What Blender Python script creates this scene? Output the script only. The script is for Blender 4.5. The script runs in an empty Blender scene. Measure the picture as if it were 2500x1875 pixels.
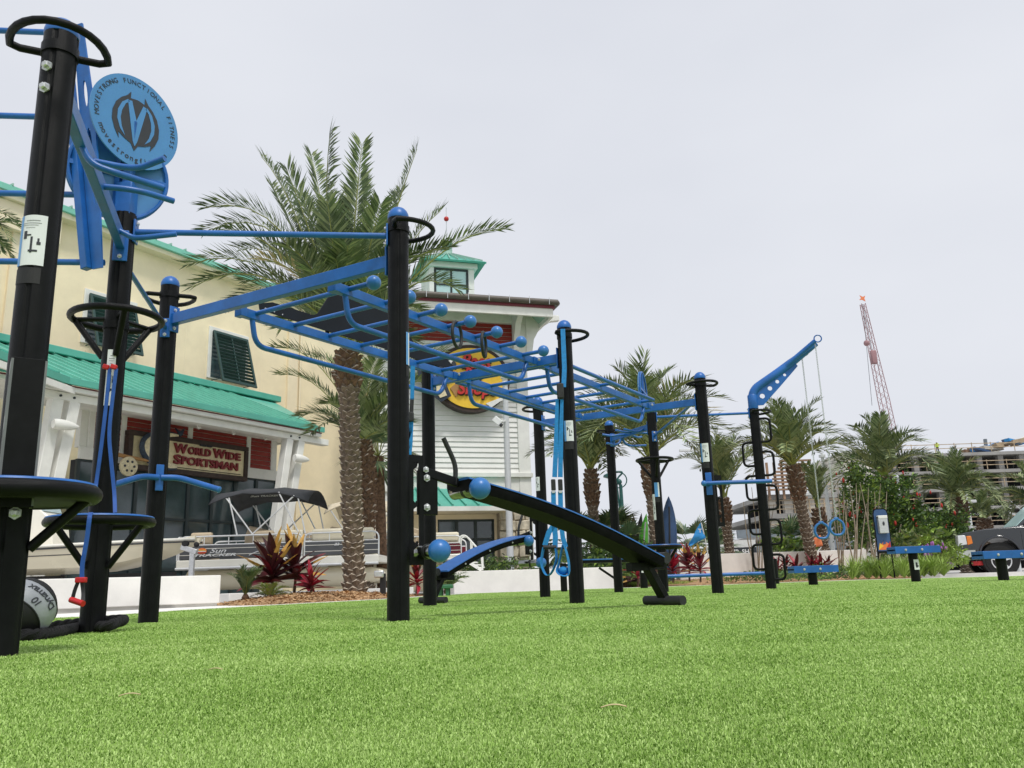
import bpy, bmesh, math, random
from mathutils import Vector, Matrix
R_ = math.radians
random.seed(7)
S = bpy.context.scene
COL = S.collection
# ---------------------------------------------------------------- camera
FPX, PITCH, ROLL, CH = 2045.0, R_(13.29), R_(-1.85), 0.20
_F = Vector((0, math.cos(PITCH), math.sin(PITCH)))
_U0 = Vector((0, -math.sin(PITCH), math.cos(PITCH)))
_R0 = Vector((1, 0, 0))
_Rv = math.cos(ROLL)*_R0 + math.sin(ROLL)*_U0
_Uv = math.cos(ROLL)*_U0 - math.sin(ROLL)*_R0
cam = bpy.data.cameras.new('camera')
camo = bpy.data.objects.new('camera', cam)
COL.objects.link(camo)
cam.sensor_fit = 'HORIZONTAL'
cam.sensor_width = 36.0
cam.lens = FPX/2500*36
cam.clip_start = 0.02
cam.clip_end = 3000
M3 = Matrix((_Rv, _Uv, -_F)).transposed()
camo.matrix_world = Matrix.Translation((0, 0, CH)) @ M3.to_4x4()
S.camera = camo
S.render.resolution_x, S.render.resolution_y = 1024, 768
# ---------------------------------------------------------------- sky and sun (bright overcast)
SUN_EL, SUN_AZ = R_(62), R_(150)       # azimuth clockwise from +Y (behind the camera, to the right)
w = bpy.data.worlds.new('World'); S.world = w; w.use_nodes = True
nt = w.node_tree; nt.nodes.clear()
sky = nt.nodes.new('ShaderNodeTexSky'); sky.sky_type = 'NISHITA'; sky.sun_disc = False
sky.sun_elevation = SUN_EL; sky.sun_rotation = SUN_AZ
sky.air_density = 1.0; sky.dust_density = 4.0
bg1 = nt.nodes.new('ShaderNodeBackground'); bg1.inputs[1].default_value = 0.05
nt.links.new(sky.outputs[0], bg1.inputs[0])
# cloud deck: an even pale layer with faint broad mottling in front of the blue
tc = nt.nodes.new('ShaderNodeTexCoord')
mp = nt.nodes.new('ShaderNodeMapping'); mp.inputs['Scale'].default_value = (1.0, 1.0, 2.2)
nz = nt.nodes.new('ShaderNodeTexNoise'); nz.inputs['Scale'].default_value = 1.6
nz.inputs['Detail'].default_value = 4.0; nz.inputs['Roughness'].default_value = 0.5
rp = nt.nodes.new('ShaderNodeValToRGB')
rp.color_ramp.elements[0].position = 0.3; rp.color_ramp.elements[0].color = (0.490, 0.508, 0.556, 1)
rp.color_ramp.elements[1].position = 0.7; rp.color_ramp.elements[1].color = (0.558, 0.573, 0.612, 1)
bg2 = nt.nodes.new('ShaderNodeBackground'); bg2.inputs[1].default_value = 1.0
mixs = nt.nodes.new('ShaderNodeMixShader'); mixs.inputs[0].default_value = 0.93
wo = nt.nodes.new('ShaderNodeOutputWorld')
nt.links.new(tc.outputs['Generated'], mp.inputs[0]); nt.links.new(mp.outputs[0], nz.inputs[0])
nt.links.new(nz.outputs[0], rp.inputs[0]); nt.links.new(rp.outputs[0], bg2.inputs[0])
nt.links.new(bg1.outputs[0], mixs.inputs[1]); nt.links.new(bg2.outputs[0], mixs.inputs[2])
nt.links.new(mixs.outputs[0], wo.inputs[0])
sl = bpy.data.lights.new('sun', 'SUN'); sl.energy = 1.5; sl.angle = R_(10); sl.color = (1.0, 0.965, 0.91)
slo = bpy.data.objects.new('sun', sl); COL.objects.link(slo)
sdir = Vector((math.sin(SUN_AZ)*math.cos(SUN_EL), math.cos(SUN_AZ)*math.cos(SUN_EL), math.sin(SUN_EL)))
slo.rotation_euler = (-sdir).to_track_quat('-Z', 'Y').to_euler()
slo.location = (0, 0, 30)
vs = S.view_settings
vs.view_transform = 'Standard'; vs.look = 'None'; vs.exposure = 0.58; vs.gamma = 1.0
vs.use_curve_mapping = False

# ---------------------------------------------------------------- pixel helpers (photo pixels 2500 x 1875 -> places)
def ray(px, py):
    return _F*FPX + _Rv*(px-1250) - _Uv*(py-937.5)
CAM = Vector((0, 0, CH))
def G(px, py, z=0.0):                   # on a level plane
    d = ray(px, py); return CAM + d*((z-CH)/d.z)
def AY(px, py, y):                      # at a given distance ahead
    d = ray(px, py); return CAM + d*(y/d.y)
def AZ(px, py, x, y):                   # height of a pixel above a known foot point
    d = ray(px, py); return CH + d.z*math.hypot(x, y)/math.hypot(d.x, d.y)
_h = ray(2500, 1380); FU = Vector((_h.x, _h.y, 0)).normalized()      # along the shop front
FN = Vector((-FU.y, FU.x, 0))                                         # away from the camera
def PL(px, py, D):                      # on the shop front plane at offset D -> (s, z)
    d = ray(px, py); k = D/(d.x*FN.x+d.y*FN.y); p = CAM + d*k
    return p.dot(FU), p.z
def FP(s, D, z):
    return FU*s + FN*D + Vector((0, 0, z))

# ---------------------------------------------------------------- materials
MATS = {}
def mat(name, col, rough=0.6, metal=0.0, var=0.12, scale=8.0, bump=0.0, bscale=60.0, spec=0.5, col2=None, coat=0.0, emit=None, trans=0.0, alpha=1.0, contrast=(0.35, 0.65)):
    m = bpy.data.materials.new(name); m.use_nodes = True
    n = m.node_tree.nodes; l = m.node_tree.links
    p = n['Principled BSDF']
    p.inputs['Roughness'].default_value = rough; p.inputs['Metallic'].default_value = metal
    p.inputs['Specular IOR Level'].default_value = spec
    if coat: p.inputs['Coat Weight'].default_value = coat; p.inputs['Coat Roughness'].default_value = 0.08
    if trans: p.inputs['Transmission Weight'].default_value = trans
    c = tuple(col)+(1,)
    t = n.new('ShaderNodeTexCoord')
    if var or col2:
        z = n.new('ShaderNodeTexNoise'); z.inputs['Scale'].default_value = scale; z.inputs['Detail'].default_value = 6
        z.inputs['Roughness'].default_value = 0.62
        l.new(t.outputs['Object'], z.inputs[0])
        r = n.new('ShaderNodeValToRGB')
        r.color_ramp.elements[0].position, r.color_ramp.elements[1].position = contrast
        r.color_ramp.elements[0].color = tuple(max(0, x*(1-var)) for x in col)+(1,)
        r.color_ramp.elements[1].color = (tuple(col2)+(1,)) if col2 else tuple(min(1, x*(1+var)) for x in col)+(1,)
        l.new(z.outputs[0], r.inputs[0]); l.new(r.outputs[0], p.inputs['Base Color'])
        rr = n.new('ShaderNodeMapRange'); rr.inputs[3].default_value = max(0.02, rough-0.08); rr.inputs[4].default_value = min(1, rough+0.1)
        l.new(z.outputs[0], rr.inputs[0]); l.new(rr.outputs[0], p.inputs['Roughness'])
    else:
        p.inputs['Base Color'].default_value = c
    if bump:
        b = n.new('ShaderNodeBump'); b.inputs['Strength'].default_value = bump; b.inputs['Distance'].default_value = 0.01
        z2 = n.new('ShaderNodeTexNoise'); z2.inputs['Scale'].default_value = bscale; z2.inputs['Detail'].default_value = 5
        l.new(t.outputs['Object'], z2.inputs[0]); l.new(z2.outputs[0], b.inputs['Height']); l.new(b.outputs[0], p.inputs['Normal'])
    if emit: p.inputs['Emission Color'].default_value = tuple(emit[:3])+(1,); p.inputs['Emission Strength'].default_value = emit[3]
    if alpha < 1: p.inputs['Alpha'].default_value = alpha
    MATS[name] = m
    return m
mat('black_paint', (0.0052, 0.0056, 0.0062), 0.38, var=0.3, scale=14, bump=0.25, bscale=900, spec=0.16)
mat('black_dull', (0.007, 0.007, 0.008), 0.6, var=0.3, scale=14, bump=0.2, bscale=500, spec=0.06)
mat('black_matte', (0.012, 0.012, 0.013), 0.6, var=0.3, scale=20, bump=0.2, bscale=400)
mat('rubber', (0.016, 0.017, 0.018), 0.55, var=0.3, scale=25, bump=0.3, bscale=300)
mat('blue_paint', (0.013, 0.120, 0.420), 0.36, var=0.18, scale=5, bump=0.06, bscale=900, spec=0.5)
mat('blue_pad', (0.030, 0.145, 0.45), 0.5, var=0.1, scale=12, bump=0.15, bscale=300)
mat('blue_ball', (0.030, 0.165, 0.47), 0.32, var=0.08, scale=18, spec=0.5)
mat('blue_sign', (0.070, 0.245, 0.53), 0.4, var=0.05, scale=6)
mat('blue_strap', (0.015, 0.23, 0.56), 0.75, var=0.15, scale=40, bump=0.3, bscale=500)
mat('blue_band', (0.012, 0.085, 0.36), 0.5, var=0.12, scale=30)
mat('sign_ink', (0.030, 0.034, 0.042), 0.5, var=0.1)
mat('chrome', (0.62, 0.62, 0.60), 0.16, metal=1.0, var=0.05)
mat('glint_grey', (0.16, 0.17, 0.175), 0.4, var=0.15, scale=8)
mat('grass_bright', (0.30, 0.44, 0.07), 0.55, var=0.3, scale=3)
mat('galv', (0.62, 0.63, 0.64), 0.38, metal=0.7, var=0.12, scale=30)
mat('alu', (0.78, 0.79, 0.80), 0.35, metal=0.35, var=0.06, scale=10)
mat('red_plastic', (0.58, 0.018, 0.02), 0.4, var=0.1)
mat('white_sticker', (0.78, 0.80, 0.82), 0.35, var=0.03)
mat('blue_sticker', (0.10, 0.32, 0.70), 0.35, var=0.03)
mat('grey_print', (0.30, 0.31, 0.33), 0.5, var=0.05)
mat('orange_print', (0.75, 0.19, 0.05), 0.45, var=0.05)
mat('yellow_print', (0.85, 0.50, 0.03), 0.45, var=0.05)
mat('concrete', (0.56, 0.54, 0.50), 0.85, var=0.10, scale=3, bump=0.25, bscale=80)
mat('pale_concrete', (0.83, 0.81, 0.77), 0.75, var=0.06, scale=2.5, bump=0.15, bscale=70)
mat('asphalt', (0.16, 0.16, 0.16), 0.9, var=0.2, scale=5, bump=0.4, bscale=200)
mat('white_paint', (0.80, 0.80, 0.76), 0.55, var=0.05, scale=3)
mat('white_siding', (0.80, 0.80, 0.77), 0.6, var=0.04, scale=2)
mat('red_siding', (0.30, 0.034, 0.026), 0.6, var=0.12, scale=2.5)
mat('stucco', (0.90, 0.78, 0.545), 0.85, var=0.07, scale=0.8, bump=0.2, bscale=60)
mat('stucco_trim', (0.88, 0.77, 0.56), 0.85, var=0.04, scale=1.5, bump=0.2, bscale=60)
mat('green_roof', (0.095, 0.41, 0.32), 0.42, var=0.08, scale=1.5, spec=0.5)
mat('roof_trim', (0.20, 0.55, 0.43), 0.45, var=0.08, scale=2)
mat('panel_grey', (0.010, 0.013, 0.018), 0.55, var=0.2, scale=4, spec=0.2)
mat('chrome_dark', (0.30, 0.31, 0.30), 0.14, metal=1.0, var=0.05)
mat('green_pale', (0.32, 0.52, 0.43), 0.6, var=0.06, scale=2)
mat('shutter_green', (0.018, 0.055, 0.050), 0.5, var=0.12, scale=5)
mat('dark_frame', (0.018, 0.030, 0.032), 0.4, var=0.1)
mat('maroon_trim', (0.16, 0.02, 0.03), 0.5, var=0.1)
mat('gutter', (0.10, 0.085, 0.07), 0.5, var=0.2, scale=3)
mat('glass_dark', (0.040, 0.066, 0.074), 0.05, var=0.3, scale=0.7, spec=0.9)
mat('glass_pale', (0.50, 0.70, 0.70), 0.08, var=0.10, scale=0.8, spec=0.8)
mat('sign_cream', (0.74, 0.64, 0.40), 0.7, var=0.14, scale=6, bump=0.3, bscale=90)
mat('sign_brown', (0.045, 0.028, 0.022), 0.7, var=0.3, scale=9, bump=0.4, bscale=60)
mat('sign_red', (0.19, 0.014, 0.018), 0.55, var=0.15, scale=10)
mat('sign_brightred', (0.50, 0.022, 0.018), 0.5, var=0.15, scale=6)
mat('sign_yellow', (0.82, 0.52, 0.035), 0.5, var=0.07, scale=3)
mat('sign_tan', (0.38, 0.20, 0.07), 0.6, var=0.1, scale=4)
mat('fish_dark', (0.020, 0.034, 0.060), 0.4, var=0.5, scale=14, bump=0.4, bscale=40)
mat('fish_belly', (0.66, 0.58, 0.38), 0.5, var=0.2, scale=14, bump=0.4, bscale=40)
mat('stone', (0.60, 0.54, 0.43), 0.9, var=0.35, scale=3, bump=0.6, bscale=14)
mat('stone_joint', (0.34, 0.30, 0.24), 0.95, var=0.2, scale=6)
mat('palm_leaf', (0.098, 0.145, 0.058), 0.5, var=0.45, scale=1.3, spec=0.4)
mat('palm_leaf_light', (0.24, 0.29, 0.13), 0.5, var=0.4, scale=1.3, spec=0.4)
mat('palm_stem', (0.26, 0.28, 0.07), 0.5, var=0.2, scale=4)
mat('palm_fan', (0.09, 0.16, 0.07), 0.5, var=0.4, scale=2)
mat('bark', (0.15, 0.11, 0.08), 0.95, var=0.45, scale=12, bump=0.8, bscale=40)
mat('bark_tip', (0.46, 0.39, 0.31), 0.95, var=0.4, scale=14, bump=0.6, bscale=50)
mat('bark_brown', (0.13, 0.075, 0.045), 0.95, var=0.5, scale=14, bump=0.8, bscale=40)
mat('pale_bark', (0.30, 0.25, 0.185), 0.9, var=0.25, scale=8, bump=0.4, bscale=40)
mat('leaf_green', (0.082, 0.145, 0.042), 0.55, var=0.5, scale=2.0)
mat('leaf_light', (0.24, 0.36, 0.06), 0.55, var=0.35, scale=2.0)
mat('leaf_red', (0.15, 0.010, 0.018), 0.4, var=0.5, scale=6)
mat('leaf_brightred', (0.32, 0.012, 0.030), 0.4, var=0.35, scale=6)
mat('leaf_maroon', (0.055, 0.009, 0.012), 0.4, var=0.4, scale=6)
mat('leaf_straw', (0.55, 0.32, 0.075), 0.6, var=0.3, scale=10)
mat('flower_red', (0.45, 0.03, 0.02), 0.6, var=0.3, scale=9)
mat('flower_purple', (0.36, 0.12, 0.40), 0.6, var=0.3, scale=9)
mat('dry_leaf', (0.50, 0.42, 0.22), 0.7, var=0.2, scale=30)
mat('mulch', (0.40, 0.24, 0.12), 0.95, var=0.45, scale=22, bump=0.9, bscale=45)
mat('mulch_chip', (0.46, 0.29, 0.15), 0.9, var=0.45, scale=3)
mat('gel_white', (0.84, 0.82, 0.74), 0.22, var=0.03, scale=2, spec=0.6)
mat('gel_cream', (0.83, 0.76, 0.58), 0.24, var=0.03, scale=2, spec=0.6)
mat('hull_shade', (0.72, 0.66, 0.50), 0.3, var=0.05, scale=2)
mat('boat_grey', (0.085, 0.088, 0.095), 0.3, var=0.1, scale=3)
mat('boat_maroon', (0.13, 0.008, 0.022), 0.3, var=0.1, scale=3)
mat('seat_tan', (0.52, 0.42, 0.29), 0.6, var=0.08, scale=4)
mat('seat_cream', (0.74, 0.68, 0.53), 0.55, var=0.06, scale=4)
mat('canvas_dark', (0.040, 0.043, 0.050), 0.8, var=0.2, scale=6, bump=0.4, bscale=12)
mat('canvas_tan', (0.66, 0.58, 0.43), 0.8, var=0.1, scale=6, bump=0.4, bscale=12)
mat('clear_plastic', (0.45, 0.56, 0.60), 0.1, var=0.05)
mat('silver_vinyl', (0.36, 0.38, 0.41), 0.45, var=0.1, scale=7, bump=0.2, bscale=40)
mat('rope_black', (0.010, 0.010, 0.011), 0.9, var=0.4, scale=60, bump=0.9, bscale=160)
mat('truck_paint', (0.016, 0.019, 0.026), 0.22, var=0.08, scale=2, coat=0.8, spec=0.6)
mat('amber', (0.80, 0.22, 0.03), 0.2, var=0.1)
mat('lamp_glass', (0.74, 0.76, 0.78), 0.1, var=0.08, scale=8, spec=0.9)
mat('tyre', (0.010, 0.010, 0.010), 0.75, var=0.3, scale=20, bump=0.4, bscale=80)
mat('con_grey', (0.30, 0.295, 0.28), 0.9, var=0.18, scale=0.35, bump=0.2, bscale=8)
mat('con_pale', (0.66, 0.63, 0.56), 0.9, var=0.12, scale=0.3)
mat('interior_dark', (0.035, 0.036, 0.040), 0.9, var=0.3, scale=0.5)
mat('timber', (0.42, 0.33, 0.22), 0.85, var=0.25, scale=1.2)
mat('timber_brown', (0.27, 0.17, 0.11), 0.85, var=0.3, scale=1.0)
mat('steel_blue', (0.17, 0.20, 0.225), 0.6, var=0.12, scale=0.8)
mat('pole_white', (0.72, 0.74, 0.74), 0.5, var=0.05, scale=2)
mat('pole_grey', (0.58, 0.60, 0.63), 0.45, var=0.05, scale=2)
mat('pole_green', (0.012, 0.085, 0.075), 0.45, var=0.15, scale=4)
mat('crane_hazed_red', (0.34, 0.19, 0.20), 0.6, var=0.15, scale=0.4)  # distance haze is put into this red, making it paler and greyer
mat('flag_orange', (0.80, 0.24, 0.10), 0.75, var=0.1, scale=4)
mat('flag_blue', (0.035, 0.30, 0.70), 0.7, var=0.12, scale=6)
mat('flag_navy', (0.02, 0.055, 0.24), 0.75, var=0.15, scale=8)
mat('board_blue', (0.035, 0.085, 0.20), 0.4, var=0.12, scale=3)
mat('board_green', (0.14, 0.66, 0.06), 0.35, var=0.06, scale=3)
mat('board_dark', (0.030, 0.026, 0.028), 0.4, var=0.25, scale=5)
mat('cloth_navy', (0.018, 0.028, 0.065), 0.8, var=0.3, scale=12)
mat('cloth_white', (0.75, 0.75, 0.74), 0.8, var=0.06, scale=12)
mat('vest_yellow', (0.62, 0.80, 0.05), 0.7, var=0.1, scale=10)
mat('skin', (0.42, 0.24, 0.16), 0.55, var=0.1, scale=12)
mat('green_box', (0.04, 0.16, 0.075), 0.6, var=0.15, scale=6)
mat('pink', (0.62, 0.06, 0.16), 0.6, var=0.1, scale=4)
mat('grass_far', (0.24, 0.32, 0.055), 0.9, var=0.4, scale=1.5, bump=0.8, bscale=30)

# ---------------------------------------------------------------- mesh builder
def V(*a): return Vector(a)
def frame(d, up=None):
    d = d.normalized(); up = Vector(up) if up is not None else Vector((0, 0, 1))
    if abs(d.dot(up)) > 0.98: up = Vector((1, 0, 0)) if abs(d.x) < 0.9 else Vector((0, 1, 0))
    s = d.cross(up).normalized(); t = s.cross(d).normalized()
    return d, s, t
class MB:
    def __init__(self): self.v = []; self.f = []; self.m = []; self.mi = 0
    def face(self, pts):
        i = len(self.v); self.v += [Vector(p) for p in pts]; self.f.append(tuple(range(i, i+len(pts)))); self.m.append(self.mi); return self
    def add(self, vs_, fs_):
        i = len(self.v); self.v += [Vector(p) for p in vs_]
        for q in fs_: self.f.append(tuple(i+k for k in q)); self.m.append(self.mi)
        return self
    def hexa(self, P):
        return self.add(P, [(0, 3, 2, 1), (4, 5, 6, 7), (0, 1, 5, 4), (1, 2, 6, 5), (2, 3, 7, 6), (3, 0, 4, 7)])
    def box(self, c, s, ax=None):
        c = Vector(c); X, Y, Z = ax if ax else (Vector((1, 0, 0)), Vector((0, 1, 0)), Vector((0, 0, 1)))
        a, b, d = X*s[0]/2, Y*s[1]/2, Z*s[2]/2
        return self.hexa([c-a-b-d, c+a-b-d, c+a+b-d, c-a+b-d, c-a-b+d, c+a-b+d, c+a+b+d, c-a+b+d])
    def bar(self, p, q, w, h, up=(0, 0, 1)):
        p, q = Vector(p), Vector(q); d, s, t = frame(q-p, up)
        return self.box((p+q)/2, ((q-p).length, w, h), (d, s, t))
    def tube(self, pts, r, n=10, closed=False, cap=True, sx=1.0):
        pts = [Vector(p) for p in pts]; k = len(pts)
        rs = r if isinstance(r, (list, tuple)) else [r]*k
        rings = []; nv = None
        for i in range(k):
            if closed: d = pts[(i+1) % k]-pts[i-1]
            else: d = pts[min(i+1, k-1)]-pts[max(i-1, 0)]
            if d.length < 1e-9: d = Vector((0, 0, 1))
            d.normalize()
            if nv is None: _, s, t = frame(d); nv = s
            nv = (nv-d*nv.dot(d))
            if nv.length < 1e-6: _, nv, t = frame(d)
            nv.normalize(); b = d.cross(nv)
            rings.append([pts[i]+(nv*math.cos(6.28318*j/n)*sx+b*math.sin(6.28318*j/n))*rs[i] for j in range(n)])
        vs_ = [p for rg in rings for p in rg]; fs_ = []
        for i in range(k if closed else k-1):
            a, b2 = i*n, ((i+1) % k)*n
            for j in range(n): fs_.append((a+j, a+(j+1) % n, b2+(j+1) % n, b2+j))
        if cap and not closed:
            fs_.append(tuple(range(n-1, -1, -1))); fs_.append(tuple(range((k-1)*n, k*n)))
        return self.add(vs_, fs_)
    def lathe(self, prof, o, axis=(0, 0, 1), n=16):
        o = Vector(o); d, s, t = frame(Vector(axis)); vs_ = []; fs_ = []
        for (r, z) in prof:
            for j in range(n): a = 6.28318*j/n; vs_.append(o+d*z+(s*math.cos(a)+t*math.sin(a))*r)
        for i in range(len(prof)-1):
            for j in range(n): fs_.append((i*n+j, (i+1)*n+j, (i+1)*n+(j+1) % n, i*n+(j+1) % n))
        fs_.append(tuple(range(n))); fs_.append(tuple(range(len(prof)*n-1, (len(prof)-1)*n-1, -1)))
        return self.add(vs_, fs_)
    def ball(self, c, r, nu=16, nv=10, sc=(1, 1, 1), ax=None):
        c = Vector(c); X, Y, Z = ax if ax else (Vector((1, 0, 0)), Vector((0, 1, 0)), Vector((0, 0, 1)))
        vs_ = []; fs_ = []
        for i in range(nv+1):
            a = math.pi*i/nv
            for j in range(nu):
                b = 6.28318*j/nu
                vs_.append(c+(X*math.sin(a)*math.cos(b)*sc[0]+Y*math.sin(a)*math.sin(b)*sc[1]+Z*math.cos(a)*sc[2])*r)
        for i in range(nv):
            for j in range(nu):
                q = (i*nu+j, (i+1)*nu+j, (i+1)*nu+(j+1) % nu, i*nu+(j+1) % nu)
                fs_.append(q)
        return self.add(vs_, fs_)
    def prism(self, poly, o, ex, ey, depth):
        o, ex, ey = Vector(o), Vector(ex), Vector(ey); ez = ex.cross(ey).normalized()*depth
        a = [o+ex*x+ey*y for x, y in poly]; n = len(a)
        ar = sum(poly[i][0]*poly[(i+1) % n][1]-poly[(i+1) % n][0]*poly[i][1] for i in range(n))
        if ar < 0: a.reverse()
        vs_ = a+[p+ez for p in a]
        return self.add(vs_, [tuple(range(n-1, -1, -1)), tuple(range(n, 2*n))]+[(i, (i+1) % n, n+(i+1) % n, n+i) for i in range(n)])
    def loft(self, rings, cap=True, closed=True):
        n = len(rings[0]); vs_ = [p for r in rings for p in r]; fs_ = []
        for i in range(len(rings)-1):
            for j in range(n if closed else n-1): fs_.append((i*n+j, i*n+(j+1) % n, (i+1)*n+(j+1) % n, (i+1)*n+j))
        if cap and closed: fs_.append(tuple(range(n-1, -1, -1))); fs_.append(tuple(range((len(rings)-1)*n, len(rings)*n)))
        return self.add(vs_, fs_)
    def mesh(self, name, mats, smooth=True, angle=38, o=None):
        me = bpy.data.meshes.new(name)
        o = o or Vector((0, 0, 0))
        me.from_pydata([tuple(p-o) for p in self.v], [], self.f)
        for mm in (mats if isinstance(mats, (list, tuple)) else [mats]): me.materials.append(MATS[mm])
        if any(self.m): me.polygons.foreach_set('material_index', self.m)
        if smooth:
            me.polygons.foreach_set('use_smooth', [True]*len(self.f)); me.set_sharp_from_angle(angle=R_(angle))
        me.update()
        return me
    def build(self, name, mats, parent=None, smooth=True, angle=38, bev=0):
        o = wloc(parent) if parent else Vector((0, 0, 0))
        ob = bpy.data.objects.new(name, self.mesh(name, mats, smooth, angle, o)); COL.objects.link(ob)
        if parent: ob.parent = parent
        if bev:
            b = ob.modifiers.new('bevel', 'BEVEL'); b.width = bev; b.segments = 2; b.limit_method = 'ANGLE'; b.angle_limit = R_(50)
        return ob
def wloc(o):
    p = Vector((0, 0, 0))
    while o: p += o.location; o = o.parent
    return p
def tag(o, label=None, cat=None, group=None, kind=None):
    if label: o['label'] = label
    if cat: o['category'] = cat
    if group: o['group'] = group
    if kind: o['kind'] = kind
    return o
def thing(name, label, cat, loc=(0, 0, 0), group=None):
    o = bpy.data.objects.new(name, None); COL.objects.link(o); o.location = loc
    o.empty_display_size = 0.2
    return tag(o, label, cat, group)
def solo(mb, name, mats, label, cat, group=None, base=None, **k):
    b = Vector(base) if base is not None else Vector((0, 0, 0))
    ob = bpy.data.objects.new(name, mb.mesh(name, mats, k.get('smooth', True), k.get('angle', 38), b)); COL.objects.link(ob)
    ob.location = b
    if k.get('bev'):
        x = ob.modifiers.new('bevel', 'BEVEL'); x.width = k['bev']; x.segments = 2; x.limit_method = 'ANGLE'; x.angle_limit = R_(50)
    return tag(ob, label, cat, group)
def inst(me, name, parent=None, M=None):
    ob = bpy.data.objects.new(name, me); COL.objects.link(ob)
    if parent: ob.parent = parent
    if M is not None: ob.matrix_local = M
    return ob
def smoothpath(pts, k=6):              # Catmull-Rom through points
    P = [Vector(p) for p in pts]; out = []
    for i in range(len(P)-1):
        a, b, c, d = P[max(i-1, 0)], P[i], P[i+1], P[min(i+2, len(P)-1)]
        for j in range(k):
            t = j/k
            out.append(0.5*((2*b)+(c-a)*t+(2*a-5*b+4*c-d)*t*t+(3*b-3*c+d-a)*t**3))
    out.append(P[-1]); return out
def roundpath(pts, r=0.1, k=5):        # straight runs with rounded corners
    P = [Vector(p) for p in pts]; out = [P[0]]
    for i in range(1, len(P)-1):
        a, b, c = P[i-1], P[i], P[i+1]
        d1, d2 = (a-b), (c-b); q = min(r, d1.length*0.49, d2.length*0.49)
        s, e = b+d1.normalized()*q, b+d2.normalized()*q
        for j in range(k+1):
            t = j/k; out.append(s*(1-t)**2+b*2*t*(1-t)+e*t*t)
    out.append(P[-1]); return out
def text_mb(txt, size, o, ex, ey, depth=0.004, bold=0.0, shear=0.0, align='CENTER', mb=None, spacing=1.0, sx=1.0):
    cu = bpy.data.curves.new('t', 'FONT'); cu.body = txt; cu.size = size; cu.align_x = align; cu.align_y = 'CENTER'
    cu.offset = bold; cu.shear = shear; cu.extrude = max(depth/2, 1e-4); cu.space_character = spacing; cu.resolution_u = 3
    ob = bpy.data.objects.new('t', cu); COL.objects.link(ob)
    dg = bpy.context.evaluated_depsgraph_get(); me = bpy.data.meshes.new_from_object(ob.evaluated_get(dg))
    mb = mb or MB(); o, ex, ey = Vector(o), Vector(ex).normalized(), Vector(ey).normalized(); ez = ex.cross(ey)
    mb.add([o+ex*(v.co.x*sx)+ey*v.co.y+ez*(v.co.z+depth/2) for v in me.vertices], [tuple(p.vertices) for p in me.polygons])
    bpy.data.objects.remove(ob); bpy.data.curves.remove(cu); bpy.data.meshes.remove(me)
    return mb
def holed(mb, outer, holes, o, ex, ey, depth):
    """flat plate with real holes, extruded along ex x ey"""
    o, ex, ey = Vector(o), Vector(ex), Vector(ey); ez = ex.cross(ey).normalized()*depth
    def area(q): return sum(q[i][0]*q[(i+1) % len(q)][1]-q[(i+1) % len(q)][0]*q[i][1] for i in range(len(q)))
    bm = bmesh.new(); loops = []
    for q in [outer]+holes:
        if (area(q) < 0) == (q is outer): q = q[::-1]
        vs_ = [bm.verts.new((x, y, 0)) for x, y in q]; loops.append(q)
        for i in range(len(vs_)): bm.edges.new((vs_[i], vs_[(i+1) % len(vs_)]))
    bmesh.ops.triangle_fill(bm, use_beauty=True, use_dissolve=False, edges=bm.edges[:], normal=(0, 0, 1))
    bm.verts.index_update()
    P2 = [o+ex*v.co.x+ey*v.co.y for v in bm.verts]
    fs_ = []
    for f in bm.faces:
        ix = [v.index for v in f.verts]
        if f.normal.z < 0: ix.reverse()
        fs_.append(ix)
    n_ = len(P2)
    mb.add(P2+[p+ez for p in P2], [tuple(reversed(q)) for q in fs_]+[tuple(k+n_ for k in q) for q in fs_])
    for q in loops:
        for i in range(len(q)):
            a, b = q[i], q[(i+1) % len(q)]; A, B = o+ex*a[0]+ey*a[1], o+ex*b[0]+ey*b[1]
            mb.face([A, B, B+ez, A+ez])
    bm.free(); return mb
def circ(cx, cy, r, n=16, sy=1.0): return [(cx+r*math.cos(6.28318*i/n), cy+sy*r*math.sin(6.28318*i/n)) for i in range(n)]
def fit_text(txt, o, ex, ey, x0, x1, z0, z1, depth, bold=0.0, shear=0.0, mb=None):
    """text squeezed into the rectangle x0..x1, z0..z1 of the plane (o, ex, ey)"""
    q = text_mb(txt, 1.0, V(0, 0, 0), V(1, 0, 0), V(0, 0, 1), depth, bold, shear)
    xs = [v.x for v in q.v]; zs = [v.z for v in q.v]; ys = [v.y for v in q.v]
    a, b, c, d = min(xs), max(xs), min(zs), max(zs); o, ex, ey = Vector(o), Vector(ex).normalized(), Vector(ey).normalized(); ez = ex.cross(ey)
    mb = mb or MB(); y0 = max(ys)
    mb.add([o+ex*(x0+(v.x-a)/(b-a)*(x1-x0))+ey*(z0+(v.z-c)/(d-c)*(z1-z0))+ez*(y0-v.y) for v in q.v], q.f)
    return mb
# ================================================================ ground
def XY(p): return (p.x, p.y)
EDGE = [(-9.5, -6), (-7.0, 1.0)] + [XY(G(*q)) for q in ((130, 1509), (257, 1504), (450, 1490), (700, 1476), (945, 1463), (1150, 1449), (1420, 1439), (1700, 1430), (2100, 1416), (2450, 1407))] + [(16, 14.5), (22, 6), (24, -6)]
def sheet(name, poly, z, m, kind='structure', sub=None):
    mb = MB(); mb.face([(x, y, z) for x, y in poly])
    o = mb.build(name, m, smooth=False); tag(o, kind=kind); return o
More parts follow.
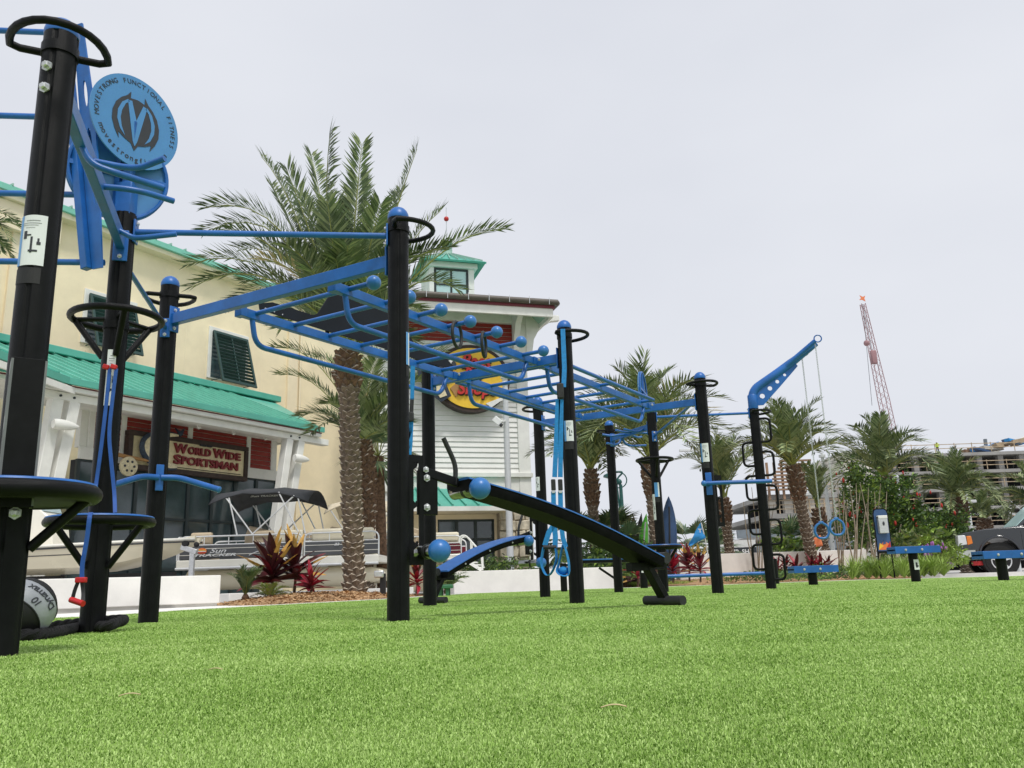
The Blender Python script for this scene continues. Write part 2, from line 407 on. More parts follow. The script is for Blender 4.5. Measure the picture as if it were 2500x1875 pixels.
# ground to the horizon
mg = bpy.data.materials.new('plaza'); mg.use_nodes = True; MATS['plaza'] = mg
n = mg.node_tree.nodes; l = mg.node_tree.links; p = n['Principled BSDF']; p.inputs['Roughness'].default_value = 0.85
t = n.new('ShaderNodeTexCoord'); a = n.new('ShaderNodeTexNoise'); a.inputs['Scale'].default_value = 0.25; a.inputs['Detail'].default_value = 8
r = n.new('ShaderNodeValToRGB'); r.color_ramp.elements[0].position = 0.35; r.color_ramp.elements[0].color = (0.40, 0.39, 0.37, 1)
r.color_ramp.elements[1].position = 0.7; r.color_ramp.elements[1].color = (0.52, 0.51, 0.48, 1)
l.new(t.outputs['Object'], a.inputs[0]); l.new(a.outputs[0], r.inputs[0]); l.new(r.outputs[0], p.inputs['Base Color'])
sheet('ground', [(-900, -200), (900, -200), (900, 1800), (-900, 1800)], -0.14, 'plaza')
# artificial turf
mt = bpy.data.materials.new('turf'); mt.use_nodes = True; MATS['turf'] = mt
n = mt.node_tree.nodes; l = mt.node_tree.links; p = n['Principled BSDF']; p.inputs['Roughness'].default_value = 0.8
t = n.new('ShaderNodeTexCoord')
a = n.new('ShaderNodeTexNoise'); a.inputs['Scale'].default_value = 90; a.inputs['Detail'].default_value = 6; a.inputs['Roughness'].default_value = 0.75
a2 = n.new('ShaderNodeTexNoise'); a2.inputs['Scale'].default_value = 0.7; a2.inputs['Detail'].default_value = 5
mx = n.new('ShaderNodeMath'); mx.operation = 'MULTIPLY_ADD'; mx.inputs[1].default_value = 0.35; 
l.new(t.outputs['Object'], a.inputs[0]); l.new(t.outputs['Object'], a2.inputs[0])
l.new(a2.outputs[0], mx.inputs[0]); l.new(a.outputs[0], mx.inputs[2])
r = n.new('ShaderNodeValToRGB')
r.color_ramp.elements[0].position = 0.45; r.color_ramp.elements[0].color = (0.17, 0.30, 0.035, 1)
r.color_ramp.elements[1].position = 0.85; r.color_ramp.elements[1].color = (0.38, 0.54, 0.14, 1)
l.new(mx.outputs[0], r.inputs[0]); l.new(r.outputs[0], p.inputs['Base Color'])
b = n.new('ShaderNodeBump'); b.inputs['Strength'].default_value = 0.7; b.inputs['Distance'].default_value = 0.02
l.new(a.outputs[0], b.inputs['Height']); l.new(b.outputs[0], p.inputs['Normal'])
sheet('turf', EDGE, 0.0, 'turf')
# blades of the turf: one uncountable mass, finer where one stands close to it
import numpy as np
rng = np.random.default_rng(3)
def turf_colour(name, c1, c2):
    m = mat(name, c1, 0.6, var=0.0, col2=c2, scale=1.1, spec=0.3, contrast=(0.3, 0.7))
    p = m.node_tree.nodes['Principled BSDF']; p.inputs['Subsurface Weight'].default_value = 0.0
turf_colour('blade_light', (0.36, 0.545, 0.145), (0.48, 0.64, 0.225))
turf_colour('blade_mid', (0.25, 0.42, 0.075), (0.335, 0.51, 0.12))
turf_colour('blade_dark', (0.125, 0.245, 0.030), (0.19, 0.325, 0.055))
N = 1000000
d = np.exp(rng.uniform(math.log(0.55), math.log(19.5), N)); th = rng.uniform(-0.9, 0.9, N)
x = d*np.sin(th); y = d*np.cos(th)
inside = np.zeros(N, bool); E2 = EDGE
for i in range(len(E2)):
    (x1, y1), (x2, y2) = E2[i], E2[(i+1) % len(E2)]
    if y1 == y2: continue
    c = ((y1 > y) != (y2 > y)) & (x < (x2-x1)*(y-y1)/(y2-y1)+x1)
    inside ^= c
x, y, d = x[inside], y[inside], d[inside]; N = len(x)
hgt = rng.uniform(0.0025, 0.0068, N)*np.minimum(1.25, 0.75+0.12*d)
wid = np.minimum(0.00135*d**0.75, 0.007)*rng.uniform(0.7, 1.4, N)
ang = rng.uniform(0, 6.2832, N); lean = rng.uniform(0.1, 1.15, N); la = rng.uniform(0, 6.2832, N)
bx, by = np.cos(ang)*wid/2, np.sin(ang)*wid/2
mxx, mxy = np.cos(la)*hgt*np.tan(lean)*0.28, np.sin(la)*hgt*np.tan(lean)*0.28
co = np.zeros((N, 5, 3), np.float32)
co[:, 0] = np.stack([x-bx, y-by, np.zeros(N)], 1); co[:, 1] = np.stack([x+bx, y+by, np.zeros(N)], 1)
co[:, 2] = np.stack([x+bx*0.8+mxx, y+by*0.8+mxy, hgt*0.75], 1); co[:, 3] = np.stack([x-bx*0.8+mxx, y-by*0.8+mxy, hgt*0.75], 1)
co[:, 4] = np.stack([x+mxx*1.9, y+mxy*1.9, hgt*rng.uniform(0.55, 1.05, N)], 1)
idx = np.arange(N, dtype=np.int32)*5
loops = np.stack([idx, idx+1, idx+2, idx+3, idx+3, idx+2, idx+4], 1).ravel()
starts = np.stack([np.arange(N)*7, np.arange(N)*7+4], 1).ravel().astype(np.int32)
totals = np.tile([4, 3], N).astype(np.int32)
me = bpy.data.meshes.new('turf_blades')
me.vertices.add(N*5); me.vertices.foreach_set('co', co.ravel())
me.loops.add(N*7); me.loops.foreach_set('vertex_index', loops)
me.polygons.add(2*N); me.polygons.foreach_set('loop_start', starts); me.polygons.foreach_set('loop_total', totals)
low = sum(np.sin(x*a_+y*b_+c_) for a_, b_, c_ in ((1.3, 2.9, .4), (-2.1, 4.3, 1.7), (4.7, 6.1, 2.2), (.6, 9.5, 3.1), (7.9, -3.3, .9), (-3.1, 13.0, 5.0)))/6
u_ = rng.random(N)-low*0.34
pick = np.where(u_ < 0.45, 0, np.where(u_ < 0.82, 1, 2)).astype(np.int32)
for mm in ('blade_light', 'blade_mid', 'blade_dark'): me.materials.append(MATS[mm])
me.polygons.foreach_set('material_index', np.repeat(pick, 2).astype(np.int32))
me.update(); me.validate()
bo = bpy.data.objects.new('turf_blades', me); COL.objects.link(bo)
tag(bo, 'short dense green blades of the artificial turf in the foreground', 'turf', kind='stuff')
# pale kerb along the left and far edge of the turf
def offset_line(pts, o):
    out = []
    for i, q in enumerate(pts):
        a = Vector(pts[max(i-1, 0)]); b = Vector(pts[min(i+1, len(pts)-1)]); dd = (b-a).normalized()
        out.append((q[0]-dd.y*o, q[1]+dd.x*o))
    return out
LE = EDGE[1:9]
def strip(name, line, o0, o1, z0, z1, m):
    a = offset_line(line, o0); b = offset_line(line, o1); mb = MB()
    for i in range(len(a)-1):
        mb.hexa([V(*a[i], z0), V(*a[i+1], z0), V(*b[i+1], z0), V(*b[i], z0), V(*a[i], z1), V(*a[i+1], z1), V(*b[i+1], z1), V(*b[i], z1)])
    return tag(mb.build(name, m, smooth=False), kind='structure')
strip('kerb', EDGE[1:-2], 0.0, 0.16, -0.15, 0.006, 'pale_concrete')
strip('pavement', EDGE[1:7], 0.16, 1.6, -0.15, 0.0, 'pale_concrete')
# planting bed with the big palm: a low mound of orange mulch
def bed(name, pts, height, seed, chips=2500, chip=0.05):
    """pts: outline; mound rises towards the middle"""
    rn = random.Random(seed); mb = MB()
    cx = sum(q[0] for q in pts)/len(pts); cy = sum(q[1] for q in pts)/len(pts); K = 7
    rings = [[V(q[0], q[1], -0.15) for q in pts]]
    for k in range(K+1):
        f = k/K; rings.append([V(cx+(q[0]-cx)*(1-f), cy+(q[1]-cy)*(1-f), -0.01+height*math.sin(f*1.5708)**0.9+(rn.uniform(-.015, .015) if 0 < k else 0)) for q in pts])
    mb.loft(rings, cap=False)
    o = tag(mb.build(name, 'mulch', angle=80), kind='structure')
    cb = MB()
    for i in range(chips):
        a = rn.random(); k = math.sqrt(rn.random()); j = rn.randrange(len(pts)); q0, q1 = pts[j], pts[(j+1) % len(pts)]
        ex, ey = q0[0]+(q1[0]-q0[0])*a, q0[1]+(q1[1]-q0[1])*a
        f = 1-k; px, py = cx+(ex-cx)*k, cy+(ey-cy)*k
        pz = -0.01+height*math.sin(f*1.5708)**0.9
        c = V(px, py, pz+rn.uniform(0.0, 0.02)); aa = rn.uniform(0, 6.28); dd = V(math.cos(aa), math.sin(aa), rn.uniform(-.4, .5)).normalized()
        L = chip*rn.uniform(.6, 1.6); s = V(-math.sin(aa), math.cos(aa), rn.uniform(-.5, .5))*chip*0.16
        cb.face([c-dd*L/2-s, c+dd*L/2-s, c+dd*L/2+s, c-dd*L/2+s])
    tag(cb.build('mulch_chips', ['mulch_chip'], smooth=False), 'loose orange wood chips on '+name.replace('_', ' '), 'mulch', kind='stuff')
    return o
def off(p, q, t, o):
    d = (Vector(q)-Vector(p)); n_ = Vector((-d.y, d.x)).normalized(); z = Vector(p)+d*t+n_*o; return (z.x, z.y)
EA, EB, EC = EDGE[4], EDGE[6], EDGE[7]
bedpts = [off(EA, EB, .42, .2), off(EA, EB, .55, .2), off(EA, EB, .8, .2), off(EA, EB, 1.0, .2), off(EB, EC, .3, .25), off(EB, EC, .65, .3), off(EB, EC, .6, 1.3), off(EB, EC, .1, 2.3), off(EA, EB, .8, 2.6), off(EA, EB, .55, 2.0), off(EA, EB, .43, 1.0)]
bed('palm_bed', bedpts, 0.14, 5, 3200, 0.055)
# bed beyond the turf on the right, with a strip of lawn behind
rb = [(3.0, 19.6), (5.5, 19.9), (8.0, 20.2), (10.2, 19.6), (11.6, 20.4), (11.5, 22.5), (7.0, 23.0), (3.0, 22.6)]
def shift(p, dy): return (p[0], p[1]+dy)
RB = [XY(G(1500, 1428))] + [XY(G(px, py)) for px, py in ((1700, 1426), (1900, 1419), (2100, 1412), (2250, 1407))]
bedR = RB + [(RB[-1][0]+0.6, RB[-1][1]+3), (RB[-1][0]-1, RB[-1][1]+7), (RB[2][0], RB[2][1]+8), (RB[0][0]-.4, RB[0][1]+8)]
bed('shrub_bed', bedR, 0.16, 6, 2600, 0.06)
lawn = [(RB[0][0]-3.5, RB[0][1]+0.2), (RB[0][0]-.2, RB[0][1]+.25), (RB[1][0], RB[1][1]+1.0), (RB[2][0]-1, RB[2][1]+3.2), (RB[2][0]-2, RB[2][1]+6), (RB[0][0]-4, RB[0][1]+5)]
mbl = MB(); 
for K in range(4):
    pass
mbl.prism(lawn, V(0, 0, -.15), (1, 0, 0), (0, 1, 0), .162); tag(mbl.build('lawn', 'grass_far', smooth=False), kind='structure')
gb = MB(); rn = random.Random(4)
cxl = sum(q[0] for q in lawn)/len(lawn); cyl = sum(q[1] for q in lawn)/len(lawn)
for i in range(9000):
    j = rn.randrange(len(lawn)); a = rn.random(); k = math.sqrt(rn.random()); q0, q1 = lawn[j], lawn[(j+1) % len(lawn)]
    px = cxl+(q0[0]+(q1[0]-q0[0])*a-cxl)*k; py = cyl+(q0[1]+(q1[1]-q0[1])*a-cyl)*k; h_ = rn.uniform(.03, .09); aa = rn.uniform(0, 6.28)
    gb.mi = rn.choice((0, 0, 1)); s = V(math.cos(aa), math.sin(aa), 0)*.010
    gb.face([V(px, py, .012)-s, V(px, py, .012)+s, V(px+rn.uniform(-.04, .04), py+rn.uniform(-.04, .04), .012+h_)])
tag(gb.build('lawn_grass', ['grass_far', 'leaf_light'], smooth=False), 'yellowish lawn grass between the turf and the red plants', 'grass', kind='stuff')
# asphalt with a curved kerb on the right
ax0 = G(2290, 1404)
road = [(ax0.x-.2, ax0.y+.6), (ax0.x+2.0, ax0.y-0.4), (26, 12), (60, 10), (60, 60), (ax0.x+1.2, 60), (ax0.x+.2, ax0.y+6)]
sheet('road', road, -0.125, 'asphalt')
kl = [(ax0.x+4.6, ax0.y-1.35), (ax0.x+2.6, ax0.y-.75), (ax0.x+1.2, ax0.y-.35), (ax0.x+.2, ax0.y+.2), (ax0.x-.35, ax0.y+1.0), (ax0.x-.5, ax0.y+2.2), (ax0.x-.45, ax0.y+8)]
strip('road_kerb', kl, -0.15, 0.15, -0.15, 0.03, 'pale_concrete')
# ================================================================ the fitness rig
PH = 2.515; PR = 0.067
P = {1: (-1.87, 3.12), 2: (-2.39, 4.85), 3: (-2.63, 6.14), 4: (-0.705, 5.05), 5: (-0.87, 8.45), 6: (0.51, 7.60), 7: (0.335, 10.95), 9: (1.49, 12.85), 10: (2.0, 11.9), 11: (2.27, 9.85), 12: (3.41, 11.66)}
def PV(k, z=0.0): return V(P[k][0], P[k][1], z)
rig = thing('fitness_rig', 'large outdoor exercise rig of black posts joined by bright blue monkey bars on the turf', 'exercise rig', V(0.1, 8.2, 0))
UD = (Vector(P[7])-Vector(P[3])).normalized().to_3d(); UD.z = 0            # along the monkey bars
OUT = V(UD.y, -UD.x, 0)                                                   # out of the near side
def post_mesh(h):
    prof = []
    for i in range(48):
        a = 6.28318*i/48; rr = PR
        if i % 12 in (5, 6): rr = PR-0.006
        prof.append((math.cos(a)*rr, math.sin(a)*rr))
    mb = MB(); mb.prism(prof, (0, 0, -0.02), (1, 0, 0), (0, 1, 0), h+0.02)
    return mb
cap_mb = MB(); cap_mb.lathe([(PR*1.0, 0), (PR*1.03, .006), (PR*1.03, .02), (PR*.98, .034), (PR*.86, .052), (PR*.62, .07), (PR*.32, .081), (PR*.05, .085)], (0, 0, 0), n=24)
cap_me = cap_mb.mesh('cap', 'blue_paint', True, 40)
band_mb = MB(); band_mb.lathe([(PR-.01, -.022), (PR+.006, -.022), (PR+.006, .022), (PR-.01, .022)], (0, 0, 0), n=24)
band_me = band_mb.mesh('band', 'black_paint')
hd = MB()
pts = [V(-.06, -.02, 0), V(-.15, -.02, 0)] + [V(-.185*math.cos(a), .0+.225*math.sin(a), 0) for a in [math.pi*i/14 for i in range(15)]] + [V(.15, -.02, 0), V(.06, -.02, 0)]
hd.tube(pts, .0165, 10)
hd.lathe([(PR-.01, -.022), (PR+.006, -.022), (PR+.006, .022), (PR-.01, .022)], (0, 0, 0), n=24)
handle_me = hd.mesh('top_handle', 'black_paint')
bolt_mb = MB(); bolt_mb.lathe([(.016, 0), (.016, .004), (.0105, .004), (.0105, .013), (.007, .016)], (0, 0, 0), n=6); bolt_me = bolt_mb.mesh('bolt', 'galv', True, 20)
def bolt(pos, nrm, parent, s=1.0):
    q = Vector(nrm).to_track_quat('Z', 'Y').to_matrix().to_4x4()
    return inst(bolt_me, 'bolt', parent, Matrix.Translation(Vector(pos)-wloc(parent)) @ q @ Matrix.Scale(s, 4))
posts = {}
def post(k, h=PH, heading=None, cap=True, rot=None):
    me = post_mesh(h).mesh('post', 'black_paint', True, 25)
    o = inst(me, 'post', rig, Matrix.Translation(PV(k)-rig.location) @ Matrix.Rotation(rot if rot is not None else math.atan2(OUT.y, OUT.x), 4, 'Z'))
    posts[k] = o
    if cap: inst(cap_me, 'cap', o, Matrix.Translation((0, 0, h)))
    if heading is not None:
        H = Vector(heading).normalized(); an = math.atan2(H.y, H.x)-math.pi/2-o.rotation_euler.z
        inst(handle_me, 'top_handle', o, Matrix.Translation((0, 0, h-.075)) @ Matrix.Rotation(an, 4, 'Z'))
    return o
post(1, heading=(.42, -.9)); post(2, cap=False); post(3, heading=(-.35, .9)); post(4, heading=(1, .10))
post(5, heading=(-.8, .5)); post(6, heading=OUT+V(.1, .05, 0)); post(7, heading=(-.6, .8)); post(9, heading=(-.1, 1)); post(10, cap=False)
post(11, heading=(.35, -1)); post(12, h=2.50, heading=(.9, -.3), cap=False)
def part(mb, name, m='blue_paint', **k): return mb.build(name, m, rig, **k)
def trim(a, b, r=PR):
    d = (b-a).normalized(); return a+d*r, b-d*r
def plate(k, direction, z, h=.20, w=.085, nb=2, m='blue_paint'):
    d = Vector(direction).normalized(); s = V(-d.y, d.x, 0); c = PV(k, z)+d*(PR+.004)
    mb = MB(); mb.box(c, (w, .012, h), (s, d, V(0, 0, 1))); o = part(mb, 'mounting_plate', m, bev=.003)
    for zz in ((-.36, .36) if nb == 2 else (0,)): bolt(c+d*.006+V(0, 0, zz*h), d, o, .9)
    return o
ZB = 2.235
def crossbeam(i, j):
    a, b = trim(PV(i, ZB), PV(j, ZB), PR+.008); mb = MB(); mb.bar(a, b, .055, .085); o = part(mb, 'crossbeam', bev=.004)
    dd = (b-a).normalized(); plate(i, dd, ZB); plate(j, -dd, ZB); return o, a, b
b1, b1a, b1b = crossbeam(3, 4); b2, b2a, b2b = crossbeam(5, 6); b3, b3a, b3b = crossbeam(7, 11)
# ladder sections: near and far rail, rungs, hand tubes underneath
A1n, A1f = V(-1.235, 5.46, 0), V(-2.035, 5.93, 0)
A2n, A2f = V(0.225, 7.72, 0), V(-0.565, 8.20, 0)
A3n, A3f = V(1.655, 10.03, 0), V(0.85, 10.53, 0)
def on(p, z): return V(p.x, p.y, z)
def ladder(n0, n1, f0, f1, balls, outer):
    for (p, q, nm) in ((n0, n1, 'near'), (f0, f1, 'far')):
        d = (q-p).normalized(); a, b = on(p, ZB-.005)+d*.05, on(q, ZB-.005)-d*.05
        mb = MB(); mb.bar(a, b, .05, .07); o = part(mb, 'ladder_rail', bev=.004)
        MB().bar(a-d*.035, a+d*.02, .075, .075).build('end_bracket', 'blue_paint', o, bev=.003); MB().bar(b-d*.02, b+d*.035, .075, .075).build('end_bracket', 'blue_paint', o, bev=.003)
        # hand tube slung under the rail
        L = (b-a).length; s = d.cross(V(0, 0, 1))
        pts = roundpath([a+d*.10+V(0, 0, -.03), a+d*.14+V(0, 0, -.23), b-d*.20+V(0, 0, -.23), b-d*.10+V(0, 0, -.03)], .13, 7)
        part(MB().tube(pts, .021, 12), 'hand_tube')
    L = (n1-n0).length; lat = (n0-f0).normalized()
    for i in range(7):
        t = (.17+i*(L-.42)/6)/L; a = on(f0.lerp(f1, t), ZB+.012); b = on(n0.lerp(n1, t), ZB+.012)
        e = .20 if balls else 0
        if outer and i in (0, 3, 6): e = .17
        a2 = a-(lat*.17 if (outer and i in (0, 6)) else lat*0.0)
        o = part(MB().tube([a2, b+lat*e], .0185, 12), 'rung')
        if balls: MB().ball(b+lat*(e+.04), .052, 20, 12).build('ball_end', 'blue_ball', o)
    if outer:
        for (p, q, s, t0, t1) in ((n0, n1, lat, .17/L, 1-.25/L), (f0, f1, -lat, .17/L, 1-.25/L)):
            part(MB().tube([on(p.lerp(q, t0), ZB+.012)+s*.17, on(p.lerp(q, t1), ZB+.012)+s*.17], .0205, 12), 'outer_bar')
    return
ladder(A1n, A2n, A1f, A2f, True, False)
ladder(A2n+UD*.08, A3n, A2f+UD*.08, A3f, False, True)
for o, pr in ((b1, (A1n, A1f)), (b2, (A2n, A2f)), (b3, (A3n, A3f))):
    for q in pr:
        for s in (-.035, .035):
            bd = (b1b-b1a).normalized(); bolt(on(q, ZB+.005)-UD*.032+bd*(s+.03)+V(0, 0, 0), -UD, o, 1.0)
# plain pull-up bars and struts between posts
def bar(i, j, zi, zj, r=.019, name='pull_up_bar', pl=True):
    a, b = trim(PV(i, zi), PV(j, zj), PR+.008); o = part(MB().tube([a, b], r, 12), name)
    d = (b-a); d.z = 0
    if pl: plate(i, d, zi, .15, .07); plate(j, -d, zj, .15, .07)
    return o
bar(2, 4, 2.40, 2.40); bar(2, 3, 2.22, 2.16, .016, 'brace'); bar(10, 12, 2.45, 2.42); bar(10, 11, 2.16, 2.30, .016, 'brace')
# multi-grip beams with bent handles
def multigrip(i, j, z0, z1, flip=1):
    a, b = trim(PV(i, z0), PV(j, z1), PR+.008); d = (b-a).normalized(); s = d.cross(V(0, 0, 1)).normalized()
    o = part(MB().bar(a, b, .05, .085), 'grip_beam', bev=.004); plate(i, d, z0-.02, .2, .085); plate(j, -d, z1-.02, .2, .085)
    L = (b-a).length
    for t, kind in ((.12, 0), (.45, 1), (.62, 2), (.74, 3)):
        c = a+d*L*t
        for sg in (1, -1):
            if i == 2 and sg > 0: continue
            if kind == 0: pts = [c, c+s*sg*.10-V(0, 0, .05), c+s*sg*.16-V(0, 0, .05)+d*.02, c+s*sg*.34-V(0, 0, .02)+d*.04]
            elif kind == 1: pts = [c, c+s*sg*.14, c+s*sg*.22-d*.02, c+s*sg*.36-d*.10]
            elif kind == 2: pts = [c, c+s*sg*.16-V(0, 0, .02), c+s*sg*.24+d*.03-V(0, 0, .03), c+s*sg*.36+d*.10]
            else: pts = [c-V(0, 0, .02), c+s*sg*.05-V(0, 0, .12), c+s*sg*.15-V(0, 0, .15), c+s*sg*.36-V(0, 0, .15)-d*.12]
            MB().tube(roundpath(pts, .06, 4), .0165, 10).build('grip', 'blue_paint', o)
    return o
multigrip(2, 1, 2.30, 2.32); multigrip(10, 9, 2.32, 2.30)
# wheel rings and step rings round the two end posts and the first post
def wheel(k, z, R=.252, r=.021, dz=.24, blue=False, ph=0.4, nm='wheel_ring'):
    c = PV(k, z); mb = MB(); mb.tube([c+V(R*math.cos(a), R*math.sin(a), 0) for a in [6.28318*i/40 for i in range(40)]], r, 12, closed=True)
    o = part(mb, nm, 'black_paint')
    for i in range(3):
        a = ph+6.28318*i/3; d = V(math.cos(a), math.sin(a), 0)
        MB().tube([c+d*(R-.005), c+d*(PR+.0)-V(0, 0, dz)], .019, 10).build('strut', 'black_paint', o)
        MB().tube([c+d*(R-.005), c+d*PR], .015, 8).build('spoke', 'black_paint', o)
    if blue:
        MB().tube([c+V(R*math.cos(a), R*math.sin(a), r*.9) for a in [6.28318*i/40 for i in range(40)]], .010, 8, closed=True, sx=1.6).build('blue_edge', 'blue_paint', o)
    return o
def ph_to_cam(k): return math.atan2(-P[k][1], -P[k][0])
for k in (2, 10):
    wheel(k, 1.83, ph=ph_to_cam(k)+.15)
    wheel(k, .605, R=.272, r=.026, blue=True, dz=.25, ph=ph_to_cam(k)+1.0, nm='step_ring')
    b_ = inst(band_me, 'band', posts[k], Matrix.Translation((0, 0, 1.78)))
wheel(1, .575, R=.268, r=.033, blue=True, dz=.2, ph=ph_to_cam(1)+1.4, nm='step_ring')
# under the first step ring a dark seat plate
mb = MB(); c1 = PV(1, .548); mb.prism([(math.cos(a)*.255, math.sin(a)*.255) for a in [6.28318*i/28 for i in range(28)]], c1, (1, 0, 0), (0, 1, 0), .012); part(mb, 'step_plate', 'black_matte')
# slotted hook plates on posts (for the removable benches)
def hookplate(k, d, z0, z1, w=.105, notch=True, box=False):
    d = Vector(d).normalized(); s = V(-d.y, d.x, 0); c = PV(k, 0)+d*(PR-.006)
    H = z1-z0; hooks = MB()
    # a frame: inner strip (with hooks), outer strip, top and bottom pieces; thickness 12 mm
    def pc(poly): hooks.prism(poly, c-s*.006, d, V(0, 0, 1), .012)
    pc([(0, z0), (.035, z0), (.035, z1), (0, z1)]); pc([(w-.03, z0+.05), (w, z0+.05), (w, z1-.05), (w-.03, z1-.05)])
    pc([(.035, z1-.05), (w, z1-.05), (w, z1), (.035, z1)]); pc([(.035, z0), (w, z0), (w, z0+.05), (.035, z0+.05)])
    nh = max(2, int(H/.17))
    for i in range(nh):
        zz = z0+.09+i*(H-.18)/(nh-1)
        pc([(.035, zz), (.062, zz+.02), (.066, zz+.05), (.055, zz+.05), (.05, zz+.035), (.035, zz+.05)])
    return part(hooks, 'hook_plate', 'black_paint')
rightv = V(.80, .60, 0)
HQ = PV(4)+rightv*.12
hookplate(4, rightv, AZ(1012, 1380, HQ.x, HQ.y), AZ(1012, 1112, HQ.x, HQ.y)); hookplate(7, (-.9, -.2, 0), .42, 1.00); hookplate(11, (.9, .35, 0), .75, 1.35)
# folded bracket box on the first post
d1 = V(.55, -.83, 0).normalized(); s1 = V(-d1.y, d1.x, 0); c1 = PV(1, 0)+d1*(PR+.03)
mb = MB()
for sg in (-1, 1):
    cc = c1+s1*sg*.055
    for (za, zb_, xa, xb) in ((.52, 1.06, -.045, -.02), (.52, 1.06, .03, .055), (1.01, 1.06, -.02, .03), (.80, .85, -.02, .03), (.52, .6, -.02, .03)):
        mb.hexa([cc+d1*xa-s1*.004+V(0, 0, za), cc+d1*xb-s1*.004+V(0, 0, za), cc+d1*xb+s1*.004+V(0, 0, za), cc+d1*xa+s1*.004+V(0, 0, za), cc+d1*xa-s1*.004+V(0, 0, zb_), cc+d1*xb-s1*.004+V(0, 0, zb_), cc+d1*xb+s1*.004+V(0, 0, zb_), cc+d1*xa+s1*.004+V(0, 0, zb_)])
part(mb, 'hook_bracket', 'glint_grey')  # grey paints the glint on the side plates of the black bracket
mb = MB(); mb.box(c1+d1*.05+V(0, 0, .79), (.118, .008, .55), (s1, d1, V(0, 0, 1))); ob = part(mb, 'bracket_face', 'black_paint', bev=.002)
for z_ in (2.335, 2.235): 
    dv = V(.42, -.9, 0).normalized(); bolt(PV(1, z_)+dv*(PR-.002), dv, posts[1], 1.5)
bolt(PV(1, .50)+d1*(PR-.002)+s1*.05, d1, posts[1], 1.5)
# rollers with blue ball ends
def roller(name, c, axis, parent, L=.20, r=.043, balls=(1,)):
    a = Vector(axis).normalized(); c = Vector(c)
    o = MB().lathe([(r*.9, -L/2), (r, -L/2+.006), (r, L/2-.006), (r*.9, L/2)], c, a, 20).build(name, 'chrome_dark', parent)
    MB().lathe([(r+.003, -.012), (r+.003, .012)], c+a*(L*.12), a, 20).build('band', 'rubber', o)
    for b in balls: MB().ball(c+a*b*(L/2+.045), .068, 22, 14).build('ball_end', 'blue_ball', o)
    return o
roller('foot_roller', AY(1040, 1347, HQ.y-.02), V(.70, -.70, 0), rig, L=.16)
roller('foot_roller', AY(1290, 1375, 10.75), V(.95, -.3, 0), rig, L=.24)
# V-shaped dip handles
def dip(k, d, z, wid, L, drop=.10):
    d = Vector(d).normalized(); s = V(-d.y, d.x, 0); c = PV(k, z)+d*(PR+.01)
    o = MB().box(c, (.052, .014, .19), (s, d, V(0, 0, 1))).build('dip_plate', 'blue_paint', rig, bev=.003)
    for sg in (-1, 1):
        pts = roundpath([c+s*sg*.01+d*.01, c+s*sg*wid*.35+d*.04, c+s*sg*wid+d*L-V(0, 0, drop)], .08, 5)
        MB().tube(pts, .022, 12).build('dip_handle', 'blue_paint', o)
        MB().lathe([(.0235, 0), (.0235, .012), (.01, .02)], pts[-1], (pts[-1]-pts[-2]), 12).build('end_cap', 'blue_ball', o)
dip(3, (.55, -.83, 0), 1.02, .36, .24, .10)
d11 = V(-.2, -.98, 0).normalized()
c = PV(11, 1.24)+d11*(PR+.012); o = MB().box(c, (.07, .012, .26), (V(-d11.y, d11.x, 0), d11, V(0, 0, 1))).build('dip_plate', 'blue_paint', rig, bev=.003)
e0 = c+d11*.06+V(-.06, 0, 0); MB().tube(roundpath([c, e0, e0+V(.78, -.02, .0)], .02, 3), .024, 12).build('dip_handle', 'blue_paint', o); MB().ball(e0, .034).build('ball_end', 'blue_ball', o)
# climbing loops up the ladder post
for i in range(5):
    for sg in (-1, 1):
        z0 = .12+i*.47+(.0 if sg > 0 else .14)
        if z0+.30 > 2.4: continue
        s = V(.96, -.28, 0)*sg; c = PV(12, 0)+s*(PR-.012)
        pts = roundpath([c+V(0, 0, z0), c+s*.145+V(0, 0, z0), c+s*.145+V(0, 0, z0+.33), c+V(0, 0, z0+.33)], .09, 5)
        MB().tube(pts, .0175, 10).build('climbing_loop', 'black_paint', rig)
# blue boom on top of the ladder post
t12 = PV(12, 2.50); AD = V(.985, -.17, 0)
pts = roundpath([t12-V(0, 0, .02), t12+V(0, 0, .24), t12+AD*.42+V(0, 0, .50), t12+AD*.95+V(0, 0, .86)], .16, 8)
boom = part(MB().tube(pts, [.062]*(len(pts)-1)+[.036], 16), 'boom')
web = []
inner = [(0.03, .0), (.10, .02), (.62, .52)]
for (x_, z_) in ((.05, 0.02), (.05, .20), (.10, .27), (.42, .485), (.62, .62), (.66, .55), (.40, .28), (.14, .02)): web.append((x_, z_))
holed(MB(), web, [circ(x_, z_, r_) for x_, z_, r_ in ((.135, .15, .036), (.25, .255, .032), (.36, .345, .027), (.47, .435, .021))], t12+V(AD.y, -AD.x, 0)*.008, AD, V(0, 0, 1), .016).build('boom_web', 'blue_paint', boom)
side = V(-AD.y, AD.x, 0)
tips = []
for sg, ln in ((1, .62), (-1, 0.95)):
    e = t12+AD*(.48+ln*.45)+V(0, 0, .54+ln*.34)+side*sg*.14
    MB().tube(roundpath([t12+AD*.42+V(0, 0, .49), t12+AD*.55+V(0, 0, .60)+side*sg*.05, e], .1, 4), .034, 12).build('boom_arm', 'blue_paint', boom)
    rp_ = e+(AD*.75+V(0, 0, .6)).normalized()*.055
    MB().tube([rp_+(AD*math.cos(a)+V(0, 0, 1)*math.sin(a))*.05 for a in [6.28318*i/18 for i in range(18)]], .009, 8, closed=True).build('eye_ring', 'blue_paint', boom)
    tips.append(e-V(0, 0, .03))
